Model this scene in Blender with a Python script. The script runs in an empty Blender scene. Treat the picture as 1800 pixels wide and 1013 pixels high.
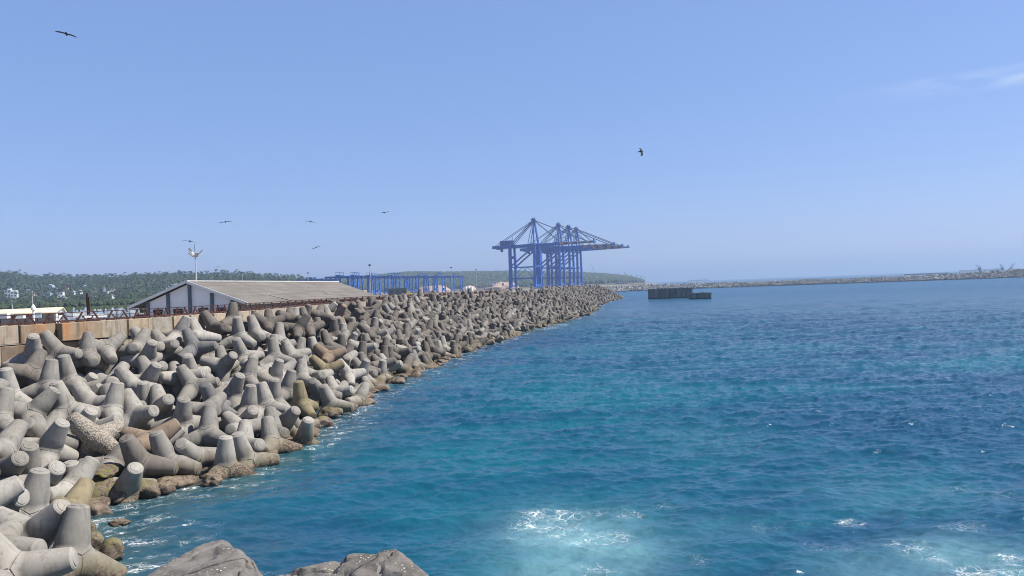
import bpy, bmesh, math, random
import numpy as np
from mathutils import Vector, Matrix, Quaternion

# ------------------------------------------------------------------ camera, sky, sun, exposure
SC = bpy.context.scene
COL = SC.collection
F = 1350.0                       # focal length in pixels of an 1800 px wide picture
TH = math.radians(2.1)           # the phone was held 2.1 degrees off level
V0 = 2.2
CAMZ = 8.0
cam = bpy.data.cameras.new('camera')
cam.sensor_width = 36.0
cam.lens = 36.0 * F / 1800.0
cam.clip_start = 0.1
cam.clip_end = 40000.0
camo = bpy.data.objects.new('camera', cam)
COL.objects.link(camo)
_right = Vector((math.cos(TH), 0, -math.sin(TH)))
_up = Vector((math.sin(TH), 0, math.cos(TH)))
_back = _right.cross(_up)
_m = Matrix((_right, _up, _back)).transposed().to_4x4()
_m = _m @ Matrix.Rotation(-math.atan(V0 / F), 4, 'X')
_m.translation = Vector((0, 0, CAMZ))
camo.matrix_world = _m
SC.camera = camo

SKY_DUST, SKY_OZONE, SKY_STRENGTH, SUN_STRENGTH = 0.3, 4.0, 0.068, 5.0
SKY_ZENITH = (0.30, 0.30, 0.40)
SKY_TINT, SKY_BASE = (0.72, 0.62, 0.74), (1.25, 2.32, 4.4)
SUN_AZ = math.radians(91.0)      # clockwise from straight ahead: to the right and a little ahead
SUN_EL = math.radians(52.0)
world = bpy.data.worlds.new('World')
SC.world = world
world.use_nodes = True
SC.view_settings.view_transform = 'Standard'
SC.view_settings.look = 'None'
SC.view_settings.exposure = 0.57
SC.view_settings.gamma = 1.0
SC.cycles.use_denoising = True
SC.cycles.filter_width = 1.0
SC.cycles.sample_clamp_direct = 3.0
SC.cycles.max_bounces = 6
SC.cycles.volume_bounces = 0
SC.cycles.caustics_reflective = False
SC.cycles.caustics_refractive = False


class NT:
    """small helper to write node trees"""
    def __init__(s, tree):
        s.t = tree
        tree.nodes.clear()

    def n(s, typ, ins=None, **props):
        nd = s.t.nodes.new(typ)
        for k, v in props.items():
            setattr(nd, k, v)
        for k, v in (ins or {}).items():
            s.put(nd.inputs[k], v)
        return nd

    def put(s, sock, v):
        if isinstance(v, bpy.types.NodeSocket):
            s.t.links.new(v, sock)
        else:
            if isinstance(v, (tuple, list)) and len(v) == 3 and sock.type == 'RGBA':
                v = (*v, 1.0)
            sock.default_value = v

    def noise(s, vec, scale, detail=4.0, rough=0.55, dist=0.0, out='Fac'):
        return s.n('ShaderNodeTexNoise', {'Vector': vec, 'Scale': scale, 'Detail': detail, 'Roughness': rough, 'Distortion': dist}).outputs[out]

    def ramp(s, fac, stops):
        r = s.n('ShaderNodeValToRGB', {'Fac': fac})
        e = r.color_ramp.elements
        while len(e) < len(stops):
            e.new(0.5)
        for el, (p, c) in zip(e, stops):
            el.position = p
            el.color = (c, c, c, 1) if not isinstance(c, (tuple, list)) else (*c, 1)
        return r.outputs['Color']

    def mix(s, fac, a, b, blend='MIX'):
        m = s.n('ShaderNodeMix', None, data_type='RGBA', blend_type=blend)
        s.put(m.inputs[0], fac); s.put(m.inputs[6], a); s.put(m.inputs[7], b)
        return m.outputs[2]

    def math(s, op, a, b=0.0, clamp=False):
        m = s.n('ShaderNodeMath', None, operation=op, use_clamp=clamp)
        s.put(m.inputs[0], a); s.put(m.inputs[1], b)
        return m.outputs[0]

    def maprange(s, v, a, b, c=0.0, d=1.0):
        m = s.n('ShaderNodeMapRange', {'Value': v, 'From Min': a, 'From Max': b, 'To Min': c, 'To Max': d})
        return m.outputs[0]

    def mapping(s, vec, scale=(1, 1, 1), loc=(0, 0, 0), rot=(0, 0, 0)):
        return s.n('ShaderNodeMapping', {'Vector': vec, 'Scale': scale, 'Location': loc, 'Rotation': rot}).outputs[0]

    def bump(s, h, strength=0.3, dist=0.05, normal=None):
        b = s.n('ShaderNodeBump', {'Height': h, 'Strength': strength, 'Distance': dist})
        if normal is not None:
            s.put(b.inputs['Normal'], normal)
        return b.outputs[0]

    def surface(s, color, rough=0.8, normal=None, metallic=0.0, spec=0.4, **extra):
        p = s.n('ShaderNodeBsdfPrincipled', {'Base Color': color, 'Roughness': rough, 'Metallic': metallic, 'Specular IOR Level': spec})
        for k, v in extra.items():
            s.put(p.inputs[k.replace('_', ' ')], v)
        if normal is not None:
            s.put(p.inputs['Normal'], normal)
        o = s.n('ShaderNodeOutputMaterial')
        s.t.links.new(p.outputs[0], o.inputs[0])
        return p


# sky
_w = NT(world.node_tree)
_sky = _w.n('ShaderNodeTexSky', None, sky_type='NISHITA', sun_disc=False, sun_elevation=SUN_EL, sun_rotation=SUN_AZ,
            air_density=1.0, dust_density=SKY_DUST, ozone_density=SKY_OZONE, altitude=0.0)
_gen = _w.n('ShaderNodeTexCoord').outputs['Generated']
# the faint wisp of cirrus on the right: laid out by direction, at the sky's own distance
_sep = _w.n('ShaderNodeSeparateXYZ', {'Vector': _gen})
# the veil of sea haze that pales the lower sky
_veil = _w.mix(_w.maprange(_sep.outputs[2], 0.35, 0.8), SKY_BASE, (0.0, 0.0, 0.0))
_tint = _w.mix(1.0, _w.mix(1.0, _sky.outputs[0], _w.mix(_w.maprange(_sep.outputs[2], 0.40, 0.85), SKY_TINT, SKY_ZENITH), 'MULTIPLY'), _veil, 'ADD')
_az = _w.math('ARCTAN2', _sep.outputs[0], _sep.outputs[1])
_el = _w.math('ARCSINE', _sep.outputs[2])
_wv = _w.n('ShaderNodeCombineXYZ', {'X': _w.math('MULTIPLY', _az, 14.0), 'Y': _w.math('MULTIPLY', _el, 75.0), 'Z': 3.0}).outputs[0]
_wn = _w.noise(_wv, 1.0, 6.0, 0.6, 0.6)
_me = _w.math('SUBTRACT', 1.0, _w.math('MULTIPLY', _w.math('ABSOLUTE', _w.math('SUBTRACT', _el, 0.206)), 75.0), True)
_ma = _w.maprange(_az, 0.40, 0.56)
_wf = _w.math('MULTIPLY', _w.math('MULTIPLY', _w.maprange(_wn, 0.36, 0.72), _me), _w.math('MULTIPLY', _ma, 0.42), True)
_cl = _w.mix(_wf, _tint, (9.5, 10.0, 10.6))
_bg = _w.n('ShaderNodeBackground', {'Color': _cl, 'Strength': SKY_STRENGTH})
_wo = _w.n('ShaderNodeOutputWorld')
_w.t.links.new(_bg.outputs[0], _wo.inputs[0])

sun = bpy.data.lights.new('sun', 'SUN')
sun.energy = SUN_STRENGTH
sun.angle = math.radians(0.5)
sun.color = (1.0, 0.955, 0.88)
suno = bpy.data.objects.new('sun', sun)
COL.objects.link(suno)
_sd = Vector((math.sin(SUN_AZ) * math.cos(SUN_EL), math.cos(SUN_AZ) * math.cos(SUN_EL), math.sin(SUN_EL)))
suno.rotation_euler = (-_sd).to_track_quat('-Z', 'Y').to_euler()

# ------------------------------------------------------------------ helpers
RNG = np.random.default_rng(11)
random.seed(5)


def uv(px, py):
    dx, dy = px - 900.0, py - 506.5
    c, s = math.cos(TH), math.sin(TH)
    return dx * c - dy * s, dx * s + dy * c + V0


def P(px, py, d):
    """the point at depth d that the photograph shows at pixel (px, py)"""
    u, v = uv(px, py)
    return Vector((u * d / F, d, CAMZ - v * d / F))


def G(px, py, z=0.0):
    """the point at height z shown at pixel (px, py)"""
    u, v = uv(px, py)
    return P(px, py, (CAMZ - z) * F / v)


def newmat(name):
    m = bpy.data.materials.new(name)
    m.use_nodes = True
    return m, NT(m.node_tree)


class MB:
    """collects shapes for one mesh"""
    def __init__(s):
        s.v, s.f, s.mi = [], [], []
        s.cur = 0

    def add(s, vs, fs):
        b = len(s.v)
        s.v.extend([tuple(x) for x in vs])
        for f in fs:
            s.f.append([i + b for i in f]); s.mi.append(s.cur)

    def box(s, c, size, rz=0.0, taper=1.0, rot=None):
        x, y, z = [a / 2 for a in size]
        pts = [(-x, -y, -z), (x, -y, -z), (x, y, -z), (-x, y, -z), (-x * taper, -y * taper, z), (x * taper, -y * taper, z), (x * taper, y * taper, z), (-x * taper, y * taper, z)]
        m = rot if rot is not None else Matrix.Rotation(rz, 3, 'Z')
        c = Vector(c)
        s.add([c + m @ Vector(p) for p in pts], [(0, 3, 2, 1), (4, 5, 6, 7), (0, 1, 5, 4), (1, 2, 6, 5), (2, 3, 7, 6), (3, 0, 4, 7)])

    def beam(s, a, b, w, h=None, up=(0, 0, 1)):
        """square bar from a to b"""
        a, b = Vector(a), Vector(b)
        h = h or w
        d = (b - a)
        L = d.length
        if L < 1e-6:
            return
        d.normalize()
        up = Vector(up)
        if abs(d.dot(up)) > 0.98:
            up = Vector((0, 1, 0))
        x = d.cross(up).normalized(); z = x.cross(d).normalized()
        m = Matrix((x, d, z)).transposed()
        s.box((a + b) / 2, (w, L, h), rot=m)

    def tube(s, a, b, r0, r1=None, seg=8, caps=True):
        a, b = Vector(a), Vector(b)
        r1 = r0 if r1 is None else r1
        d = (b - a).normalized()
        up = Vector((0, 0, 1)) if abs(d.z) < 0.95 else Vector((1, 0, 0))
        x = d.cross(up).normalized(); y = d.cross(x).normalized()
        vs = []
        for p, r in ((a, r0), (b, r1)):
            for k in range(seg):
                t = 2 * math.pi * k / seg
                vs.append(p + x * (r * math.cos(t)) + y * (r * math.sin(t)))
        fs = [(k, seg + k, seg + (k + 1) % seg, (k + 1) % seg) for k in range(seg)]
        if caps:
            fs += [tuple(range(seg)), tuple(range(2 * seg - 1, seg - 1, -1))]
        s.add(vs, fs)

    def lathe(s, c, prof, seg=16):
        c = Vector(c)
        vs = []
        for (r, z) in prof:
            for k in range(seg):
                t = 2 * math.pi * k / seg
                vs.append(c + Vector((r * math.cos(t), r * math.sin(t), z)))
        fs = []
        for i in range(len(prof) - 1):
            for k in range(seg):
                fs.append((i * seg + k, i * seg + (k + 1) % seg, (i + 1) * seg + (k + 1) % seg, (i + 1) * seg + k))
        fs.append(tuple(range(seg - 1, -1, -1)))
        fs.append(tuple((len(prof) - 1) * seg + k for k in range(seg)))
        s.add(vs, fs)

    def prism(s, poly, vec):
        """flat polygon pushed along vec"""
        n = len(poly)
        vec = Vector(vec)
        vs = [Vector(p) for p in poly] + [Vector(p) + vec for p in poly]
        fs = [tuple(range(n - 1, -1, -1)), tuple(range(n, 2 * n))] + [(i, (i + 1) % n, n + (i + 1) % n, n + i) for i in range(n)]
        s.add(vs, fs)

    def build(s, name, mats, parent=None, smooth=False, loc=None, recalc=True):
        me = bpy.data.meshes.new(name)
        me.from_pydata(s.v, [], s.f)
        if not isinstance(mats, (list, tuple)):
            mats = [mats]
        for m in mats:
            me.materials.append(m)
        if any(s.mi):
            me.polygons.foreach_set('material_index', s.mi)
        if recalc:
            bm = bmesh.new(); bm.from_mesh(me)
            bmesh.ops.recalc_face_normals(bm, faces=bm.faces)
            bm.to_mesh(me); bm.free()
        if smooth:
            me.polygons.foreach_set('use_smooth', [True] * len(me.polygons))
            me.set_sharp_from_angle(angle=math.radians(40))
        o = bpy.data.objects.new(name, me)
        COL.objects.link(o)
        if parent is not None:
            o.parent = parent
        if loc is not None:
            o.location = loc
        return o


def npmesh(name, V, Fc, mats, smooth=False, parent=None):
    """mesh from numpy arrays; Fc is an (n, 3 or 4) index array"""
    me = bpy.data.meshes.new(name)
    V = np.asarray(V, np.float32); Fc = np.asarray(Fc, np.int32)
    k = Fc.shape[1]
    me.vertices.add(len(V)); me.vertices.foreach_set('co', V.ravel())
    me.loops.add(Fc.size); me.loops.foreach_set('vertex_index', Fc.ravel())
    me.polygons.add(len(Fc)); me.polygons.foreach_set('loop_start', np.arange(0, Fc.size, k, dtype=np.int32))
    me.polygons.foreach_set('loop_total', np.full(len(Fc), k, np.int32))
    if smooth:
        me.polygons.foreach_set('use_smooth', np.ones(len(Fc), bool))
    me.update(calc_edges=True)
    for m in (mats if isinstance(mats, (list, tuple)) else [mats]):
        me.materials.append(m)
    o = bpy.data.objects.new(name, me)
    COL.objects.link(o)
    if parent is not None:
        o.parent = parent
    return o


def tag(o, label=None, cat=None, group=None, kind=None):
    if label: o['label'] = label
    if cat: o['category'] = cat
    if group: o['group'] = group
    if kind: o['kind'] = kind
    return o


def thing(name, loc, label, cat, rz=0.0, group=None):
    o = bpy.data.objects.new(name, None)
    o.empty_display_size = 0.2
    COL.objects.link(o)
    o.location = loc
    o.rotation_euler = (0, 0, rz)
    return tag(o, label, cat, group)


def copy_tree(o, parent=None):
    c = o.copy()
    COL.objects.link(c)
    c.parent = parent
    for ch in list(o.children):
        copy_tree(ch, c)
    return c


# ------------------------------------------------------------------ materials
def plain(name, col, rough=0.7, var=0.12, scale=1.5, metallic=0.0, bump=0.0):
    m, t = newmat(name)
    co = t.n('ShaderNodeTexCoord').outputs['Object']
    n = t.noise(co, scale, 5.0, 0.6)
    c = t.mix(t.maprange(n, 0.3, 0.7), tuple(x * (1 - var) for x in col), tuple(min(1, x * (1 + var)) for x in col))
    t.surface(c, rough, t.bump(n, bump, 0.03) if bump else None, metallic)
    return m


def concrete(name, tones, island=False, barnacle=0.0):
    """weathered cast concrete: each piece has a tone of its own; weed and wet dark below the tide line"""
    m, t = newmat(name)
    obj = t.n('ShaderNodeTexCoord').outputs['Object']
    geo = t.n('ShaderNodeNewGeometry')
    pos = geo.outputs['Position']
    if island:
        r = geo.outputs['Random Per Island']
        vec = pos
    else:
        r = t.n('ShaderNodeObjectInfo').outputs['Random']
        vec = t.n('ShaderNodeVectorMath', {0: obj, 1: t.n('ShaderNodeCombineXYZ', {'X': t.math('MULTIPLY', r, 40.0), 'Y': t.math('MULTIPLY', r, 17.0)}).outputs[0]}, operation='ADD').outputs[0]
    base = t.ramp(r, tones)
    n1 = t.noise(vec, 1.1, 5.0, 0.6)
    n2 = t.noise(vec, 7.0, 6.0, 0.65)
    c = t.mix(t.maprange(n1, 0.38, 0.64, 0.0, 0.6), base, t.mix(1.0, base, (0.66, 0.64, 0.61), 'MULTIPLY'))
    c = t.mix(t.maprange(n2, 0.5, 0.75, 0.0, 0.5), c, t.mix(1.0, base, (1.28, 1.25, 1.2), 'MULTIPLY'))
    # run-off streaks down the faces
    st = t.noise(t.mapping(pos, (5.0, 5.0, 0.55)), 1.0, 4.0, 0.6)
    c = t.mix(t.maprange(st, 0.52, 0.68, 0.0, 0.6), c, t.mix(1.0, base, (0.45, 0.43, 0.41), 'MULTIPLY'))
    # tide line
    z = t.n('ShaderNodeSeparateXYZ', {'Vector': pos}).outputs[2]
    zz = t.math('ADD', z, t.math('MULTIPLY', t.math('SUBTRACT', t.noise(pos, 0.9, 4.0, 0.6), 0.5), 1.5))
    nw = t.noise(pos, 3.2, 5.0, 0.65)
    weed = t.mix(t.maprange(nw, 0.4, 0.62), (0.185, 0.145, 0.085), (0.105, 0.095, 0.045))
    c = t.mix(t.maprange(zz, 1.05, 0.5, 0.0, 0.65), c, weed)
    crust = t.mix(t.maprange(t.noise(pos, 11.0, 4.0, 0.7), 0.45, 0.6), (0.075, 0.054, 0.038), (0.24, 0.19, 0.135))
    c = t.mix(t.maprange(zz, 0.5, 0.2), c, crust)
    c = t.mix(t.maprange(zz, 0.12, -0.1, 0.0, 0.8), c, (0.03, 0.025, 0.018))
    hgt = t.math('ADD', t.math('MULTIPLY', n2, 0.35), n1)
    b = t.bump(hgt, 0.35, 0.05)
    rough = 0.88
    if barnacle:
        vo = t.n('ShaderNodeTexVoronoi', {'Vector': vec, 'Scale': 12.0}).outputs['Distance']
        c = t.mix(t.maprange(vo, 0.42, 0.66, 0.0, barnacle), t.mix(0.5, c, (0.40, 0.355, 0.295)), (0.17, 0.145, 0.12))
        b = t.bump(t.math('SUBTRACT', 1.0, vo), 0.8, 0.04, b)
    t.surface(c, rough, b, spec=0.3)
    return m


def land_mat(name, a, b, scale=0.05):
    m, t = newmat(name)
    pos = t.n('ShaderNodeNewGeometry').outputs['Position']
    n = t.noise(pos, scale, 6.0, 0.6)
    n2 = t.noise(pos, scale * 14, 4.0, 0.6)
    c = t.mix(t.maprange(n, 0.35, 0.65), a, b)
    c = t.mix(t.maprange(n2, 0.4, 0.8, 0.0, 0.5), c, tuple(x * 0.6 for x in a))
    t.surface(c, 0.95, t.bump(n2, 0.5, 0.1))
    return m

# where each armour tetrapod lies: x, y, z in centimetres, then its turn as a quaternion
TETRA_NEAR = [
    -1284, 2180, 70, 714, -99, -15, -693,
    -1297, 1940, 117, 706, -402, 507, -288,
    -1583, 3087, 35, -214, -595, 166, 756,
    -1426, 2240, 112, 102, 403, -36, 909,
    -1900, 3460, 183, 872, 304, -147, -354,
    -1614, 3278, 98, 968, 237, -79, -4,
    -1985, 3240, 179, -29, 291, -91, 952,
    -1321, 3459, 24, 570, -8, 59, -820,
    -1608, 2519, 109, -478, 113, -52, 870,
    -1545, 3381, 82, 979, 155, -73, -115,
    -1537, 3820, 115, 941, -150, -74, -294,
    -1929, 3899, 213, 925, -61, -274, -256,
    -1710, 2907, 75, 221, 130, 327, 910,
    -1284, 3619, 19, 696, 151, 42, -701,
    -2295, 3640, 276, 865, -235, 269, -352,
    -1415, 2040, 141, -205, 622, -278, 703,
    -2669, 4220, 417, 555, -247, -214, -765,
    -1255, 3919, 33, 692, -33, -200, -693,
    -1752, 3305, 81, -138, -132, -949, -253,
    -1912, 4560, 269, 674, 276, 569, 382,
    -2205, 3759, 274, 987, 122, -82, 70,
    -2578, 4638, 470, 909, -85, -51, -404,
    -1481, 3502, 71, 887, 445, -64, 109,
    -2015, 2980, 222, 32, 76, 391, 917,
    -1700, 3900, 163, 816, 220, 7, 535,
    -1219, 5060, 62, 975, 162, -119, -95,
    -2087, 3356, 211, -387, 759, -232, 470,
    -2457, 4040, 355, 930, -78, 8, -360,
    -2155, 5180, 458, 967, -104, -232, -9,
    -1698, 3539, 139, 790, -312, -495, 181,
    -1929, 5080, 341, -69, 356, -313, 878,
    -2035, 3861, 242, 892, -103, 49, -438,
    -2536, 4763, 495, 526, 352, 748, -202,
    -1887, 4081, 221, 371, 494, -215, 757,
    -2033, 4640, 315, -486, -22, 475, 733,
    -2717, 4579, 502, 956, 182, -170, -156,
    -1666, 2315, 183, -139, 697, -241, -661,
    -1339, 4780, 113, 904, 64, 5, -422,
    -1925, 2869, 171, 611, 501, 118, 602,
    -2319, 3440, 279, 283, 776, -125, 550,
    -1580, 2681, 52, -234, 41, -500, 833,
    -2444, 4200, 368, 971, 93, 3, -222,
    -1143, 4100, 11, 477, -39, 256, -840,
    -2183, 3957, 261, -949, -44, 295, 99,
    -2405, 4889, 488, 625, -226, -720, 201,
    -1684, 4560, 214, 732, 183, -651, -89,
    -2046, 5720, 503, 973, 98, 25, -208,
    -2306, 4819, 424, 458, -405, -579, 539,
    -2792, 4460, 494, -315, 73, -275, 905,
    -1459, 4501, 144, 976, -11, -119, -182,
    -1434, 3994, 100, 183, 497, 370, 763,
    -1659, 4108, 187, 116, -232, -440, -860,
    -2295, 5060, 476, 877, 40, -321, -354,
    -1881, 2931, 137, 857, 67, 230, -457,
    -1333, 3741, 59, 884, -288, -189, -316,
    -2206, 5680, 571, 879, 110, -262, -382,
    -1523, 4359, 150, 665, -34, 95, -740,
    -2132, 4300, 303, 575, 28, 693, -434,
    -2219, 5400, 530, 903, -247, -153, 315,
    -1784, 2852, 119, -256, 325, -333, 847,
    -2307, 5280, 541, 695, -186, 130, -682,
    -1508, 6220, 280, 69, 519, 233, 819,
    -2504, 3800, 341, 989, 93, 16, -117,
    -1305, 4260, 75, 584, -144, 404, -689,
    -1488, 4980, 166, 586, -115, 79, -798,
    -1748, 5600, 338, 995, -63, -65, -45,
    -1724, 4956, 256, 907, -173, 9, -383,
    -1336, 6149, 133, 732, -522, 396, -189,
    -1671, 4260, 186, 946, 177, -60, -264,
    -1445, 5840, 209, 932, 44, -343, 113,
    -1998, 6240, 556, 676, 312, -274, -609,
    -1827, 6500, 502, 802, -51, -592, 51,
    -2156, 4480, 306, 9, 71, -910, 408,
    -1341, 5240, 120, 913, 401, -42, -59,
    -1936, 5473, 368, 170, -44, -202, 963,
    -1985, 5920, 506, 865, 34, -138, -481,
    -1129, 5480, 14, 570, -274, -58, -773,
    -1294, 4085, 59, 869, -145, -214, -422,
    -1457, 4121, 115, -129, 236, -380, 885,
    -1695, 5080, 271, 831, 343, -154, -411,
    -2010, 4161, 211, 978, 100, 12, 183,
    -1493, 5380, 198, 896, -141, -104, -409,
    -2024, 3525, 190, -426, -328, -53, -841,
    -1476, 4688, 148, -660, -133, 55, -737,
    -1282, 5436, 83, 135, -549, -788, -245,
    -2173, 5940, 608, 628, -77, -85, -770,
    -1715, 2480, 165, -124, 567, -309, 754,
    -2194, 4617, 343, -501, -746, 432, 81,
    -1779, 3060, 22, -34, 33, -95, 994,
    -1180, 6766, 50, -719, 15, -102, 687,
    -1769, 6635, 493, 57, -786, 481, 384,
    -2013, 3664, 178, 367, 281, -239, -854,
    -1654, 5720, 315, 931, 2, -218, -293,
    -2260, 4300, 329, 560, 502, -531, -390,
    -1618, 5143, 228, 704, -81, 164, -687,
    -2007, 4760, 321, 883, 204, 129, -402,
    -1440, 5548, 190, 44, -869, -479, 114,
    -1054, 7400, 38, -439, 543, 715, -30,
    -1893, 7480, 583, 895, -447, -13, -2,
    -1161, 6166, -12, -564, 359, -507, 543,
    -1212, 6913, 132, 385, 89, -647, 652,
    -2397, 4992, 489, 943, 83, -230, -226,
    -1954, 6700, 585, 887, -456, -64, 39,
    -1612, 6668, 342, -401, 190, 895, -46,
    -995, 7668, 54, 237, -98, 91, 962,
    -1264, 6316, 110, 964, 141, 173, 145,
    -1657, 7075, 422, 993, 106, 45, 28,
    -1877, 6145, 435, -744, 115, 145, 642,
    -1472, 7785, 373, -3, -295, -236, 926,
    -2085, 4022, 229, 969, 8, -234, -81,
    -1274, 6449, 113, -171, -257, 50, 950,
    -1648, 5361, 236, 603, 384, -354, -603,
    -1998, 5268, 322, 242, -175, 117, 947,
    -1159, 7654, 163, -227, -201, 913, -274,
    -1404, 7018, 272, -375, -431, -140, 808,
    -1428, 6446, 217, -101, -60, -993, -23,
    -1206, 8158, 244, 808, -120, -208, -538,
    -928, 8583, 136, 874, -180, -70, 446,
    -961, 8476, 77, -349, -31, 150, 924,
    -1724, 6121, 311, 722, -37, 167, 671,
    -1763, 3731, 81, -615, 601, 501, -95,
    -1286, 4426, 23, 272, 315, 601, 682,
    -2516, 4683, 302, 789, 574, 103, 193,
    -1810, 7920, 563, 617, -585, 230, 474,
    -2039, 6429, 548, -723, -671, 50, 159,
    -1723, 5961, 323, -451, -4, 852, 264,
    -1640, 6301, 298, 976, -22, -63, 209,
    -1308, 6615, 135, 990, 36, -59, 123,
    -1836, 5964, 377, 78, 589, -677, 434,
    -895, 7853, 0, -825, -100, 127, 541,
    -1185, 7103, 95, 244, 608, 68, 752,
    -1712, 8200, 512, -224, -653, -22, 723,
    -2286, 4060, 241, 178, 454, 855, 179,
    -2560, 4494, 261, -437, -621, -9, 651,
    -1358, 6777, 216, -221, 602, 460, -614,
    -831, 9059, 101, 440, 43, 841, 311,
    -869, 8895, 55, 998, -58, -33, 1,
    -1538, 6824, 281, 471, 36, 1, 881,
    -572, 9643, 3, 888, -229, 372, 145,
    -1261, 7519, 198, -591, 79, 53, 801,
    -1835, 4729, 221, -342, 820, 423, -178,
    -1376, 7240, 256, -144, -81, 68, 984,
    -1574, 6939, 341, 497, -319, -160, -792,
    -1236, 7234, 138, -337, 62, 27, 939,
    -484, 10326, 28, 214, -686, 678, 154,
    -1406, 7545, 303, 256, 701, -664, -40,
    -1452, 7950, 339, -457, 321, 131, -819,
    -1071, 7828, 164, -725, 641, 84, 238,
    -702, 9041, -18, -991, 121, 5, 62,
    -1916, 7085, 533, 222, -133, 64, 964,
    -1458, 6594, 226, -184, 212, 71, 957,
    -1824, 7613, 543, -412, 123, -801, -417,
    -1573, 9757, 501, -653, -224, 11, 723,
    -1217, 7419, 125, -874, -9, -69, 481,
    -1179, 8397, 241, -710, 95, 85, 692,
    -1694, 9233, 566, 780, -193, 430, 411,
    -2445, 3523, 329, -124, 812, 526, 221,
    -1957, 8044, 589, 787, -372, -487, -74,
    -1634, 6487, 315, -806, 575, 124, -61,
    -1747, 6779, 399, 323, -776, -249, -481,
    -1646, 9421, 537, 910, 86, -74, -399,
    -1117, 8337, 163, 388, 110, -42, 914,
    -1521, 7044, 300, 394, 732, 526, -178,
    -1821, 5756, 359, -968, 148, -77, -190,
    -1854, 8685, 577, -2, -113, -661, -742,
    -1817, 5264, 288, 262, -835, 401, -270,
    -713, 9541, 55, 568, 431, 525, -464,
    -1524, 9959, 527, -281, -724, 613, 144,
    -2457, 4977, 306, -881, 290, -37, -373,
    -1736, 8760, 547, 891, -65, -146, -425,
    -1618, 7342, 394, 532, -359, -177, -746,
    -1286, 5560, 68, -604, 332, -437, -578,
    -1502, 8228, 375, -806, 57, -87, 583,
    -1604, 7190, 366, -384, 39, 13, 922,
    -891, 10432, 249, 66, -691, 699, 169,
    -1487, 9521, 427, -187, 805, 61, -559,
    -1358, 7101, 203, -934, 38, -119, 334,
    -277, 11069, 4, -335, 335, -369, 799,
    -1478, 12266, 662, 55, 26, 40, 997,
    -1552, 8704, 447, -360, 63, 149, 919,
    -1641, 8348, 461, 106, 38, 515, -850,
    -1075, 9760, 283, -70, 591, 369, -713,
    -933, 10110, 230, -944, -161, 58, 283,
    -2552, 4798, 276, 641, 294, -606, 367,
    -889, 11129, 313, -379, 324, -117, 859,
    -893, 8059, -1, -244, -156, -96, 952,
    -1971, 7219, 564, -194, -886, 224, -355,
    -749, 9668, 79, -965, 72, -111, 227,
    -457, 10858, 65, 546, 725, -10, 420,
    -2056, 3048, 117, 728, 578, 151, -336,
    -1910, 8569, 615, -836, -407, -20, 368,
    -1737, 9420, 577, 871, -20, -7, -491,
    -1172, 1656, 109, -313, -498, 807, 45,
    -1387, 8141, 324, 358, 21, -801, -479,
    -1152, 7290, -44, -489, 425, -406, -645,
    -910, 8734, 90, -327, -182, -701, -607,
    -925, 9812, 214, -99, -289, -19, 952,
    -2474, 4078, 225, -67, 384, -921, 16,
    -1128, 11458, 454, -161, 868, -46, -468,
    -1719, 7662, 436, -643, -211, -196, 710,
    -408, 10723, -23, -308, -922, 230, -48,
    -227, 13173, 188, -988, -83, 129, -5,
    -642, 10000, 53, -958, -143, -105, 227,
    -1326, 8834, 342, -510, 243, 439, 699,
    -1651, 10940, 598, 447, -882, 42, 142,
    -747, 10427, 181, -852, -113, 389, -333,
    -1286, 12312, 583, -622, -9, -62, 780,
    -1108, 8990, 239, -512, -226, -71, 826,
    445, 14518, 28, 396, -828, 386, 95,
    -1985, 6939, 535, 624, 78, -753, 194,
    -1255, 9226, 320, 378, 280, 676, 567,
    -445, 11723, 133, -967, 11, 166, 194,
    -749, 9235, 32, -533, 474, -693, 104,
    -1364, 10306, 445, 288, 403, 458, -738,
    -1199, 10742, 374, 176, -334, -8, -926,
    -1575, 11320, 611, 702, 339, 620, 90,
    -1112, 9186, 230, 823, -423, 279, -255,
    -1595, 8147, 412, -587, -348, -698, 218,
    -1369, 11081, 515, -879, -185, 392, -197,
    -908, 9677, 151, -70, -173, 955, -229,
    -1299, 7977, 245, -53, 836, 301, -456,
    -5, 12744, 13, 314, 436, -707, 460,
    -1849, 10086, 606, -492, 389, -590, -509,
    -1326, 9664, 386, -307, -210, -65, 926,
    -571, 10109, 1, 163, -207, 797, 543,
    -1298, 8399, 292, -163, -159, 114, 967,
    -919, 9486, 131, 545, -5, -61, 836,
    -1279, 10182, 364, -937, -112, 84, 321,
    -1605, 11095, 593, -760, -108, 19, 641,
    -1645, 10453, 579, 510, -24, -858, 58,
    -1223, 8883, 252, -176, -82, 829, -524,
    -1641, 7802, 401, 960, 88, 21, 264,
    -1483, 8600, 373, -992, -67, 55, 90,
    -1205, 8735, 282, -871, 87, 133, 465,
    -773, 9803, 120, -148, -172, 335, 914,
    -2224, 5618, 375, 138, -140, 27, -980,
    -1296, 9364, 329, 828, 159, -439, 310,
    228, 13960, 62, 365, -568, 348, -651,
    -353, 11827, 124, -941, -182, -173, -228,
    -1775, 6978, 434, -209, -19, 88, 974,
    -1520, 10764, 504, 10, 783, 207, -587,
    -683, 10562, 169, 268, -156, -80, 947,
    -656, 11430, 184, -610, -534, -568, -144,
    735, 15473, -1, 529, 5, 4, 848,
    98, 13287, 35, -240, 300, -922, -55,
    -2688, 4569, 254, 753, 194, 321, 541,
    -320, 11632, 52, -757, 537, -184, 323,
    -1132, 8557, 222, 148, -125, -977, 91,
    -121, 11947, -19, -601, 148, 254, 743,
    -2006, 5774, 300, 616, 433, -479, -451,
    -1453, 9133, 366, -904, -89, -8, 418,
    -474, 12013, 190, 456, 794, 189, 356,
    -2200, 4625, 155, 373, 206, -687, -588,
    -1123, 9504, 248, 945, -58, -18, 322,
    -1246, 9817, 346, 587, -298, 429, -618,
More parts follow.
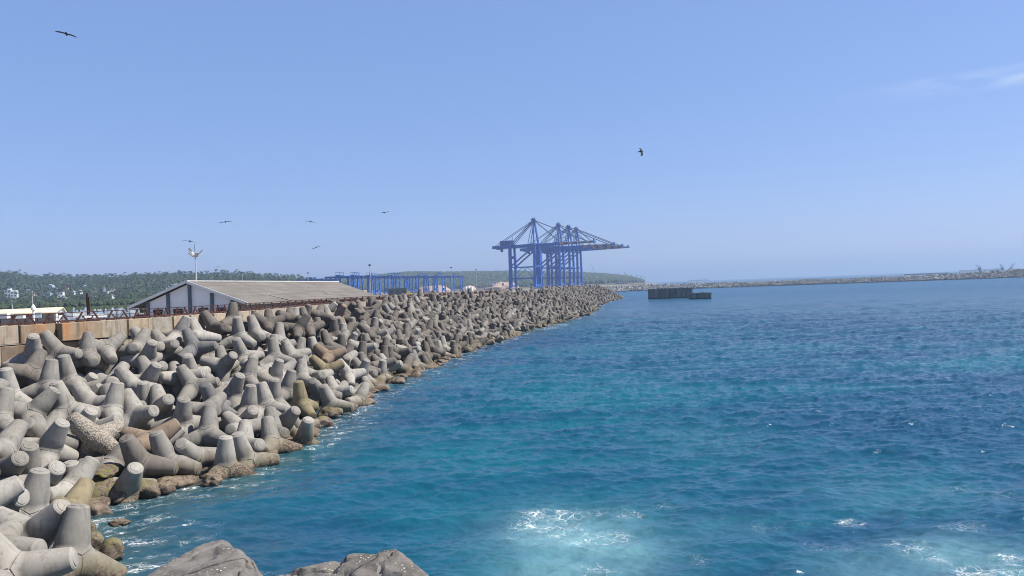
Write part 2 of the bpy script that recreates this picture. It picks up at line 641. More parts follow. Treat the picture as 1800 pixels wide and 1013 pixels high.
    -991, 10773, 315, 135, -51, 220, -965,
    -1069, 8175, 139, -97, 185, -355, 911,
    -1083, 7559, 45, 536, -296, 12, -790,
    -102, 12117, 6, 514, 165, -148, 828,
    -536, 10936, 76, -353, -795, -262, 419,
    -1344, 10865, 456, -991, 16, 109, 71,
    -280, 12475, 141, 277, -832, 248, -411,
    -1476, 6072, 48, -124, 917, -367, -93,
    -1278, 10460, 400, -528, -148, -177, 817,
    -704, 12207, 292, -943, -180, 262, 101,
    589, 15005, 25, -47, -195, -142, -969,
    -1863, 8420, 543, -349, -35, -27, 936,
    -1389, 10594, 475, -953, 71, 149, 253,
    -34, 14656, 267, -353, 809, 457, 110,
    -1327, 8222, 268, -822, 220, 236, 470,
    -975, 9361, 163, 262, -65, -191, 944,
    -1669, 7545, 413, -137, -374, -306, -864,
    -1248, 11758, 489, -236, -140, -116, 955,
    -1562, 8471, 403, -151, 400, -281, 859,
    -788, 14863, 541, 2, 31, -634, 773,
    -1036, 12442, 449, 279, -50, 206, 937,
    -73, 12454, 26, 51, 885, -253, -387,
    -15, 12902, 48, 813, 371, 436, 101,
    -1222, 5757, 13, -206, 369, 307, 853,
    1184, 17126, 60, 484, 400, 328, -706,
    397, 14676, 60, 777, -101, -27, 621,
    240, 13496, -23, 396, -37, -25, 917,
    -592, 11828, 202, 87, -181, -22, 979,
    -2342, 5129, 291, 190, -374, -44, -907,
    -1434, 11742, 565, -292, -151, 133, 935,
    -1018, 10657, 309, -90, 271, 949, 131,
    1061, 16625, 23, 685, 123, -44, 716,
    -15, 13055, 63, 381, -90, 5, -920,
    -1234, 11259, 433, 175, -210, 932, 237,
    -525, 11054, 128, -856, 264, -412, -164,
    -1065, 10910, 366, -86, 38, 723, 684,
    -684, 10201, 122, 875, -165, -125, 439,
    380, 15307, 166, 986, 5, -115, -122,
    -1466, 9633, 396, -279, -183, 182, 925,
    98, 13967, 107, -504, -442, 418, 613,
    -383, 11154, 0, -855, -22, -107, 507,
    -1467, 5868, 25, -699, 314, -271, 583,
    320, 16177, 328, 713, -116, 113, 682,
]
TETRA_FAR = [
    -1521, 7681, 277, -73, 57, -36, 7,
    -564, 10609, 70, -19, 75, -45, 45,
    492, 14870, 53, 34, 91, 20, 11,
    785, 15816, 46, 26, -5, 7, 96,
    -1633, 10672, 556, 75, 6, -12, 65,
    -180, 13694, 192, -2, -44, -65, 62,
    -685, 11009, 201, -89, -10, 18, 40,
    -635, 13106, 349, -27, -14, 89, 33,
    835, 16639, 179, 22, -21, 11, 95,
    -1102, 7949, 107, 16, 46, 79, -37,
    -1227, 9512, 321, 2, -34, -64, -69,
    -646, 12944, 334, -70, 52, 47, -11,
    -1242, 12560, 569, 32, 73, -14, -59,
    -1932, 8220, 584, -23, -11, -76, -60,
    -949, 11618, 340, 40, 14, -2, 90,
    -1149, 9624, 227, -39, -59, -70, 9,
    101, 16227, 383, -80, -3, -15, 58,
    -813, 10158, 123, 21, -1, 69, 69,
    -1593, 8012, 357, 8, 10, 2, 99,
    -1402, 10749, 505, -36, -90, 7, 24,
    -923, 10957, 275, -89, 10, 19, 39,
    97, 14476, 160, -69, 4, -6, 72,
    -197, 11471, -20, -92, 4, -9, 38,
    -1320, 4871, -91, 65, 22, 13, -72,
    -316, 15835, 506, -63, -50, 40, 43,
    -151, 12590, 87, 60, 33, -21, 70,
    -434, 16423, 639, -56, 10, 13, 81,
    -1216, 11083, 412, -28, -56, -24, -74,
    -737, 12545, 332, 16, 66, -61, 42,
    -1317, 7676, 203, -94, 8, -5, 34,
    1525, 18422, -2, -22, 90, -31, -22,
    -681, 11686, 256, 72, 2, 1, 70,
    -117, 14026, 203, 52, 71, -5, 48,
    -817, 15228, 582, 51, -72, -24, 40,
    -1016, 9953, 257, 25, -2, -1, 97,
    611, 15521, 127, -74, 16, -38, -53,
    -2002, 6278, 357, -60, 37, -29, -65,
    28, 16052, 388, 40, -6, 29, -87,
    -270, 16664, 625, -10, 86, -28, -42,
    -1747, 8952, 537, -52, -18, 25, 80,
    -829, 12597, 402, -70, 1, 6, 71,
    -400, 12863, 214, 76, -18, 11, 61,
    -354, 14972, 418, -24, 96, -15, -8,
    -592, 10461, 53, 97, 4, -8, 24,
    -1127, 12836, 507, -93, -1, -12, 35,
    -1314, 6049, -54, 42, -26, -12, -86,
    -2080, 4975, 198, -26, 72, -51, -38,
    85, 16955, 497, -46, 75, 47, 10,
    -2141, 5105, 210, -55, 7, -1, 83,
    -1137, 11895, 457, -38, -1, 83, -42,
    -1081, 10472, 316, 93, -24, 5, -27,
    -1954, 6823, 409, -72, 55, -5, 41,
    1671, 19197, 52, -79, -59, -9, -15,
    -1012, 8296, 48, -17, -35, -52, -76,
    -1415, 9805, 385, -65, -24, -24, -68,
    -362, 13757, 303, 42, -5, -10, 90,
    559, 15718, 175, 92, -38, -12, 2,
    -1055, 1824, -17, -33, 89, 16, -28,
    -2002, 6622, 411, -52, 16, -78, -32,
    -1230, 6999, -64, 37, -72, 0, 59,
    -556, 12722, 271, -20, 28, 6, 94,
    446, 17209, 351, 85, 12, 9, 51,
    439, 15979, 241, 26, -93, 6, 24,
    -133, 14934, 318, 1, 16, 92, 35,
    -210, 14753, 309, -52, 80, -4, -30,
    -11, 13622, 117, 19, -40, -13, -89,
    -330, 14784, 355, 64, -13, -66, 38,
    -673, 14028, 416, -18, -80, -1, 57,
    -755, 13220, 381, 93, 23, 7, 28,
    -170, 15298, 378, -14, 3, 2, 99,
    -396, 12674, 206, -12, -43, 76, -48,
    -391, 15639, 497, 79, 1, 1, 61,
    -1564, 11927, 621, 69, 26, -65, 17,
    659, 17913, 378, -4, 49, -48, -73,
    -506, 12546, 209, -74, 17, -8, 65,
    -434, 11528, 75, -71, 19, 6, 67,
    -1173, 13415, 564, 50, 22, -40, -74,
    955, 16495, 63, 15, 65, 58, 46,
    263, 14461, 108, 3, 20, -1, -98,
    -1058, 8739, 160, -1, -70, 52, -50,
    856, 16882, 197, -37, 22, -11, 89,
    -1350, 8522, 284, -42, -87, 23, -11,
    -37, 14130, 163, -3, 13, 84, 53,
    -761, 12754, 366, 99, 1, -14, 7,
    911, 16343, 64, 26, 71, 55, 35,
    -940, 11787, 378, -85, -15, -49, 13,
    -49, 16279, 449, -17, -5, 18, 97,
    -965, 12992, 464, -5, -35, -91, -20,
    -398, 13037, 228, -64, 4, -38, 67,
    -547, 14093, 374, 56, -64, 51, 9,
    -1430, 7412, 250, 47, 0, -78, 41,
    -468, 12291, 217, -16, 73, -42, -52,
    -294, 11993, 105, -5, -17, 14, 97,
    -960, 13160, 451, 47, -1, 1, 88,
    136, 14153, 123, 48, 53, 15, -68,
    -1629, 8994, 452, 38, 44, -79, -21,
    225, 15496, 228, 88, 1, -3, 48,
    -2097, 5983, 368, 94, 7, -9, -32,
    -1530, 8876, 439, 91, -11, -18, 37,
    -1546, 3548, -108, 34, -40, -14, -84,
    -1749, 8545, 474, 87, 10, 2, 48,
    -467, 13580, 297, -18, 4, 8, 98,
    -594, 15570, 579, 6, 2, -5, 100,
    -790, 9396, 24, 66, -10, -24, 71,
    813, 16027, 67, 69, 11, 39, 60,
    -1340, 11498, 503, -77, 7, 33, -55,
    -860, 15394, 648, -46, 6, 2, 89,
    -891, 12375, 389, -23, -24, 86, 40,
    526, 15235, 58, 20, 8, -11, 97,
    -783, 10914, 195, -41, 71, -34, -47,
    -921, 12069, 396, -97, -12, -5, 22,
    -779, 13826, 436, 86, 6, 0, 51,
    -1699, 9958, 534, 69, -20, -69, 9,
    114, 13430, 30, -84, 31, 23, 38,
    -1249, 10608, 381, -59, -11, 3, 80,
    -323, 13565, 252, 87, 0, -15, 48,
    -1543, 3221, -148, -72, 34, 59, 13,
    -981, 13575, 518, 74, 44, -49, -9,
    -573, 12196, 198, -38, -79, -29, 39,
    -1333, 9992, 403, -55, 13, -82, 7,
    -2188, 5410, 307, 50, -84, 14, 16,
    -772, 9956, 119, 84, 38, 16, 37,
    1827, 19617, 7, -26, -48, -16, 82,
    -1130, 14263, 599, -71, -7, -11, 69,
    -590, 14849, 498, 81, 12, -39, 42,
    -1343, 13612, 656, 19, 25, 15, -94,
    -1004, 14998, 627, -9, 23, -20, 95,
    -1539, 4237, -17, 28, -92, -27, -1,
    -1534, 10056, 458, 84, 5, -43, 31,
    -574, 15175, 545, -66, -35, -39, 53,
    1262, 18959, 227, -34, 34, 39, -78,
    1153, 20056, 366, 82, -19, -12, 53,
    -728, 11205, 203, -73, 9, -6, 67,
    -1408, 8702, 318, 54, -15, 3, 83,
    1354, 18307, 88, 96, -11, -25, 7,
    -844, 14550, 526, -91, 3, 6, 40,
    -1445, 5266, -43, -37, -29, -84, -27,
    -1090, 11779, 376, -3, 91, 3, 41,
    27, 12548, -60, 80, -46, 8, -38,
    -372, 14595, 357, -99, 5, 12, 5,
    -1777, 10782, 628, 72, 56, -29, -27,
    -1062, 14678, 600, -29, 10, 84, 44,
    -42, 15369, 348, -9, -82, -31, 47,
    -651, 12360, 310, 2, -36, -45, -82,
    464, 16139, 234, -41, 27, -7, 87,
    -74, 16970, 572, -65, -35, -15, 66,
    -497, 11301, 116, -35, -89, 24, 16,
    -981, 14215, 525, 52, -1, 3, 85,
    -1460, 10950, 536, 54, -1, -1, 84,
    1491, 18843, 89, 100, -4, -1, -6,
    238, 15643, 268, -77, 40, 3, 50,
    -647, 15394, 540, 83, 0, 4, 56,
    -409, 15127, 445, 52, -51, 26, 64,
    149, 15883, 303, -48, -56, 39, 55,
    578, 15871, 170, -99, -2, -1, 14,
    -486, 11177, 87, 39, 0, 74, -55,
    -2101, 4830, 175, -22, 94, -8, -26,
    -442, 13217, 296, 33, 45, -41, 72,
    -255, 12835, 144, -51, -84, -4, 16,
    -1134, 13915, 565, 50, -23, 80, -25,
    1726, 19755, 92, -1, 68, 47, -56,
    715, 15643, 77, 83, -24, 47, 18,
    1333, 17698, -4, -8, -16, -3, 98,
    -1098, 11556, 399, 95, -7, -30, -7,
    920, 18405, 253, -30, 2, 11, 95,
    -378, 12155, 163, 53, -80, 8, -25,
    509, 16658, 302, -74, -24, -22, 59,
    807, 16159, 91, 9, 20, 14, -97,
    -2202, 3910, 89, -48, -29, -49, 66,
    -743, 15094, 566, 22, -16, 96, -2,
    -135, 13518, 118, 61, 10, -18, 77,
    -2046, 3649, 56, -86, -30, 38, 15,
    -76, 14390, 205, -26, 2, 7, 96,
    -1117, 12051, 439, -96, 6, 5, 26,
    1145, 17781, 126, 83, -52, -13, -12,
    -270, 15970, 514, -16, -44, 64, -61,
    -680, 12069, 258, 88, -30, 6, -37,
    -77, 13807, 163, 31, 32, 0, -89,
    -1035, 8971, 151, 9, 65, -73, 20,
    556, 15352, 102, -84, 2, 29, 46,
    -659, 14568, 444, 51, 26, -69, -45,
    -1477, 5418, 13, -79, 12, 25, -55,
    778, 18334, 313, -99, -2, 4, 14,
    1817, 20627, 125, 96, 10, 18, 22,
    -773, 11531, 276, 35, -36, 53, 68,
    1001, 17001, 101, -74, -11, -11, 66,
    -501, 14680, 414, 51, -9, 0, 86,
    1209, 19545, 257, 47, 3, -7, 88,
    1028, 18536, 249, 85, -3, 21, 48,
    321, 17817, 477, 15, 64, 17, 74,
    1321, 18079, 82, -21, 84, 35, -36,
    -645, 14750, 458, -48, 59, 21, -62,
    4, 15198, 314, -36, -23, -74, 52,
    -1135, 13167, 527, 34, -7, -5, 94,
    -843, 11830, 342, 97, -6, -11, 23,
    -423, 14121, 322, 46, -19, -3, 87,
    313, 18429, 502, 32, -74, -5, 59,
    -759, 11813, 256, 36, 29, 60, 65,
    -243, 11361, -54, 80, -5, 12, 59,
    354, 14179, -40, 93, -1, -1, 36,
    -1502, 11558, 568, -48, 1, 19, -85,
    -872, 10583, 233, -80, 8, 36, -47,
    -81, 14551, 236, -20, 14, 8, 97,
    1092, 18782, 253, 98, -4, -5, 17,
    641, 16641, 215, -71, 1, -7, 70,
    1439, 19249, 137, -1, 6, 77, -64,
    823, 20132, 484, -7, 3, 4, 100,
    1141, 17978, 132, 92, 7, 3, 38,
    241, 14637, 130, -45, 81, -19, 31,
    2147, 21239, -13, -43, 1, 1, 90,
    835, 19326, 392, -92, -29, 16, -19,
    -276, 14197, 242, 54, -5, 8, 84,
    -1045, 14441, 581, 62, 6, 17, 77,
    406, 15461, 177, 5, -3, 49, -87,
    457, 18638, 504, 41, -11, 35, 84,
    943, 19681, 412, -16, -14, -5, 98,
    -194, 16121, 486, 37, 0, 3, 93,
    -1336, 11926, 531, -46, -21, -57, 65,
    19, 15726, 327, 47, 83, -24, -17,
    -1734, 10337, 570, -82, 23, 9, 51,
    -1710, 9612, 559, -6, -15, -63, -76,
    672, 16227, 176, -71, -45, 28, -46,
    -1368, 12825, 604, 73, 0, 9, 68,
    -64, 13316, 122, 81, -44, 21, 32,
    263, 17006, 409, -14, 1, -60, 79,
    46, 14833, 232, 36, 92, -13, 4,
    -888, 13478, 476, 26, 13, 57, 77,
    -238, 15154, 383, 29, -45, -82, -20,
    1024, 19014, 272, -50, 12, 11, 85,
    -200, 14413, 240, 9, -2, 62, -78,
    -1074, 11354, 368, 42, -55, 69, 21,
    2208, 23298, 158, -91, -13, -38, 7,
    -643, 10739, 107, -70, 10, 11, 70,
    -1009, 11253, 351, -2, 82, 56, -14,
    -1601, 10114, 553, -16, -25, 9, 95,
    -1242, 12123, 475, -70, 22, -11, 67,
    191, 19096, 620, -92, -6, 1, 40,
    -942, 8483, -74, 92, -6, 25, 30,
    -1932, 2625, 199, 50, -31, 63, 52,
    -1192, 12987, 553, -34, 2, 59, -73,
    -1432, 12452, 606, 68, 52, 30, 42,
    1963, 20742, 89, 94, 1, -4, 35,
    231, 14793, 123, -53, 14, -4, 84,
    -25, 15024, 272, 17, 71, 55, -40,
    -456, 14420, 382, 37, 81, 16, -43,
    701, 20591, 563, 33, 65, -67, 15,
    -1116, 12275, 449, -93, 11, 12, 32,
    -165, 15795, 445, -96, -2, -16, 25,
    -859, 11267, 270, 42, 56, -29, 65,
    646, 17538, 311, 3, 63, -64, 44,
    -839, 14078, 451, 21, -9, 9, 97,
    -1137, 12591, 477, -65, 54, 16, 50,
    1922, 20327, 2, -46, 63, -7, -62,
    600, 19204, 489, 97, -2, -8, 25,
    -909, 13366, 455, 92, -20, -33, 10,
    679, 16449, 198, -85, 0, -32, -42,
    1029, 16819, 62, 30, 41, 41, -75,
    -1842, 9138, 562, -99, 0, 1, 15,
    299, 15786, 259, 68, -12, -8, 72,
    -73, 16600, 485, 13, -15, 76, -61,
    -1404, 13046, 608, 58, -64, -48, -15,
    351, 16558, 355, 99, 6, 8, 12,
    -1538, 7479, 179, -34, 57, 55, -51,
    -1480, 6408, 75, 82, -34, 10, 44,
    -1362, 11662, 483, -96, -19, 2, 19,
    -660, 13445, 372, 40, 8, 46, -79,
    -437, 15509, 486, -13, -4, 19, 97,
    -324, 16571, 566, 38, 85, -32, 14,
    -76, 15879, 405, 46, -46, -52, -55,
    -102, 17531, 604, -71, 68, 5, 19,
    671, 19951, 521, 10, 58, 10, -80,
    -1188, 9353, 216, 73, 3, 4, 68,
    260, 19640, 630, 94, -32, -3, -11,
    582, 17304, 308, 44, -36, 74, -35,
    -1330, 7840, 210, 3, -78, -48, 40,
    -299, 11794, 12, -41, -2, -18, 89,
    -602, 13235, 311, -67, -6, 2, 73,
    1289, 18535, 140, 66, -8, 15, 73,
    -1077, 14063, 571, -17, -74, 65, 3,
    1968, 20502, 22, -85, 1, 1, 52,
    299, 17231, 426, -60, 59, 9, -54,
    1225, 18373, 123, 95, -13, 1, 29,
    -433, 15990, 549, 0, -72, -58, -38,
    26, 15564, 309, 45, 12, -52, 72,
    97, 16556, 437, -6, -75, 57, -33,
    1010, 21502, 538, 91, 19, -9, 35,
    -889, 12263, 333, 64, 6, 8, 76,
    1599, 19413, 80, 40, 60, 69, -7,
    3635, 30961, 35, -94, 2, 16, 30,
    275, 17994, 513, -88, -8, 7, 46,
    -520, 15884, 563, -57, 25, 41, 67,
    1882, 21560, 146, 45, 2, 16, 88,
    496, 19471, 545, -99, -8, -7, 10,
    886, 18821, 305, -41, -5, 9, 91,
    1512, 21376, 349, 83, 8, -13, 53,
    512, 17705, 375, 97, 11, 1, 23,
    -2369, 4100, 118, 81, 29, -36, 35,
    146, 17243, 470, 43, 85, -15, 27,
    1506, 20502, 237, 42, -33, -6, -84,
    648, 16051, 149, -58, -7, 11, 80,
    224, 16867, 372, -21, -14, -83, 49,
    1291, 19715, 245, -32, -5, -1, 95,
    -1602, 11444, 614, 68, -19, -4, 70,
    -404, 15326, 445, 79, 33, 52, 2,
    88, 17435, 512, 54, -8, -1, 84,
    375, 15095, 113, -25, 30, 85, -34,
    -1158, 9920, 293, -5, -3, 64, -77,
    2338, 22603, -8, 38, 30, -79, 39,
    154, 14938, 172, -22, 67, -69, 16,
    413, 18182, 442, 28, 30, -66, -63,
    276, 18697, 567, 46, 60, -11, -65,
    -1947, 7656, 404, -52, 74, 41, 10,
    1302, 19116, 215, 54, 68, 15, 48,
    1019, 17602, 137, 31, 1, 2, 95,
    -425, 14266, 339, 0, -7, -13, 99,
    -75, 17314, 570, -39, -1, -1, 92,
    -821, 14372, 469, -92, -2, -5, 39,
    170, 18925, 603, -58, -20, 9, 79,
    969, 21074, 484, 54, 0, -7, 84,
    1379, 20766, 313, 3, 2, -5, 100,
    535, 18405, 433, 0, 17, 9, 98,
    -319, 13902, 265, 57, 81, 5, -13,
    965, 19465, 356, 59, 65, -34, -32,
    1590, 20280, 175, 65, 0, -2, 76,
    -580, 14359, 399, -40, 43, -72, -37,
    72, 16351, 447, 56, -50, 4, -66,
    611, 21084, 620, 18, -49, -5, 85,
    485, 20088, 606, 3, 12, 27, 95,
    -1159, 10324, 332, 22, 49, 1, 84,
    540, 16976, 299, -37, -41, -71, -43,
    -1826, 6906, 285, -51, 52, -67, -11,
    3513, 30792, 106, 85, 29, 18, 40,
    1800, 26822, 571, 0, 9, 7, 99,
    1277, 21214, 412, 59, 21, -75, 21,
    -1429, 8995, 355, -53, 50, -38, 57,
    45, 18079, 608, 23, 41, -14, -87,
    2370, 23454, 52, -15, 14, -4, 98,
    158, 17825, 531, 2, 3, 8, 100,
    -1411, 10440, 422, 10, -22, 89, 39,
    2924, 26547, 13, -6, 23, 96, -16,
    1565, 19661, 108, -91, -9, -11, 39,
    667, 18517, 388, -51, 7, 12, 85,
    4441, 34561, -4, -21, 97, -10, 3,
    -776, 14233, 469, 61, 3, -48, -63,
    -933, 14824, 604, -2, -1, 99, -12,
    -1874, 5033, 118, -30, -6, 22, -93,
    -910, 13868, 496, 81, -12, -30, 50,
    4431, 34940, 78, 98, -21, -4, 6,
    1234, 19378, 230, 6, -90, -39, -17,
    -653, 13639, 373, -53, 39, -14, -74,
    2240, 21927, -6, -27, 31, 86, -29,
    4037, 34706, 258, 72, 24, 61, 23,
    -227, 15407, 389, -7, 54, -39, -75,
    316, 16353, 324, -15, 86, -27, -41,
    1656, 21522, 268, -99, 4, 7, 11,
    1089, 22307, 538, 44, -61, -12, 65,
    -785, 11393, 270, -80, 11, 49, -34,
    -1274, 12427, 512, -89, 9, -3, 45,
    -1070, 13734, 509, 26, -20, 10, 94,
    834, 19715, 464, -69, -48, -41, 35,
    -868, 10296, 163, 15, -65, 74, 4,
    1155, 20875, 418, -91, 9, 22, 34,
    1956, 22162, 198, 74, -7, -7, 66,
    1434, 20108, 228, 71, -20, -10, 66,
    1580, 23118, 406, 90, 0, 5, 43,
    -885, 13648, 466, -85, 2, -3, 52,
    -381, 12327, 149, -81, 47, 16, -31,
    823, 17621, 221, 31, 2, -1, 95,
    214, 18488, 587, -17, -33, 39, 84,
    1242, 20626, 356, -91, 28, 9, -28,
    729, 16947, 201, -21, -84, 30, -40,
    246, 16028, 295, -91, 14, -2, 38,
    1549, 19036, 68, 11, 64, 5, -76,
    710, 21188, 589, 36, -64, 66, 17,
    2164, 25703, 326, -66, 8, 12, -74,
    3312, 30203, 141, 64, 30, 20, 68,
    -255, 17043, 610, -11, 55, -32, -76,
    3820, 31698, 15, 89, -6, -2, 45,
    2369, 22864, 12, 25, 52, 63, -51,
    -164, 16857, 520, -12, -25, -83, -48,
    3451, 29974, 6, -52, -79, 26, 21,
    1721, 21243, 211, -87, -5, 20, 44,
    1502, 21006, 261, 54, 4, -7, 84,
    1332, 18725, 102, -74, 18, -60, 27,
    197, 14299, 84, 71, -13, 9, 69,
    552, 20423, 638, 0, -12, 6, 99,
    -1767, 9779, 571, -90, -18, -17, 35,
    2052, 23360, 214, 60, -26, -4, 75,
    -1976, 3992, 55, -80, -2, 38, -46,
    688, 17108, 225, -29, -26, 5, -92,
    1317, 21405, 367, 38, 63, -40, -55,
    1489, 18691, 42, -16, 27, 26, 91,
    -1593, 6418, 127, -14, -87, 41, 22,
    -2036, 5196, 202, -54, 18, -76, -32,
    -189, 15636, 393, -62, -47, 57, -27,
    -99, 17976, 636, 4, -30, 20, -93,
    1182, 17492, 49, -64, -27, 63, 34,
    808, 17804, 256, -92, 6, 2, 38,
    1386, 20334, 276, -16, 98, 0, 13,
    1391, 24685, 571, 60, 37, -70, 12,
    1270, 21034, 366, 10, -2, -1, 99,
    849, 20971, 556, 58, 3, 3, -82,
    -1079, 10115, 278, 83, 13, 3, 54,
    3562, 36435, 648, -49, 79, -37, -3,
    -211, 16317, 502, 67, -57, -41, -23,
    408, 18998, 518, 77, 7, -61, 19,
    1335, 22748, 469, 24, -2, -1, 97,
    4177, 33785, 51, -37, -91, 4, 15,
    572, 19822, 552, -49, 3, 15, 86,
    2492, 23603, 16, -54, -14, 23, 80,
    -1731, 5043, 18, 50, 66, 49, -27,
    2600, 24781, 42, -8, 65, -76, 2,
    2731, 25559, 47, -95, 17, -15, 20,
    1387, 19499, 200, -89, -3, -1, 45,
    844, 21711, 600, -82, 48, 31, 9,
    1136, 23991, 660, -85, -19, 4, 48,
    2531, 24574, 46, 36, -15, 23, -89,
    1253, 21824, 462, -7, 58, 22, 78,
    4969, 37218, 112, -99, 1, 5, 13,
    4420, 36001, 224, 93, 3, -2, 37,
    2534, 29935, 447, 85, 2, 5, 52,
    2065, 24476, 295, -95, 8, -10, 28,
    178, 16706, 397, -8, 69, 69, 18,
    1117, 20179, 337, 19, -63, -13, -74,
    -2631, 4192, 245, -1, 81, -56, -17,
    4733, 35708, 25, -52, -49, 24, 66,
    1701, 20848, 193, 50, -19, 46, 71,
    -1580, 5659, 61, -1, -89, 14, -43,
    5149, 37618, 52, 71, -5, -4, 70,
    3865, 32103, 31, -4, 55, -4, 83,
    -2599, 3919, 136, -48, 81, -14, -32,
    1735, 21062, 176, 28, 1, -7, 96,
    -1961, 4503, 89, -88, 19, 29, -34,
    -1513, 9326, 375, 76, -14, 62, 14,
    -318, 16925, 618, -42, 71, -41, 39,
    1145, 17283, 48, -98, 8, 18, 4,
    2090, 22512, 134, -39, -8, 2, 92,
    1608, 20029, 139, 13, 18, 89, -40,
    -2210, 5186, 302, 40, 19, -73, 53,
    -1712, 6626, 188, -41, 32, 48, -71,
    1623, 24587, 483, -42, -46, 64, 45,
    977, 17168, 105, 33, -88, 30, -20,
    1783, 24444, 372, -91, 3, 0, 41,
    2025, 21765, 121, 15, -69, -69, -15,
    -74, 12248, -24, -60, -8, -1, 79,
    645, 18945, 418, 86, -16, 2, 49,
    1317, 17907, 22, 30, 54, -79, 5,
    -1941, 8822, 580, 86, -10, -50, -4,
    913, 17421, 181, 89, -42, -15, -3,
    -1746, 3963, 13, 8, 3, -97, -23,
    3013, 30578, 302, 41, -75, -31, -41,
    1990, 24896, 355, 24, 52, -67, -48,
    3291, 29059, -36, 32, -92, 14, -18,
    -2449, 4200, 182, 83, -35, -10, -43,
    -614, 15060, 514, -74, 18, 43, 49,
    176, 17627, 483, -57, 1, 5, -82,
    33, 13819, 80, -84, 13, -2, 53,
    880, 20726, 523, -2, -18, 17, 97,
    -1755, 6503, 247, 9, 88, 23, -41,
    1202, 20394, 361, 43, -3, -52, -74,
    -1624, 10303, 498, -24, -25, -74, 58,
    2499, 25815, 185, -40, 10, 6, 91,
    -2029, 4268, 63, -53, -76, 36, -14,
    1268, 21618, 414, 97, -5, 5, 22,
    3863, 31898, 12, 80, -22, 10, 55,
    2796, 32024, 527, 11, 8, 6, 99,
    2604, 27646, 203, 5, 73, -21, 65,
    2025, 23700, 235, -92, 19, 35, 0,
    1889, 24578, 376, 85, 35, -7, 38,
    5046, 37070, 26, 20, -32, 9, 92,
    2901, 30349, 319, 18, 6, -2, 98,
    1148, 23235, 592, -16, 69, 41, -57,
    1058, 18224, 168, -95, -3, 20, 25,
    166, 15366, 204, 76, 25, 49, 34,
    2252, 22423, 29, 84, 22, -45, -21,
    -816, 10747, 189, -12, -27, -90, -33,
    2734, 27155, 143, -48, -31, 0, -82,
    1772, 23821, 340, 96, 15, 14, 20,
    3273, 32659, 393, -66, 8, -48, 57,
    1164, 23601, 594, 58, 19, 10, 79,
    2524, 25589, 126, -8, -31, -93, -17,
    2626, 30120, 434, 1, 85, -37, 37,
    2590, 26231, 149, -14, 13, -12, 97,
    -36, 17753, 578, -58, 30, 56, 52,
    2333, 31406, 645, 99, -2, -3, 10,
    3007, 29578, 215, -9, 97, 6, -24,
    1576, 22081, 303, 51, -47, 72, 6,
    3348, 31460, 229, 99, 8, -6, 2,
    940, 22879, 645, -46, 49, 41, -61,
    3727, 35516, 477, -96, 4, -2, 28,
    -671, 11575, 207, -20, -74, 5, -64,
    933, 19888, 417, -11, -79, -15, 58,
    1751, 20408, 97, 19, -97, 17, 7,
    3973, 36491, 453, 46, -1, 0, 89,
    948, 22682, 617, -67, 42, -10, 61,
    787, 19107, 393, 79, 26, -27, -48,
    1551, 20717, 233, -51, -6, 3, 86,
    1014, 21336, 495, -11, 64, -51, -57,
    -1863, 5199, 129, 8, 68, 65, -33,
    1554, 24398, 491, 69, -11, -15, 70,
    2225, 23879, 140, -86, -1, -17, 48,
    865, 22328, 627, 59, -65, -48, -4,
    2934, 31584, 421, -14, -50, 63, 57,
    2227, 30210, 604, 32, 92, 1, 20,
    4120, 35414, 318, -27, 44, 31, -80,
    2224, 28438, 446, 46, 11, -8, 88,
    2379, 23856, 94, 92, -18, 3, 34,
    -2109, 3181, 124, -21, -2, -73, -65,
    1065, 21656, 487, -59, -78, 20, -9,
    3337, 33883, 474, 26, -58, 72, 29,
    3058, 29933, 230, 58, -2, 52, -62,
    2039, 24167, 263, 4, -6, 3, 100,
    -2161, 5298, 263, -41, -86, 19, -24,
    2469, 30192, 520, 96, 0, 20, 20,
    2244, 28173, 418, 88, 13, 7, 45,
    5271, 38196, 53, -18, -90, -1, -40,
    -615, 15755, 597, -99, -9, -9, 3,
    2472, 26591, 237, 93, -30, -19, 8,
    -1840, 7133, 342, -88, 26, -13, 38,
    468, 16500, 257, -70, -36, -31, 54,
    3124, 29261, 115, 2, 8, 7, 99,
    2456, 31140, 573, -88, 10, 1, 47,
    2667, 25125, 26, 15, 11, -40, 90,
    2430, 27062, 260, -26, -1, -1, 96,
    491, 17942, 398, 45, 16, 12, 87,
    1878, 22409, 210, -7, 16, -12, -98,
    1085, 20692, 417, 2, 71, 58, 39,
    1419, 21963, 369, -5, 6, -14, 99,
    152, 17061, 466, 68, 72, 3, 13,
    2775, 29645, 337, 79, 3, -37, 48,
    4569, 38577, 407, -25, -68, -67, -14,
    2361, 23101, 22, 66, 45, -27, -53,
    3252, 28848, -22, 87, 8, -4, 48,
    3772, 37377, 640, 2, 1, -2, 100,
    3882, 36902, 565, -55, 41, -68, 23,
    3438, 31652, 179, -9, 1, 2, 100,
    4340, 37443, 417, 98, 7, 2, 16,
    1471, 25692, 615, 93, -26, 23, 10,
    1721, 27076, 592, -42, 2, -79, -45,
    4167, 36866, 431, -94, 20, 11, 24,
    1162, 22007, 467, 94, -15, -5, 29,
    1955, 21420, 96, 87, 1, 14, 46,
    1832, 19986, 30, -86, 40, -5, -32,
    3214, 34276, 549, -30, 94, 3, 15,
    4644, 36324, 123, -92, 3, -12, 37,
    2114, 30489, 646, -45, 34, 78, 25,
    4717, 37275, 213, -12, -6, 2, 99,
    3079, 28248, 24, -86, 13, -49, -1,
    1128, 22664, 569, 18, 75, 56, 32,
    1648, 26262, 547, -82, -4, -11, 55,
    3693, 32990, 220, 17, -39, 78, -46,
    3447, 30475, 66, 73, 3, -7, 68,
    1778, 20177, 61, 48, -2, -18, 86,
    5382, 37967, -13, 62, -16, 77, 0,
    3697, 34121, 335, 80, -2, -1, 60,
    3373, 32664, 319, -32, 7, -94, 12,
    1712, 21651, 233, 41, -17, -77, -47,
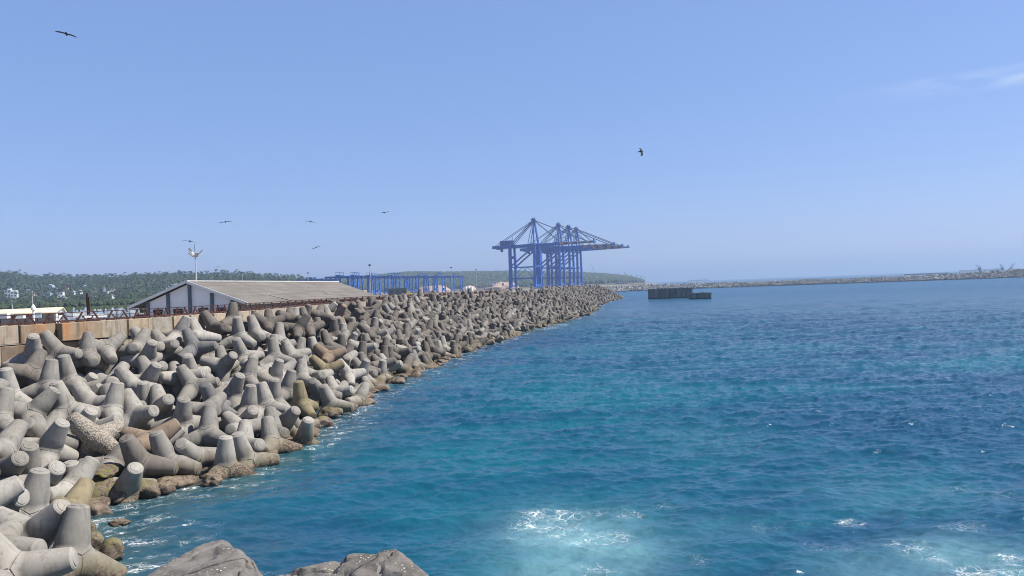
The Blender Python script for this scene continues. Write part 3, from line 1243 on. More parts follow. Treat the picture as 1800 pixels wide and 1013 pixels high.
    1635, 24037, 432, 76, 15, 19, 60,
    1884, 23203, 234, -96, -15, -12, 21,
    2323, 30029, 508, 81, -13, 4, 56,
    2399, 29774, 494, 40, 6, 2, 91,
    -1641, 5336, 55, 52, -30, 74, 29,
    1729, 22238, 272, 66, 52, 53, -11,
    1782, 25629, 480, -70, -63, 20, -26,
    3966, 35094, 325, 77, -8, -14, 61,
    2671, 32436, 622, 100, -3, -7, 5,
    4222, 34473, 130, 57, 67, -40, -26,
    4608, 35495, 7, 53, -2, 5, 84,
    3092, 33510, 537, -3, -8, -89, -46,
    1331, 24511, 589, -76, -22, -4, 62,
    3807, 32316, 92, 29, -71, -30, 57,
    884, 21963, 600, -71, 0, 1, 71,
    -1870, 3844, -32, -38, -91, 11, -13,
    1719, 23083, 321, 39, -4, 21, 90,
    730, 19504, 428, -6, -4, 55, -83,
    2165, 22156, 39, 65, -6, 15, 74,
    1306, 23201, 496, 72, -67, 10, 16,
    2466, 24243, 69, -62, -16, -69, -35,
    2714, 30468, 403, -64, -2, -11, 76,
    -521, 13740, 316, -41, -15, -89, -14,
    867, 17069, 172, 62, -2, 66, 43,
    -207, 17184, 598, 95, 16, -18, 20,
    3550, 32576, 223, -2, 23, -67, -71,
    3406, 33601, 425, -35, 11, 5, 93,
    -1317, 5385, -75, 3, -19, 37, 91,
    390, 16801, 326, -33, -4, -4, 94,
    3768, 37141, 609, 28, 1, 28, -92,
    2998, 33356, 575, -2, 12, 10, 99,
    613, 19362, 505, 47, -37, -76, 27,
    3530, 34983, 481, -51, 37, 1, -77,
    3994, 32723, 22, -99, 8, -11, 2,
    1340, 22205, 426, -92, 5, -11, 37,
    5265, 38338, 103, -95, 24, 16, 9,
    2431, 24444, 124, -16, -10, -3, 98,
    3837, 33345, 183, 99, -6, 7, 8,
    3409, 30967, 128, -68, 10, -8, 72,
    2375, 30382, 529, 28, 8, -17, 94,
    4911, 36431, -9, -50, 47, -70, 21,
    1900, 25423, 397, 96, -6, 7, 26,
    4384, 35415, 146, 1, 21, -93, -30,
    2146, 29435, 553, 40, -5, 10, 91,
    818, 21564, 573, 17, 1, -1, 99,
    2859, 28010, 144, 97, 6, 3, 25,
    4173, 36657, 387, -66, -40, 14, -63,
    2583, 24935, 65, -10, 17, -11, 97,
    1247, 19966, 256, 79, 28, 35, 41,
    1411, 21743, 365, 15, -4, -33, 93,
    1440, 25914, 612, 43, -65, 53, -33,
    795, 16540, 102, -4, 90, 37, -24,
    -497, 13390, 278, 21, -9, -37, 90,
    2777, 30796, 392, -42, 68, 22, -56,
    2543, 28466, 300, 89, 1, -43, -12,
    -1271, 9024, 284, -19, 4, -50, -84,
    2757, 26958, 104, -29, 64, -66, -26,
    -1927, 7807, 421, 38, -60, 26, 66,
    2886, 27702, 105, -58, 14, 79, 13,
    3121, 29518, 148, -76, 34, -53, 17,
    3589, 34611, 419, -37, -42, 33, 75,
    2407, 27457, 298, 44, -6, -3, 89,
    3966, 34504, 258, 24, 58, 69, 36,
    3405, 35230, 569, 80, 32, 51, 7,
    3016, 31780, 400, 20, 46, 4, 86,
    -161, 16460, 514, 0, -77, 60, 22,
    4850, 37663, 174, 29, -76, -52, -25,
    1441, 23740, 461, -55, 6, 6, 83,
    2591, 25395, 93, -10, 72, -62, 28,
    3508, 31390, 146, 64, -72, -26, -6,
    1547, 25497, 531, -28, 77, -40, -41,
    444, 17566, 369, -26, 50, -62, 55,
    1589, 22686, 335, -90, -18, -27, 29,
    1616, 23682, 416, 78, -6, -36, 50,
    -304, 16144, 546, 8, -51, 11, 85,
    2233, 24507, 182, 59, 7, -78, -19,
    1497, 24920, 518, -95, 12, -14, 24,
    4109, 34051, 116, 94, 0, 8, 35,
    1771, 21891, 216, -58, -39, 46, -56,
    3279, 34692, 576, 87, 9, 3, 49,
    2100, 28674, 488, 52, 34, 75, 22,
    1638, 26467, 563, 3, 29, -86, 42,
    3614, 33951, 327, 31, -6, 3, 95,
    2837, 30614, 383, -59, 14, -80, -1,
    1478, 24276, 479, 84, 41, -34, -1,
    2233, 27503, 378, 20, -17, 77, -58,
    2469, 27896, 307, -5, 5, 6, 100,
    4218, 35241, 214, 28, -1, -5, 96,
    3631, 33337, 270, -13, -7, 91, -39,
    1347, 25458, 621, -91, 5, -2, 42,
    5133, 37365, 14, 19, 67, 16, -70,
    2199, 28867, 455, 68, 64, 23, -28,
    1461, 22982, 428, -40, -4, 85, -35,
    3376, 29438, -29, 97, 20, -10, 2,
    4854, 36655, 64, -69, 45, 12, -54,
    3803, 33121, 161, -85, -43, -6, -31,
    1306, 22988, 493, -91, -25, 17, 30,
    1862, 20976, 110, -76, -39, 27, 44,
    1810, 24172, 340, -64, 3, -37, 67,
    1757, 22074, 220, -17, -1, 2, 99,
    3604, 31993, 161, 90, 18, -5, 39,
    3059, 27847, 32, -7, 7, -2, -100,
    2779, 29387, 265, -54, -2, 0, 84,
    4438, 35588, 157, -18, -17, -75, 61,
    -76, 17094, 519, 54, 0, -5, 84,
    3244, 33047, 424, -44, 15, 0, 89,
    3181, 31719, 340, 42, 9, -5, 90,
    -1209, 6614, -96, -52, 19, -80, 24,
    -1623, 6231, 124, -19, 65, -62, 40,
    -455, 13924, 315, 2, -92, 39, 4,
    3442, 35402, 567, 43, 36, -6, 83,
    3884, 32546, 62, 93, -27, 20, -16,
    2606, 31281, 534, -22, -43, -87, -9,
    2633, 31920, 589, -39, -78, -9, -48,
    3725, 35986, 504, 96, 11, -15, 22,
    4716, 36133, 91, 6, -88, 13, 46,
    5443, 38492, 17, -33, 46, 4, 82,
    4948, 37463, 102, -89, 17, 1, 42,
    4601, 37534, 314, -34, -60, 54, 48,
    4062, 33226, 49, -45, -22, -50, 71,
    3930, 35740, 404, 74, 49, -21, 42,
    1935, 25192, 363, 56, -13, 3, 82,
    301, 14898, 93, 43, 3, -86, 26,
    3794, 34924, 352, 41, -17, -7, 89,
    2969, 30113, 270, -3, -27, 15, -95,
    882, 21328, 535, 90, -8, -27, 34,
    4210, 38811, 599, -67, 5, 7, 74,
    2923, 32975, 542, 27, -4, -63, 72,
    3788, 36159, 500, -93, 10, -23, 26,
    1843, 26645, 466, 29, 14, -2, 95,
    403, 17402, 396, 18, -11, 15, 97,
    1654, 27540, 614, -96, 0, -2, 29,
    2048, 23975, 222, 60, -8, -6, 79,
    4214, 34249, 64, -93, 2, -2, 36,
    2746, 32622, 574, 98, -3, 12, 16,
    3051, 32397, 441, -7, -74, -9, -67,
    3175, 31088, 248, -45, 3, -9, 89,
    2065, 23092, 140, -4, 34, 77, 54,
    1045, 21936, 532, -9, -2, -1, 100,
    1892, 26180, 450, 55, 7, 1, 83,
    2101, 26344, 398, -45, 48, -6, 75,
    2823, 31422, 435, 82, -6, 10, 56,
    1722, 24761, 447, 46, -2, -81, -36,
    3206, 30818, 221, 21, -24, 28, 91,
    -1445, 11340, 500, 86, 49, -8, 13,
    2643, 30330, 422, -34, 0, -10, 93,
    2952, 33124, 555, -92, 0, 0, 40,
    2564, 32111, 634, 52, -62, 45, -37,
    1300, 23944, 555, 23, -10, 97, 3,
    4002, 35886, 392, -44, -31, -64, 55,
    4967, 38200, 213, -66, -65, -37, -10,
    3142, 34113, 571, -43, 0, -14, 89,
    3969, 33087, 77, 48, 7, -3, 87,
    2332, 30760, 574, -39, 5, 89, 22,
    4183, 34789, 206, 3, 61, 49, 63,
    4476, 36437, 254, -86, 17, -2, 49,
    968, 20499, 417, 28, 1, -76, 58,
    1122, 22830, 542, -19, -2, 9, 98,
    3668, 32349, 178, -21, 73, 63, -17,
    5093, 37843, 85, 61, -1, 1, 79,
    2581, 29148, 329, 11, -4, 2, 99,
    4399, 37026, 332, -86, -43, -27, 2,
    2717, 25951, 64, -54, -17, -2, 83,
    4564, 36172, 134, -92, 23, -12, 31,
    2687, 27825, 191, 50, -21, -12, 83,
    2991, 31175, 323, -92, 11, -8, 36,
    2277, 27968, 420, 57, 11, -49, -65,
    4298, 36432, 317, 41, 35, 15, -83,
    2941, 26916, 21, -33, -2, 4, 94,
    3627, 31587, 97, 43, 21, -88, 5,
    617, 20253, 555, 47, 22, 18, -84,
    2150, 25465, 309, 32, 87, 21, 31,
    2406, 29395, 431, 67, -2, 8, 74,
    4937, 38644, 268, 45, -44, 77, 9,
    2366, 30943, 599, 84, 14, -7, 51,
    2740, 28443, 204, -84, -18, -2, 52,
    3156, 30529, 232, -2, -99, 6, 9,
    4677, 35318, -38, -2, -77, -12, -63,
    3231, 29621, 100, -93, 12, 5, 35,
    3183, 34867, 621, 9, 8, 22, 97,
    151, 18262, 558, -83, 3, -49, -28,
    2047, 27015, 413, 65, 54, 40, -37,
    2074, 23567, 184, -99, -2, 4, 15,
    3032, 28528, 68, -2, 5, 6, 100,
    -1920, 5477, 226, 72, -10, -51, 46,
    2387, 24624, 134, -63, -8, 8, 77,
    2308, 24253, 155, -94, -13, 4, 32,
    3584, 32795, 229, -99, -13, 5, 6,
    1473, 21175, 313, 8, -74, 3, 67,
    1900, 23537, 241, 84, 0, 5, 54,
    -1418, 12131, 542, -9, -98, 6, 14,
    3439, 33077, 359, 32, 8, -58, 75,
    1897, 27462, 521, -75, 7, 2, 66,
    1104, 22496, 531, 26, -58, 59, 50,
    -2689, 3867, 214, 21, -96, 4, 17,
    1464, 25235, 566, 0, -64, 72, 29,
    4571, 34698, -50, -98, -13, 8, -15,
    3200, 30065, 131, -78, 5, -15, 60,
    3083, 31393, 338, 73, -18, 4, 65,
    4048, 37873, 552, 49, 8, -8, 86,
    2563, 28945, 287, 44, 79, -33, 27,
    2222, 26743, 350, 98, 8, 6, 17,
    4504, 35755, 165, 55, -70, 34, -30,
    2297, 26273, 267, 55, 39, 29, -68,
    4163, 38046, 527, 38, 76, -51, 14,
    4474, 38756, 495, 70, 10, 65, -27,
    4520, 36939, 259, 43, 1, -4, 90,
    -1729, 5177, 59, 33, -10, 34, -87,
    -892, 8713, -86, 47, 10, -64, -60,
    3426, 32044, 244, -57, -3, -1, 82,
    433, 19234, 515, -87, -11, -22, 44,
    3386, 35849, 647, 22, -17, 83, -49,
    4618, 37755, 329, -97, 2, -23, -9,
    4914, 37888, 168, 91, 3, 14, 39,
    4052, 37456, 492, -76, -4, -1, 65,
    2025, 27447, 444, 91, -24, -2, -34,
    1798, 28754, 626, 20, -19, 87, 40,
    3844, 34112, 235, -92, -9, 4, 37,
    1010, 19185, 276, 80, 51, -12, -30,
    -904, 12752, 402, -91, -9, -24, 32,
    2519, 31669, 593, 100, 0, -1, 8,
    3444, 36035, 640, 53, 10, -84, -8,
    2076, 21571, 55, 96, -18, -13, 19,
    2333, 26086, 237, -53, -38, -13, 75,
    617, 18693, 389, -40, -60, -69, 4,
    4799, 36857, 87, -94, -15, -15, 27,
    2912, 31951, 454, -65, 9, -9, 75,
    1998, 24307, 273, -27, -45, -80, 30,
    2287, 26540, 281, 24, 1, 1, 97,
    4735, 37138, 149, 19, 5, 5, 98,
    2728, 31658, 529, -85, 16, 16, 47,
    2313, 25277, 209, -61, -76, 22, 0,
    2086, 29132, 560, 44, -76, -46, 14,
    2785, 30201, 336, -100, 2, 10, -1,
    2609, 28285, 272, 75, -24, -20, 59,
    -2322, 3650, 71, 2, -90, -32, 30,
    2089, 27634, 452, -17, -9, -48, -85,
    3470, 32391, 266, 1, -12, 11, 99,
    4036, 37121, 516, 4, -34, 18, 92,
    2945, 33789, 581, -46, 12, 4, 88,
    3115, 33927, 553, -90, -6, 5, 44,
    1536, 23922, 468, 57, 9, -42, -70,
    2101, 29880, 573, 40, 6, -22, 89,
    1538, 23493, 436, -1, -54, -63, -56,
    827, 20368, 490, -58, -33, 71, -22,
    2195, 30014, 576, -97, -1, 10, 23,
    -1957, 3361, -34, 9, 14, 49, -85,
    -2319, 4804, 220, -12, -75, -19, -62,
    4356, 38267, 485, -86, 39, 18, 29,
    2061, 26098, 381, -20, -67, 0, -72,
    4118, 38256, 591, 19, -7, -96, 18,
    1633, 25863, 531, 65, 75, -14, 5,
    756, 18703, 350, -23, 42, -16, -86,
    2492, 29541, 406, 65, -31, 41, -56,
    2476, 25253, 141, 35, -16, 64, 67,
    -1681, 4081, -15, -75, -14, -45, 46,
    4387, 36587, 280, 48, -1, -13, 87,
    3982, 35484, 341, 98, 9, -15, 11,
    4314, 36810, 320, 73, -5, 13, 67,
    3058, 30983, 314, -26, 86, 43, 8,
    2212, 24074, 153, -73, -13, -25, 62,
    1863, 24009, 320, 36, -22, 70, 57,
    2958, 29759, 199, -57, 3, -3, 82,
    2530, 29695, 405, 88, -5, -27, -38,
    -1055, 8687, 20, -73, 61, 16, -27,
    2224, 29189, 503, 39, 7, -77, -50,
    -1940, 6480, 355, 5, 92, -37, -14,
    3225, 32821, 408, 47, -62, 2, 63,
    2678, 26409, 118, -18, -19, -93, 24,
    3586, 32222, 175, -45, 62, -3, -64,
    1884, 26402, 448, -25, 1, -15, 96,
    1475, 26546, 616, -41, 20, 27, -85,
    2850, 29801, 280, 78, -51, 25, -26,
    2388, 31522, 610, 60, -2, -13, 79,
    3158, 32078, 365, -97, 2, -2, 26,
    1778, 23471, 324, -18, 46, -72, -48,
    3218, 31453, 279, -55, -6, 78, -30,
    2790, 29044, 239, 69, -40, -19, -58,
    3227, 31333, 240, -10, 11, 6, 99,
    2291, 27759, 369, -96, 4, -10, 27,
    1565, 25070, 490, 33, -13, -93, -6,
    1372, 22411, 459, 9, 52, 21, -82,
    2538, 30738, 497, -94, -2, -21, 26,
    2258, 22300, -20, 91, -11, -6, 39,
    2619, 28605, 299, 24, -79, -56, -7,
    3085, 28109, 13, 25, 2, -2, 97,
    1908, 24726, 337, -84, 14, -10, 51,
    2822, 29171, 222, 55, 69, -10, 46,
    4176, 37679, 470, 20, -26, 92, 22,
    1746, 25185, 465, 10, -75, 37, -54,
    3790, 36373, 507, 89, -4, 0, 45,
    -2370, 3945, 117, -1, -37, -1, 93,
    -2516, 3998, 129, -57, 11, -81, -4,
    4641, 38189, 330, -70, 69, 12, 10,
    1447, 22307, 387, 61, 44, 47, 46,
    3452, 34245, 437, 4, -79, 56, 26,
    2827, 31791, 512, 18, -34, -10, 92,
    1295, 24116, 553, 47, -10, -2, 88,
    3423, 33210, 345, 100, 7, -4, 4,
    494, 16271, 234, 44, 53, 46, 55,
    2855, 28615, 152, -97, 13, 15, 14,
    2953, 29323, 191, 89, 0, -41, 22,
    1746, 25998, 492, 79, -61, 8, 4,
    2407, 28944, 403, -22, -65, 64, 36,
    2914, 27313, 54, 75, 5, -1, 66,
    3266, 32519, 372, -77, 15, 3, 62,
    2552, 32273, 635, -1, -57, 4, 82,
    4367, 38017, 449, 30, -40, 87, 5,
    4613, 37891, 342, -8, 36, 90, -23,
    2730, 33018, 653, 12, -43, 89, -3,
    3742, 35725, 489, 98, -20, -3, -2,
    3240, 30637, 178, 45, 23, 5, -86,
    3726, 36570, 576, -17, 33, 30, -88,
    3990, 34837, 274, -95, -14, -19, 21,
    3249, 34499, 575, -15, 92, -36, -2,
    -1865, 7022, 359, -32, 26, 30, 86,
    2766, 29979, 319, -35, -27, -70, -56,
    4048, 36243, 380, -18, 25, -86, -42,
    -1891, 5349, 168, 53, 13, 60, -59,
    4268, 38631, 544, -54, 8, 6, 83,
    1937, 28052, 521, -97, -5, -17, 17,
    4368, 37624, 399, -80, -30, 2, 51,
    3432, 33978, 431, 30, 3, -16, 94,
    -2604, 4356, 230, 61, -18, 63, -45,
    1403, 23302, 465, 67, -12, -2, 73,
    968, 20246, 449, -45, 40, -18, -77,
    921, 22107, 587, -15, 38, -67, -62,
    3927, 33885, 161, 29, 88, 28, 26,
    3628, 35182, 472, 20, -66, 55, -48,
    2376, 25096, 200, 65, -3, 67, 37,
    2259, 24897, 210, 50, -34, -71, 36,
    2774, 31245, 443, 58, -58, 19, 55,
    3716, 34385, 337, 52, 4, 23, -82,
    -812, 12934, 357, -28, 1, -3, 96,
    4681, 38750, 389, -16, -13, -14, 97,
    2767, 28875, 201, -41, 44, 78, 18,
    2585, 29339, 348, 54, 16, -10, 82,
    3911, 32848, 74, 99, 1, -1, 16,
    2337, 26878, 294, -37, 40, -57, -62,
    1844, 27001, 503, 55, -48, -49, -48,
    4242, 35999, 278, 87, 4, -10, 47,
    1604, 27385, 624, -80, -16, -44, -38,
    3429, 32894, 305, 9, 7, -2, 99,
    1794, 27252, 538, -53, -8, -11, 84,
    3393, 35641, 591, 10, -13, 14, 98,
    1022, 23102, 601, 37, 89, 7, 27,
    1868, 27679, 545, 75, 26, 51, 33,
    4958, 38415, 202, 96, 17, 14, 18,
    2751, 27366, 132, -68, -72, -13, 5,
    2934, 32564, 509, -90, -39, -19, -10,
    3757, 34527, 336, -37, -13, -11, 91,
    -208, 13017, 95, -79, -30, 43, 32,
    4429, 35188, 95, -95, -12, -14, 26,
    3936, 36720, 461, -69, 62, 35, -9,
    3989, 35311, 313, -20, 94, -5, 27,
    1685, 22828, 338, -46, -82, 32, 11,
    2081, 25123, 284, 15, -1, -29, 94,
    1850, 27935, 574, -44, 29, 55, -65,
    1418, 19924, 199, -25, 2, 12, -96,
    2463, 27724, 269, -12, 87, 28, 38,
    1769, 25010, 422, 94, 12, -6, 32,
    671, 16797, 212, 1, -76, -28, 58,
    -1798, 9682, 515, -44, 2, 6, 89,
    4482, 38302, 439, -41, 10, 8, 90,
    4781, 38139, 241, 78, -8, -53, 32,
    3377, 31868, 258, -20, -74, 61, 22,
    2943, 27137, -1, 44, -77, 44, 12,
    4144, 35645, 290, 89, -11, -4, 45,
    2751, 32839, 597, 94, 2, 17, 29,
    4042, 36072, 384, 91, -37, -3, -19,
    1752, 28178, 633, 82, -38, 11, 42,
    2018, 28201, 495, 90, -1, -4, 43,
    3106, 30316, 202, 38, 1, -92, -8,
    3062, 32785, 472, -95, -18, 19, 14,
    -2393, 3828, 163, 32, 63, 14, 69,
    -2100, 3849, -13, 49, 67, 53, -14,
    -2085, 4724, 100, -42, -34, 52, 66,
    772, 17245, 210, -21, -3, -4, 98,
    1413, 23486, 459, -12, -3, 11, 99,
    2623, 31444, 521, -68, -3, -16, 72,
    2348, 27319, 337, -93, 23, 14, -26,
    3067, 28724, 64, 100, 0, 2, -2,
    332, 18872, 549, -15, 62, -63, 45,
    1682, 26942, 553, -38, -69, 30, 54,
    1361, 25089, 608, -9, 56, 1, -82,
    2295, 25898, 237, -7, 55, -61, 57,
    4241, 34693, 122, -62, 66, -3, 41,
    4339, 37204, 366, -93, 36, -8, 4,
    2810, 32260, 528, -61, 0, 0, 79,
    3542, 31811, 157, 20, 34, 40, 83,
    1934, 22803, 200, -37, 26, -45, -77,
    4018, 34280, 170, 51, -34, -8, 79,
    3499, 34781, 493, -50, 44, 68, -31,
    2024, 27900, 492, 24, 89, 29, 27,
    -1626, 9171, 401, -58, 0, -5, 81,
    1578, 22497, 333, 51, -79, 21, -27,
    2138, 29637, 543, -48, -40, 18, -76,
    2993, 29109, 153, -13, 8, -53, 84,
    2823, 32429, 519, -65, -31, 59, 36,
    3371, 30590, 82, 16, -53, 83, -1,
    4043, 37287, 504, 20, -26, -31, 89,
    2249, 23645, 111, 12, 3, 53, -84,
    -859, 13073, 407, -63, 9, 10, 76,
    3288, 33670, 420, 7, 12, -82, 55,
    551, 20827, 624, -41, -65, 51, 39,
    1620, 21939, 284, -94, -4, 22, 27,
    1976, 22384, 146, -42, 2, 7, 90,
    3236, 33236, 425, -42, 79, -33, -30,
    4722, 38316, 314, -63, -14, 3, 76,
    4069, 33658, 68, -62, -16, 0, 76,
    1187, 19821, 301, -25, 91, 33, 4,
    1143, 23426, 555, -79, -18, -53, -25,
    3811, 32706, 113, -4, 60, 78, 18,
    1757, 28317, 614, -95, 6, 31, 6,
    1798, 28595, 620, 3, -78, -36, 52,
    4650, 36493, 146, -87, -44, -15, 14,
    -350, 13342, 180, 83, 31, -46, -1,
    1340, 24893, 585, 54, -11, 64, -53,
    1676, 23298, 368, -28, -32, 35, -83,
    2932, 28298, 117, 1, -38, -61, -70,
    1997, 28518, 541, 100, -4, -4, 2,
    1654, 26730, 577, 35, -10, 50, -79,
    4718, 35953, 42, -66, -67, 33, 2,
    2256, 27043, 347, 75, -19, 46, 44,
    3481, 34435, 443, -94, -22, 8, 25,
    2034, 29528, 588, 99, -10, -13, -2,
    2525, 30559, 492, -70, -6, -7, 71,
    1925, 21208, 57, -40, 4, 68, -61,
    2716, 26823, 129, -61, -15, 2, 78,
    4280, 36190, 286, -99, 3, -7, 12,
    -1660, 1738, 158, 57, -77, -29, -1,
    -1695, 2121, 160, 22, 0, 6, 97,
    -1317, 1553, 119, 3, -48, 72, -50,
    -2053, 2424, 253, 75, 0, -8, 66,
    -985, 9188, 146, -48, -33, -43, 69,
    -1809, 2295, 198, 74, -7, -54, 39,
    -1863, 2413, 137, -95, -23, -2, 19,
    -2464, 3224, 278, -6, -37, -87, -31,
    -2546, 3359, 292, -97, 3, 13, 22,
    -1468, 1795, 182, -78, -33, -46, -26,
    -1290, 1764, 120, -95, 9, -3, -31,
    -1864, 1987, 236, -38, 45, -56, 58,
    -1557, 1590, 195, -14, 68, -72, 5,
    -2183, 3094, 194, 25, 94, -24, -6,
    -1698, 1515, 235, -54, -68, 5, -50,
    -2353, 3215, 230, 65, 18, -1, 74,
    -1593, 1890, 132, -89, -15, 12, 42,
    -1057, 10339, 258, 43, -87, 22, -3,
    -2098, 2606, 210, 96, 0, 6, 27,
    -2337, 2965, 286, 40, -2, 3, 92,
    -1847, 2147, 240, -5, -36, -51, -78,
    -2201, 2908, 157, -86, -6, -9, 49,
    -2215, 2725, 261, 62, 7, 1, 78,
    -2119, 2789, 188, 9, 73, 64, 20,
    -1993, 2279, 219, 93, -28, 11, 20,
]
TONE = [0, 0, -1, 0, 2, 1, 0, 0, 0, 0, 0, 0, 0, 0, 0, 0, 1, 0, -1, 0, 0, 0, 0, -1, 0, 0, -1, 0, 3, 4, 0, 0, 0, 0, 0, 0, -1, 5, 0, 0, 5, 0, 0, -1, 0, 0, 0, 0, 0, 0, 0, -1, 0, 0, 0, 1, 0, 0, 0, 0, 0, 4, 0, 0, 0, 0, 0, -1, 3, 5, 1, 1, -1, 0, -1, 0, 0, 0, 0, 0, -1, 0, -1, -1, -1, 1, 0, -1, -1, -1, -1, -1, 0, 0, 0, 0, -1, -1, 1, -1, -1, 0, 1, -1, -1, -1, -1, -1, -1, -1, -1, -1, -1, -1, -1, -1, -1, -1, -1, -1, -1, -1, -1, 4, -1, -1, -1, -1, -1, -1, -1, 1, -1, -1, -1, -1, -1, -1, -1, -1, -1, -1, -1, -1, -1, -1, -1, -1, -1, -1, -1, -1, -1, -1, -1, -1, -1, -1, -1, -1, 1, -1, -1, -1, -1, -1, -1, -1, -1, 1, -1, -1, -1, -1, -1, -1, -1, -1, -1, -1, -1, -1, -1, -1, -1, -1, -1, -1, -1, -1, -1, 1, -1, -1, -1, -1, -1, -1, -1, -1, -1, -1, -1, -1, -1, -1, -1, -1, -1, -1, -1, -1, -1, -1, -1, -1, -1, -1, -1, -1, -1, -1, -1, -1, -1, -1, -1, -1, -1, -1, -1, -1, -1, -1, -1, -1, -1, -1, -1, -1, -1, -1, -1, -1, -1, -1, -1, -1, -1, -1, -1, -1, -1, -1, -1, -1, -1, -1, -1, -1, -1, -1, -1, -1, -1, -1, -1, -1, -1, -1, -1, -1, -1, -1, -1, -1, -1, -1, -1, -1, -1, -1, -1, -1, -1, -1, -1, -1, -1, -1, -1, -1, -1, -1, -1, -1, -1, -1]

# ------------------------------------------------------------------ which tetrapod is which
_rand_old = lambda n: (n * 7919 % 100) < 62
_ORD = ['leftmost', 'second from left', 'third from left', 'fourth from left', 'fifth from left', 'sixth from left', 'seventh from left', 'eighth from left', 'ninth from left', 'tenth from left']
_NUM = ['', '', 'two', 'three', 'four', 'five', 'six', 'seven', 'eight', 'nine', 'ten', 'eleven', 'twelve']
_tlist = []


def tetra_note(o, k, p, R):
    """what tells this one apart: its tone, how it lies, how high on the heap and what stands above it"""
    p = np.asarray(p, float)
    axes = (R @ _A.T).T
    view = p - np.array([0, 0, CAMZ]); view /= np.linalg.norm(view)
    tone = {'grey': 'pale grey', 'old': 'dark brownish', 'stain': 'dark streaked', 'barn': 'barnacle crusted', 'brown': 'smooth brown', 'algae': 'weed stained'}[k]
    zs = axes[:, 2]; face = -(axes @ view)
    if zs.max() > .88: pose = 'upright'
    elif face.max() > .86: pose = 'end-on'
    elif zs.min() < -.88: pose = 'upturned'
    else: pose = 'left leaning' if axes[int(zs.argmax()), 0] < 0 else 'right leaning'
    u = p[0] / p[1] * F; v = (CAMZ - p[2]) / p[1] * F - V0
    px = 900 + u * math.cos(TH) + v * math.sin(TH)
    if p[1] < 31: col = 'in near corner'
    elif px < 235: col = 'below block wall'
    elif px < 440: col = 'below shed gable'
    elif px < 560: col = 'below shed middle'
    elif px < 665: col = 'below shed end'
    elif px < 825: col = 'below yard gantries'
    else: col = 'below quay cranes'
    row = 'at waterline' if p[2] < 1.2 else 'low in heap' if p[2] < 2.9 else 'halfway up' if p[2] < 4.6 else 'near crest'
    _tlist.append(((tone, pose, row, col), px, o))


def tetra_labels():
    sets = {}
    for key, px, o in _tlist:
        sets.setdefault(key, []).append((px, o.name, o))
    for (tone, pose, row, col), items in sets.items():
        items.sort(key=lambda a: a[:2])
        base = '%s %s tetrapod %s %s' % (tone, pose, row, col)
        n = len(items)
        for i, (_, _, o) in enumerate(items):
            lab = base
            if 1 < n <= 10:
                end = ', ' + ('rightmost' if i == n - 1 else _ORD[i]) + ' of ' + _NUM[n]
                lab = base + end
            tag(o, lab, 'tetrapod', 'tetrapods of the near breakwater')


# ------------------------------------------------------------------ the breakwater
W = np.array([(-9, 15), (-13, 22.6), (-15.5, 26.2), (-17, 29.4), (-14.6, 33), (-12.2, 43.7), (-12, 56), (-11.5, 66), (-7.1, 92), (2.8, 140), (10, 162), (20, 205), (27, 250), (31.5, 285), (43, 340), (55, 388)], float)
CR = np.array([(-20, 12), (-25, 24), (-28, 30), (-30, 35), (-31, 40), (-28.4, 43.6), (-22.6, 54), (-20.3, 66), (-19.3, 91), (-10.8, 144), (-3.2, 166), (7, 210), (14, 253), (19, 290), (31, 343), (43, 391)], float)
ZC = np.array([4.2, 4.3, 4.4, 4.6, 4.7, 4.85, 5.65, 6.35, 6.45, 6.5, 6.55, 6.6, 6.6, 6.6, 6.6, 6.4])
SEG = np.r_[0, np.cumsum(np.linalg.norm(np.diff(W, axis=0), axis=1))]

LEG = 1.52                       # hub to leg tip; a tetrapod stands about 2.4 m high
_A = np.array([(0, 0, 1), (math.sqrt(8 / 9), 0, -1 / 3), (-math.sqrt(2 / 9), math.sqrt(2 / 3), -1 / 3), (-math.sqrt(2 / 9), -math.sqrt(2 / 3), -1 / 3)])


def tetra_np(seg=24, fine=True):
    """four tapered legs meeting in a hub: each leg starts on the planes it shares with the others"""
    V, Q = [], []
    for i in range(4):
        a = _A[i]
        others = [_A[j] for j in range(4) if j != i]
        e1 = others[0] - a * np.dot(others[0], a); e1 /= np.linalg.norm(e1)
        e2 = np.cross(a, e1)
        b0 = len(V)
        if fine:
            prof = [(0.14, None), (0.3, None), (0.55, None)]
            rest = [(0.50, .460), (0.523, .464), (0.86, .407), (1.18, .352), (1.467, .302), (1.514, .258), (1.518, .243), (1.518, .213), (1.538, .206), (1.545, .18), (1.545, .01)]
        else:
            prof = [(0.5, None)]
            rest = [(0.525, .461), (1.46, .303), (1.52, .245), (1.525, .01)]
        rows = []
        for k in range(seg):
            t = 2 * math.pi * k / seg
            e = e1 * math.cos(t) + e2 * math.sin(t)
            g = max(np.dot(e, o) for o in others)
            h0 = .544 * g / (1.333 + .165 * g)
            col = [(h0, .544 - .165 * h0)]
            for (f, _) in prof:
                h = h0 + (0.50 - h0) * f
                # a small fillet in the crotch between the legs
                col.append((h, .544 - .165 * h + 0.03 * math.exp(-((h - h0) / 0.07) ** 2)))
            col += rest
            rows.append([a * h + e * r for h, r in col])
        nr = len(rows[0])
        for k in range(seg):
            V.extend(rows[k])
        for k in range(seg):
            k2 = (k + 1) % seg
            for j in range(nr - 1):
                Q.append((b0 + k * nr + j, b0 + k2 * nr + j, b0 + k2 * nr + j + 1, b0 + k * nr + j + 1))
    V = np.array(V); Q = np.array(Q)
    key = np.round(V * 250).astype(np.int64)
    _, first, inv = np.unique(key, axis=0, return_index=True, return_inverse=True)
    return V[first], inv.ravel()[Q]


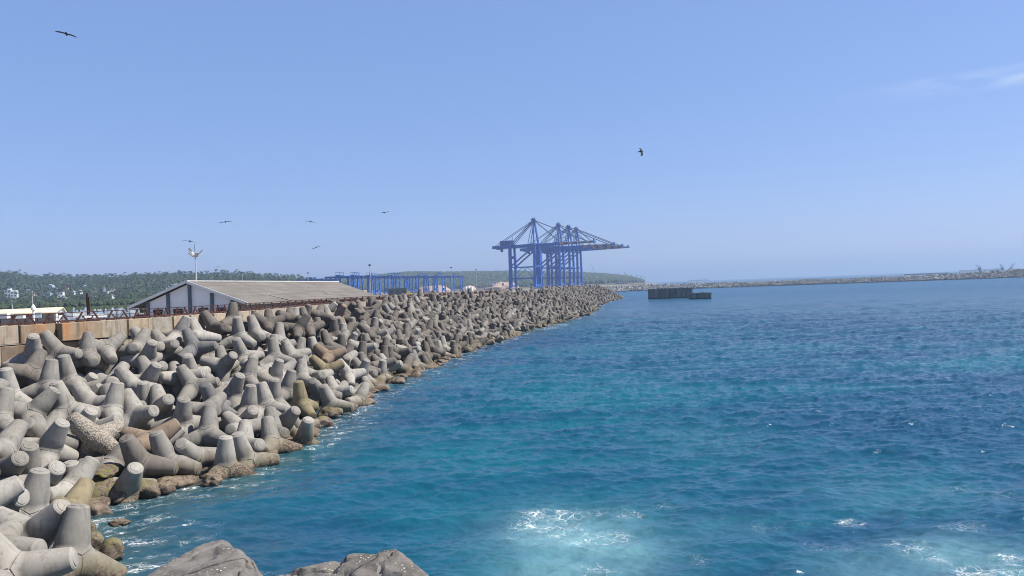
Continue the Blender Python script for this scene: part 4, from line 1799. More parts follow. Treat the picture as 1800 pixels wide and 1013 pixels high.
M_TETRA = concrete('tetrapod_concrete', [(0.0, (0.22, 0.205, 0.182)), (0.5, (0.295, 0.276, 0.247)), (1.0, (0.355, 0.334, 0.302))])
M_TETRA_OLD = concrete('old_tetrapod_concrete', [(0.0, (0.130, 0.113, 0.098)), (1.0, (0.198, 0.174, 0.152))])
M_TETRA_STAIN = concrete('stained_tetrapod_concrete', [(0.0, (0.149, 0.147, 0.144)), (1.0, (0.195, 0.191, 0.186))])
M_TETRA_BARN = concrete('barnacled_tetrapod_concrete', [(0.0, (0.30, 0.27, 0.22)), (1.0, (0.32, 0.28, 0.23))], barnacle=0.85)
M_TETRA_BROWN = concrete('brown_tetrapod_concrete', [(0.0, (0.229, 0.171, 0.125)), (1.0, (0.256, 0.194, 0.145))])
M_TETRA_ALGAE = concrete('algae_tetrapod_concrete', [(0.0, (0.213, 0.178, 0.107)), (1.0, (0.245, 0.206, 0.130))])
M_TETRA_FAR = concrete('far_tetrapod_concrete', [(0.0, (0.102, 0.091, 0.079)), (0.6, (0.172, 0.153, 0.135)), (1.0, (0.251, 0.228, 0.200))], island=True)
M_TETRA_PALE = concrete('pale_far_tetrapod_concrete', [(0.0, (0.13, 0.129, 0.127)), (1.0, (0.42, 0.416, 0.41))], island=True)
_tv, _tq = tetra_np(24, True)
_tmesh = {}
for k, m in (('grey', M_TETRA), ('old', M_TETRA_OLD), ('stain', M_TETRA_STAIN), ('barn', M_TETRA_BARN), ('brown', M_TETRA_BROWN), ('algae', M_TETRA_ALGAE)):
    o = npmesh('tetrapod', _tv, _tq, m, True)
    me = o.data
    bm = bmesh.new(); bm.from_mesh(me)
    bmesh.ops.dissolve_degenerate(bm, dist=1e-4, edges=bm.edges)
    bmesh.ops.recalc_face_normals(bm, faces=bm.faces)
    bm.to_mesh(me); bm.free()
    me.set_sharp_from_angle(angle=math.radians(33))
    _tmesh[k] = me
    bpy.data.objects.remove(o)


def unpack(s):
    a = np.array(s, float).reshape(-1, 7)
    q = a[:, 3:] / np.linalg.norm(a[:, 3:], axis=1)[:, None]
    return a[:, :3] / 100, q


def qmat(q):
    w, x, y, z = q.T
    return np.stack([np.stack([1 - 2 * (y * y + z * z), 2 * (x * y - w * z), 2 * (x * z + w * y)], -1), np.stack([2 * (x * y + w * z), 1 - 2 * (x * x + z * z), 2 * (y * z - w * x)], -1), np.stack([2 * (x * z - w * y), 2 * (y * z + w * x), 1 - 2 * (x * x + y * y)], -1)], -2)


_kind = {0: 'grey', -1: 'grey', 1: 'old', 3: 'stain', 2: 'barn', 4: 'brown', 5: 'algae'}
_pos, _q = unpack(TETRA_NEAR)
for n, (p, q, tn) in enumerate(zip(_pos, _q, TONE)):
    k = _kind[tn]
    if tn < 0 and p[1] > 62 and _rand_old(n):
        k = 'old'
    o = bpy.data.objects.new('tetrapod', _tmesh[k])
    COL.objects.link(o)
    o.location = p
    o.rotation_mode = 'QUATERNION'
    o.rotation_quaternion = q
    tetra_note(o, k, p, qmat(q[None])[0])
tetra_labels()


def stamp(name, pos, q, V, Q, mat):
    R = qmat(q)
    VV = (np.einsum('nij,kj->nki', R, V) + pos[:, None, :]).reshape(-1, 3)
    QQ = (Q[None] + (np.arange(len(pos)) * len(V))[:, None, None]).reshape(-1, Q.shape[1])
    return npmesh(name, VV, QQ, mat, True)


_lv, _lq = tetra_np(12, False)
_pos, _q = unpack(TETRA_FAR)
o = stamp('heaped_tetrapods', _pos, _q, _lv, _lq, M_TETRA_FAR)
o.data.set_sharp_from_angle(angle=math.radians(35))
tag(o, 'weathered grey brown tetrapods heaped along the far stretch of the breakwater', 'tetrapods', None, 'stuff')

# rubble core the armour lies on
M_RUBBLE = land_mat('rubble', (0.055, 0.05, 0.043), (0.10, 0.09, 0.078), 0.5)
_sv = []
_ss = np.linspace(0, SEG[-1], 160)
_prof = [(-0.75, -4.5), (-0.15, -2.0), (0.0, -1.3), (0.5, 0.47), (0.97, 0.75), (1.25, 0.8), (1.5, 0.8)]
for s in _ss:
    w = np.array([np.interp(s, SEG, W[:, k]) for k in (0, 1)]); c = np.array([np.interp(s, SEG, CR[:, k]) for k in (0, 1)])
    zc = np.interp(s, SEG, ZC) - 1.7
    for (t, z) in _prof:
        xy = w + (c - w) * t
        _sv.append((xy[0], xy[1], z if t <= 0 else zc * z / 0.8 + (0 if t > .6 else -.3)))
_n = len(_prof)
_sv += [(58, 396, -3.0), (50, 400, 3.5), (40, 404, 4.3), (30, 400, 4.3)]
_f = [(i * _n + j, i * _n + j + 1, (i + 1) * _n + j + 1, (i + 1) * _n + j) for i in range(len(_ss) - 1) for j in range(_n - 1)]
mb = MB(); mb.add(_sv[:len(_ss) * _n], _f)
# rounded head at the far end
_w, _c = Vector((*W[-1], 0)), Vector((*CR[-1], 0))
_hv = [(_c.x, _c.y, 4.4)]
for k in range(13):
    a = -0.12 + math.pi * k / 12
    r = _w - _c
    d = Vector((r.x * math.cos(a) - r.y * math.sin(a), r.x * math.sin(a) + r.y * math.cos(a), 0))
    _hv.append((_c.x + d.x * 1.05, _c.y + d.y * 1.05, -1.8))
mb.add(_hv, [(0, k, k + 1) for k in range(1, 13)])
o = mb.build('rubble_slope', M_RUBBLE)
tag(o, kind='structure')

# head of the breakwater: tetrapods round the tip
_hp, _hq = [], []
for k in range(150):
    a = random.uniform(-0.1, 2.4); t = random.uniform(0.0, 1.0)
    r = _w - _c
    d = Vector((r.x * math.cos(a) - r.y * math.sin(a), r.x * math.sin(a) + r.y * math.cos(a), 0)) * t
    _hp.append((_c.x + d.x, _c.y + d.y, 6.5 * (1 - t) + 0.5 * t))
    q = RNG.normal(size=4); _hq.append(q / np.linalg.norm(q))
o = stamp('tetrapods_at_tip', np.array(_hp), np.array(_hq), _lv, _lq, M_TETRA_FAR)
o.name = 'heaped_tetrapods'
tag(o, 'weathered tetrapods rounding the far tip of the near breakwater', 'tetrapods', None, 'stuff')

# ------------------------------------------------------------------ parapet wall of big concrete blocks with a rusty railing
WALL = [Vector(p) for p in ((-46.0, 19.5), (-38.0, 31.5), (-29.4, 44.0), (-24.6, 51.0), (-22.2, 59.0), (-21.5, 66.0), (-20.5, 91.0), (-17.0, 115.0), (-12.0, 144.0), (-4.4, 166.0), (3.0, 197.0))]
WTOP = 6.8
M_BLOCK = None


def block_mat(name='stained_block_concrete', rust=1.0):
    m, t = newmat(name)
    pos = t.n('ShaderNodeNewGeometry').outputs['Position']
    r = t.n('ShaderNodeObjectInfo').outputs['Random']
    base = t.ramp(r, [(0.0, (0.20, 0.155, 0.115)), (0.25, (0.42, 0.32, 0.21)), (0.6, (0.43, 0.365, 0.275)), (1.0, (0.31, 0.285, 0.24))])
    n = t.noise(pos, 2.2, 6.0, 0.65)
    c = t.mix(t.maprange(n, 0.4, 0.7, 0.0, 0.7), base, t.mix(1.0, base, (0.55, 0.5, 0.43), 'MULTIPLY'))
    st = t.noise(t.mapping(pos, (1.5, 1.5, 0.14)), 1.0, 6.0, 0.62, 0.8)
    z = t.n('ShaderNodeSeparateXYZ', {'Vector': pos}).outputs[2]
    up = t.maprange(z, 5.0, 6.2, 0.15, 1.0)
    c = t.mix(t.math('MULTIPLY', t.maprange(st, 0.50, 0.72, 0.0, rust * 0.8), up), c, (0.50, 0.19, 0.05))
    dk = t.noise(t.mapping(pos, (3.7, 3.7, 0.25), (9, 3, 1)), 1.0, 5.0, 0.6)
    c = t.mix(t.maprange(dk, 0.54, 0.7, 0.0, 0.75), c, (0.10, 0.085, 0.07))
    t.surface(c, 0.9, t.bump(n, 0.4, 0.05))
    return m


M_BLOCK = block_mat()
M_BAND = block_mat('weathered_band_concrete', 0.15)
M_RUST, _t = newmat('rusted_steel')
_p = _t.n('ShaderNodeNewGeometry').outputs['Position']
_nn = _t.noise(_p, 6.0, 5.0, 0.6)
_t.surface(_t.mix(_t.maprange(_nn, 0.35, 0.65), (0.032, 0.014, 0.012), (0.095, 0.034, 0.025)), 0.85, _t.bump(_nn, 0.3, 0.01))

wall = thing('parapet_wall', (WALL[2].x, WALL[2].y, 4.0), 'long stained concrete block wall with orange rust streaks behind the tetrapods', 'wall')


def wchild(mb, name, mat, root=wall):
    o = mb.build(name, mat, root)
    o.matrix_parent_inverse = Matrix.Translation(-Vector(root.location))
    return o


def walk(poly, s):
    for a, b in zip(poly, poly[1:]):
        L = (b - a).length
        if s <= L:
            d = (b - a) / L
            return a + d * s, d
        s -= L
    return b, d


_s0 = 12.0
_len = sum((b - a).length for a, b in zip(WALL, WALL[1:]))
_rr = random.Random(3)
for course, (z0, z1) in enumerate(((5.72, WTOP), (4.45, 5.63), (3.2, 4.39))):
    s = 4.0 + course * 0.7
    while s < 52.0:
        L = _rr.choice((1.75, 2.05, 2.3, 2.6))
        p, d = walk(WALL, s + L / 2)
        back = Vector((-d.y, d.x))
        off = _rr.choice((-.26, -.1, 0.0, 0.08, 0.22)) + _rr.uniform(-.03, .03) + (0.06 if course else 0)
        c = p + back * (0.8 + off)
        mb = MB()
        mb.box((c.x, c.y, (z0 + z1) / 2 + _rr.uniform(-.015, .015)), (L - 0.11, 1.6, z1 - z0), math.atan2(d.y, d.x) + _rr.uniform(-.045, .045))
        o = wchild(mb, 'concrete_block', M_BLOCK if s < 33 else M_BAND)
        bv = o.modifiers.new('edge', 'BEVEL'); bv.width = 0.025; bv.segments = 1
        s += L
# the wall goes on, further out, as one cast band
mb = MB()
s = 52.0
while s < _len - 0.5:
    L = min(5.0, _len - s)
    p, d = walk(WALL, s + L / 2)
    back = Vector((-d.y, d.x)); c = p + back * 0.8
    mb.box((c.x, c.y, 5.2), (L - 0.03, 1.6, 3.18), math.atan2(d.y, d.x))
    s += L
wchild(mb, 'wall_band', M_BAND)

rail = thing('rusty_railing', (WALL[2].x, WALL[2].y, WTOP), 'rusty red brown steel railing with leaning posts along the top of the block wall', 'railing')
s = 3.0
mbr = [MB(), MB(), MB()]
prev = None
npost = 0
while s < _len - 12:
    step = 0.95 if s < 55 else (2.2 if s < 90 else 5.0)
    p, d = walk(WALL, s)
    back = Vector((-d.y, d.x)); c = p + back * 0.55
    d3 = Vector((d.x, d.y, 0))
    base = Vector((c.x, c.y, WTOP))
    H = 0.62
    thick = 0.085 if s < 60 else 0.13
    mb = MB()
    # a leaning leg, a short upright and a foot plate make one post
    lean = 0.24 if npost % 2 else -0.24
    mb.beam(base - d3 * lean, base + d3 * lean * 0.6 + Vector((0, 0, H)), thick)
    mb.beam(base + d3 * lean * 0.6 + Vector((0, 0, H * .55)), base + d3 * lean * 1.7 + Vector((0, 0, 0.0)), thick * .7)
    mb.box(base + Vector((0, 0, 0.02)), (0.5, 0.2, 0.04), math.atan2(d.y, d.x))
    if npost < 96:
        wchild(mb, 'post', M_RUST, rail)
    npost += 1
    tops = [base + Vector((0, 0, z)) + (d3 * lean * 0.5 if z > .5 else Vector((0, 0, 0))) for z in (0.6, 0.36, 0.1)]
    if prev is not None:
        for m_, a, b, w_ in zip(mbr, prev, tops, (0.05, 0.035, 0.10)):
            m_.beam(a, b, w_ * (1 if s < 60 else 1.5))
    prev = tops
    s += step
wchild(mbr[0], 'top_rail', M_RUST, rail)
wchild(mbr[1], 'middle_rail', M_RUST, rail)
wchild(mbr[2], 'bottom_rail', M_RUST, rail)
# rusted sheet panels that hang on the far stretch of the railing
s = 70.0
while s < _len - 20:
    p, d = walk(WALL, s); back = Vector((-d.y, d.x)); c = p + back * 0.62
    mb = MB()
    mb.box((c.x, c.y, WTOP + 0.28), (_rr.uniform(1.6, 2.6), 0.03, 0.42), math.atan2(d.y, d.x))
    wchild(mb, 'sheet_panel', M_RUST, rail)
    s += _rr.uniform(2.4, 3.6)

# rocks along the waterline
M_ROCK, _t = newmat('shore_rock')
_p = _t.n('ShaderNodeNewGeometry').outputs['Position']
_z = _t.n('ShaderNodeSeparateXYZ', {'Vector': _p}).outputs[2]
_n1 = _t.noise(_p, 2.5, 6.0, 0.65); _n2 = _t.noise(_p, 12.0, 4.0, 0.7)
_c = _t.mix(_t.maprange(_n1, 0.4, 0.6), (0.085, 0.06, 0.042), (0.20, 0.15, 0.11))
_c = _t.mix(_t.maprange(_n2, 0.55, 0.66, 0.0, 0.8), _c, (0.33, 0.27, 0.21))
_c = _t.mix(_t.math('MULTIPLY', _t.maprange(_z, 0.35, 0.9), _t.maprange(_n1, 0.45, 0.55)), _c, (0.13, 0.135, 0.03))
_c = _t.mix(_t.maprange(_z, 0.15, 0.0, 0, 0.8), _c, (0.02, 0.018, 0.014))
_t.surface(_c, 0.7, _t.bump(_t.math('ADD', _n1, _t.math('MULTIPLY', _n2, .3)), 0.8, 0.08))


def rock(loc, size, seed, name='shore_rock', mat=None, sub=4, rough=0.28, rz=0.0):
    rg = random.Random(seed)
    bm = bmesh.new()
    bmesh.ops.create_icosphere(bm, subdivisions=sub, radius=1.0)
    from mathutils import noise
    off = Vector((rg.uniform(0, 50), rg.uniform(0, 50), rg.uniform(0, 50)))
    # a few random cleavage planes give flat faces
    planes = [(Vector((rg.gauss(0, 1), rg.gauss(0, 1), rg.gauss(0, 1))).normalized(), rg.uniform(.62, .9)) for _ in range(9)]
    for v in bm.verts:
        p = v.co.copy()
        for nrm, dd in planes:
            e = p.dot(nrm) - dd
            if e > 0: p -= nrm * e * 0.9
        k = noise.fractal(p * 1.3 + off, 0.9, 2.1, 4) * rough
        p += v.co * k
        v.co = Vector((p.x * size[0], p.y * size[1], p.z * size[2]))
    me = bpy.data.meshes.new(name); bm.to_mesh(me); bm.free()
    me.materials.append(mat or M_ROCK)
    me.polygons.foreach_set('use_smooth', [True] * len(me.polygons))
    o = bpy.data.objects.new(name, me); COL.objects.link(o)
    o.location = loc; o.rotation_euler = (0, 0, rz)
    return o


_rocks = [  # pixel, height of the middle, half sizes, label
    (197, 969, 0.3, (.36, .36, .42), 'round encrusted stump standing alone in the water before the breakwater'),
    (163, 958, 0.3, (.33, .33, .42), 'round encrusted stump in the water touching the lowest pale tetrapod'),
    (210, 922, 0.0, (.55, .3, .16), 'flat light reef stone just breaking the surface'),
    (160, 872, 0.4, (1.1, .8, .65), 'green and yellow weed covered boulder under the barnacled tetrapod'),
    (178, 826, 1.2, (1.0, .6, .25), 'thin mossy slab wedged under the barnacled tetrapod'),
    (150, 893, 0.2, (.9, .6, .45), 'brown wet rock at the waterline below the mossy boulder'),
    (205, 868, 0.3, (.9, .6, .5), 'dark brown rock at the waterline beside the weed covered boulder'),
    (245, 862, 0.25, (.9, .6, .45), 'brown knobbly rock below the algae stained tetrapod leg'),
    (310, 850, 0.15, (1.2, .5, .4), 'low reddish brown rock at the waterline under the pale tetrapods'),
    (372, 846, 0.15, (.5, .4, .35), 'small pale encrusted rock in the water beyond the low reddish rock'),
    (455, 800, 0.15, (.9, .5, .4), 'encrusted brown rock at the foot of the stacked tetrapod legs'),
    (600, 718, 0.2, (.9, .6, .45), 'yellow weed covered rock at the waterline before the foaming gap'),
    (650, 676, 0.25, (1.3, .8, .6), 'dark encrusted boulder at the waterline behind the foaming gap'),
]
for i, (px, py, z, sz, lab) in enumerate(_rocks):
    p = G(px, py, z)
    o = rock(p, sz, 40 + i, rz=i * 1.3, rough=0.12 if i < 2 else 0.28)
    tag(o, lab, 'rock')

for k in range(22):
    s_ = np.interp(29 + 2.9 * k, W[:, 1], SEG)
    w = np.array([np.interp(s_, SEG, W[:, m_]) for m_ in (0, 1)])
    sz = random.uniform(.4, .85)
    o = rock((w[0] + random.uniform(.1, 1.1), w[1], random.uniform(-.1, .2)), (sz * 1.2, sz, sz * .7), 90 + k, rz=k * 1.7)
    tag(o, 'small wet brown rock at the waterline at the feet of the tetrapods', 'rock', 'wet rocks along the waterline')

# the two big slabs in front of the photographer
M_SLAB, _t = newmat('slab_rock')
_p = _t.n('ShaderNodeNewGeometry').outputs['Position']
_n1 = _t.noise(_p, 1.7, 6.0, 0.6); _n2 = _t.noise(_p, 9.0, 6.0, 0.7)
_c = _t.mix(_t.maprange(_n1, 0.38, 0.62), (0.178, 0.166, 0.154), (0.104, 0.097, 0.09))
_c = _t.mix(_t.maprange(_n2, 0.42, 0.7, 0, .6), _c, (0.205, 0.182, 0.158))
_cr = _t.n('ShaderNodeTexVoronoi', {'Vector': _t.mix(0.25, _p, _t.noise(_p, 1.5, 3.0, out='Color')), 'Scale': 0.75}, feature='DISTANCE_TO_EDGE').outputs['Distance']
_crk = _t.maprange(_cr, 0.0, 0.018)
_c = _t.mix(_crk, (0.03, 0.026, 0.022), _c)
_vo = _t.n('ShaderNodeTexVoronoi', {'Vector': _p, 'Scale': 13.0, 'Randomness': 1.0})
_patch = _t.maprange(_t.noise(_p, 1.1, 3.0, 0.55), 0.55, 0.66)
_dot = _t.math('MULTIPLY', _t.maprange(_vo.outputs['Distance'], 0.30, 0.20), _patch)
_c = _t.mix(_t.math('MULTIPLY', _patch, 0.55), _c, (0.075, 0.068, 0.06))
_c = _t.mix(_dot, _c, (0.62, 0.57, 0.47))
_h = _t.math('ADD', _t.math('ADD', _t.math('MULTIPLY', _n2, .5), _n1), _t.math('ADD', _t.math('MULTIPLY', _dot, .25), _t.math('MULTIPLY', _crk, .35)))
_t.surface(_c, 0.85, _t.bump(_h, 0.7, 0.09))


def slab(outline, ztop, seed, label, dip):
    """a ledge of bedded rock: flat stepped top inside the outline, broken steep sides outside it"""
    from mathutils import noise
    pts = [G(px, py, ztop + dz) for px, py, dz in outline]
    poly = np.array([(p.x, p.y) for p in pts])
    zs = np.array([p.z for p in pts])
    lo, hi = poly.min(0) - 1.6, poly.max(0) + 1.6
    st = 0.045
    xs = np.arange(lo[0], hi[0], st); ys = np.arange(lo[1], hi[1], st)
    GX, GY = np.meshgrid(xs, ys, indexing='ij')
    dist = np.full(GX.shape, 1e9); inside = np.zeros(GX.shape, bool)
    wsum = np.zeros(GX.shape); zsum = np.zeros(GX.shape)
    n = len(poly)
    for k in range(n):
        a, b = poly[k], poly[(k + 1) % n]
        d = b - a
        t = np.clip(((GX - a[0]) * d[0] + (GY - a[1]) * d[1]) / (d @ d), 0, 1)
        dist = np.minimum(dist, np.hypot(GX - a[0] - t * d[0], GY - a[1] - t * d[1]))
        c = (a[1] > GY) != (b[1] > GY)
        inside ^= c & (GX < (b[0] - a[0]) * (GY - a[1]) / (b[1] - a[1] + 1e-12) + a[0])
        w = 1 / (np.hypot(GX - a[0], GY - a[1]) ** 2 + .05)
        wsum += w; zsum += w * zs[k]
    sd = np.where(inside, -dist, dist)
    Z = zsum / wsum
    c0 = poly.mean(0)
    for a in range(GX.shape[0]):
        for b in range(GX.shape[1]):
            x, y = GX[a, b], GY[a, b]
            v = Vector((x, y, seed * 7.0))
            f = noise.fractal(v * 0.9, 0.9, 2.0, 6)
            fine = noise.fractal(v * 5.0, 0.75, 2.1, 5)
            # bedding steps that follow the dip of the rock
            q = (x - c0[0]) * dip[0] + (y - c0[1]) * dip[1] + f * .35
            step = math.floor(q / .34) + min(1.0, (q / .34 - math.floor(q / .34)) * 5.0)
            # joints: grooves where two cells meet
            vd = noise.voronoi(Vector((x * .75 + f * .25, y * .55 + f * .2, seed * 3.0)))[0]
            joint = max(0.0, 1.0 - (vd[1] - vd[0]) / .05)
            s_ = sd[a, b] + f * .16 + fine * .05
            drop = 0.0
            if s_ > -.24:
                e = s_ + .24
                drop = .9 * e * e / .24 if e < .2 else .15 + (e - .2) * 2.2 + (math.floor((e - .2) * 3.2) / 3.2 - (e - .2)) * .5
            Z[a, b] += f * .045 + fine * .018 + step * .06 - joint * .10 - drop
    Z = np.maximum(Z, -1.2)
    V = np.stack([GX, GY, Z], -1).reshape(-1, 3)
    I = np.arange(GX.size).reshape(GX.shape)
    Fc = np.stack([I[:-1, :-1], I[1:, :-1], I[1:, 1:], I[:-1, 1:]], -1).reshape(-1, 4)
    keep = (V[Fc][:, :, 2] > -1.15).any(1)
    o = npmesh('slab_rock', V, Fc[keep], M_SLAB, True)
    o.data.set_sharp_from_angle(angle=math.radians(38))
    tag(o, label, 'rock')


slab([(228, 1016, -.1), (296, 970, -.02), (346, 944, .0), (392, 934, .02), (410, 938, 0), (414, 952, 0), (434, 958, 0), (445, 985, -.05), (450, 1030, -.2), (440, 1090, -.3), (330, 1110, -.3), (215, 1080, -.25)], 3.4, 1, 'grey brown slab rock left of the gap, specked with white barnacles along a crack', (.5, -.35))
slab([(395, 1022, -.1), (465, 1000, -.02), (555, 983, .02), (625, 970, .02), (668, 972, .02), (702, 968, .02), (730, 984, 0), (756, 1010, -.05), (775, 1060, -.2), (740, 1120, -.3), (560, 1130, -.3), (430, 1080, -.25)], 3.2, 2, 'wider slab rock with a dark diagonal crack and a band of pale barnacles', (.45, .3))

# scrap of striped cloth at the bottom corner of the picture
M_CLOTH, _t = newmat('striped_cloth')
_o = _t.n('ShaderNodeTexCoord').outputs['Object']
_wv = _t.n('ShaderNodeTexWave', {'Vector': _o, 'Scale': 6.0, 'Distortion': 1.0}).outputs['Fac']
_t.surface(_t.mix(_t.maprange(_wv, .45, .55), (0.42, 0.10, 0.16), (0.6, 0.5, 0.55)), 0.9)
_cl = rock(P(2, 1003, 23.5), (.22, .16, .14), 77, 'cloth', M_CLOTH, 4, .5)
tag(_cl, 'crumpled pink and white striped cloth lying on a tetrapod', 'cloth')
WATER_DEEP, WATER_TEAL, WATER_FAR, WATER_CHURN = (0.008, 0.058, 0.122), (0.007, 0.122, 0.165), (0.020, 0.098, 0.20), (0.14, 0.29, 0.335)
# ------------------------------------------------------------------ water: one sheet to the horizon, real waves near the camera
def wave_tile(N, L, peak, rms, wdir, seed, spread=2.0, lo=0.0):
    """a periodic patch of wind sea (height and sideways shift) from a random spectrum"""
    rg = np.random.default_rng(seed)
    k1 = np.fft.fftfreq(N, L / N) * 2 * np.pi
    kx, ky = np.meshgrid(k1, k1, indexing='ij')
    k = np.hypot(kx, ky); k[0, 0] = 1e9
    kp = 2 * np.pi / peak
    cosw = (kx * wdir[0] + ky * wdir[1]) / k
    S = np.exp(-1.25 * (kp / k) ** 2) / k ** 3.4 * (np.abs(cosw) ** spread + 0.06)
    S[0, 0] = 0
    S *= np.exp(-(k * L / N * 0.35) ** 2)
    a = (rg.normal(size=(N, N)) + 1j * rg.normal(size=(N, N))) * np.sqrt(S)
    h = np.fft.ifft2(a).real
    sc = rms / h.std()
    dx = np.fft.ifft2(1j * kx / k * a).real * sc
    dy = np.fft.ifft2(1j * ky / k * a).real * sc
    return h * sc, dx, dy


def bil(T, x, y, L):
    N = T.shape[0]
    fx = (x / L % 1.0) * N; fy = (y / L % 1.0) * N
    i = np.floor(fx).astype(int); j = np.floor(fy).astype(int)
    a = fx - i; b = fy - j
    i %= N; j %= N; i2 = (i + 1) % N; j2 = (j + 1) % N
    return T[i, j] * (1 - a) * (1 - b) + T[i2, j] * a * (1 - b) + T[i, j2] * (1 - a) * b + T[i2, j2] * a * b


_wd = np.array([0.50, -0.87])
T0 = wave_tile(128, 140.0, 12.0, 0.085, np.array([0.25, -0.97]), 3, 8.0)
T1 = wave_tile(512, 83.0, 3.0, 0.043, np.array([0.22, -0.97]), 1, 5.0)
T2 = wave_tile(512, 23.0, 1.0, 0.0135, np.array([0.35, -0.94]), 2, 3.5)
_ct, _st = math.cos(0.35), math.sin(0.35)

# polar sheet: close rows and columns where the camera looks, coarse elsewhere
_az = np.concatenate([np.linspace(-math.pi, -0.80, 26)[:-1], np.linspace(-0.80, 0.80, 1150), np.linspace(0.80, math.pi, 26)[1:]])
_dep = np.concatenate([np.linspace(900, 370, 16)[:-1], np.linspace(370, 60, 560)[:-1], np.linspace(60, 6, 150)[:-1], np.geomspace(6, 0.6, 16)])
_rad = CAMZ * 770.0 / _dep            # rows about half a pixel apart at 1024 px width
_rad = _rad[_rad < 16000]
_rad = np.concatenate([[0.5, 2, 4], _rad])
AZ, RA = np.meshgrid(_az, _rad, indexing='ij')
X = RA * np.sin(AZ); Y = RA * np.cos(AZ)
_dr = np.gradient(_rad)[None, :] * np.ones_like(AZ)
_amp = np.interp(RA, [30, 50, 130, 400], [0.9, 1.5, 1.8, 1.7])     # choppier away from the sheltered corner
f1 = np.clip(1.6 - _dr / 1.8, 0, 1) * _amp; f2 = np.clip(1.6 - _dr / 0.5, 0, 1) * _amp
x2 = X * _ct - Y * _st; y2 = X * _st + Y * _ct
h1, dx1, dy1 = [bil(T, X, Y, 83.0) for T in T1]
h2, dx2, dy2 = [bil(T, x2, y2, 23.0) for T in T2]
h0 = bil(T0[0], X, Y, 140.0)
# calmer in the lee right at the stones
_wd2 = np.full(X.shape, 1e9)
for a, b in zip(W[:-1], W[1:]):
    d = b - a; t = np.clip(((X - a[0]) * d[0] + (Y - a[1]) * d[1]) / (d @ d), 0, 1)
    _wd2 = np.minimum(_wd2, np.hypot(X - a[0] - t * d[0], Y - a[1] - t * d[1]))
calm = np.clip(0.45 + _wd2 / 18.0, 0, 1)
Z = (h0 * np.clip(1.6 - _dr / 4.0, 0, 1) + h1 * f1 + h2 * f2) * calm
X = X + (dx1 * f1 * 0.5 + dx2 * f2 * 0.3 * _ct + dy2 * f2 * .3 * _st) * calm
Y = Y + (dy1 * f1 * 0.5 - dx2 * f2 * 0.3 * _st + dy2 * f2 * .3 * _ct) * calm


def gpt(px, py):
    p = G(px, py); return p.x, p.y


# stirred, air-filled water where swell breaks over a sunken rock, and the foam lying on it
churn = np.zeros_like(X); foam = np.zeros_like(X)


def blob(px, py, rx, ry, amt, arr, power=2.0):
    cx, cy = gpt(px, py)
    ex = abs(gpt(px + rx, py)[0] - cx)
    e0 = gpt(px, py + ry)[1]; e1 = gpt(px, py - ry)[1]
    ey = abs(e1 - e0) / 2
    q = ((X - cx) / ex) ** 2 + ((Y - cy) / ey) ** 2
    np.maximum(arr, amt * np.exp(-q ** (power / 2) * 1.2), out=arr)


for b in ((1000, 940, 150, 52, 1.0), (960, 925, 70, 30, 1.0), (1080, 970, 130, 50, .85), (1010, 1000, 160, 40, .8), (1700, 975, 160, 50, .75), (1560, 1000, 170, 40, .4), (1780, 1000, 90, 30, 1.0), (1560, 870, 170, 40, .14), (1250, 930, 200, 30, .14), (1250, 770, 120, 30, .1)):
    blob(*b, churn)
for b in ((960, 915, 90, 24, .6), (1030, 950, 110, 30, .42), (965, 900, 62, 10, 1.0), (925, 918, 30, 10, .9), (1000, 903, 70, 6, .8), (1105, 905, 35, 9, .6), (1170, 893, 40, 6, .45), (975, 925, 80, 30, .6), (1080, 945, 50, 18, .55), (905, 950, 22, 12, .5), (1230, 985, 30, 14, .4), (1050, 1000, 60, 12, .5), (1345, 925, 45, 10, .36), (1415, 948, 60, 8, .42), (1460, 965, 70, 14, .4), (1600, 960, 60, 22, .5), (1650, 975, 40, 12, .6), (1735, 1000, 75, 20, 1.0), (1780, 978, 40, 16, .9), (1690, 1010, 60, 10, .9), (1500, 915, 40, 8, .6), (1680, 860, 70, 14, .38), (1760, 872, 50, 12, .4), (1690, 925, 60, 12, .5), (1090, 545, 30, 2, .4)):
    blob(*b, foam)
# white water along the armour stones: patchy
_pat = bil(T1[0], X * 1.7 + 5, Y * 1.7, 83.0) / 0.043
_edge = np.exp(-(_wd2 / np.maximum(0.6, 2.6 + 0.9 * _pat)) ** 2) * np.clip(0.5 + 0.5 * _pat, 0, 1)
np.maximum(foam, _edge, out=foam)
for b in ((645, 712, 22, 10, 1.0), (625, 728, 16, 7, .9), (700, 668, 18, 5, .6), (985, 571, 20, 3, .9), (960, 577, 30, 3, .8), (860, 597, 12, 4, .6), (235, 879, 14, 4, .9), (150, 905, 20, 5, .5)):
    blob(*b, foam)
shallow = np.zeros_like(X); tealm = np.zeros_like(X)
for b in ((1050, 690, 260, 70, .9), (850, 790, 160, 60, .8), (1250, 620, 300, 40, .6), (760, 900, 120, 60, .5), (1600, 850, 200, 60, .5), (1120, 600, 80, 12, .6)):
    blob(*b, tealm)
shallow[:] = np.exp(-(_wd2 / 4.5) ** 2) * np.clip((75 - Y) / 40, 0, 1)
for b in ((230, 930, 120, 60, .9), (330, 885, 100, 25, .7)):
    blob(*b, shallow)

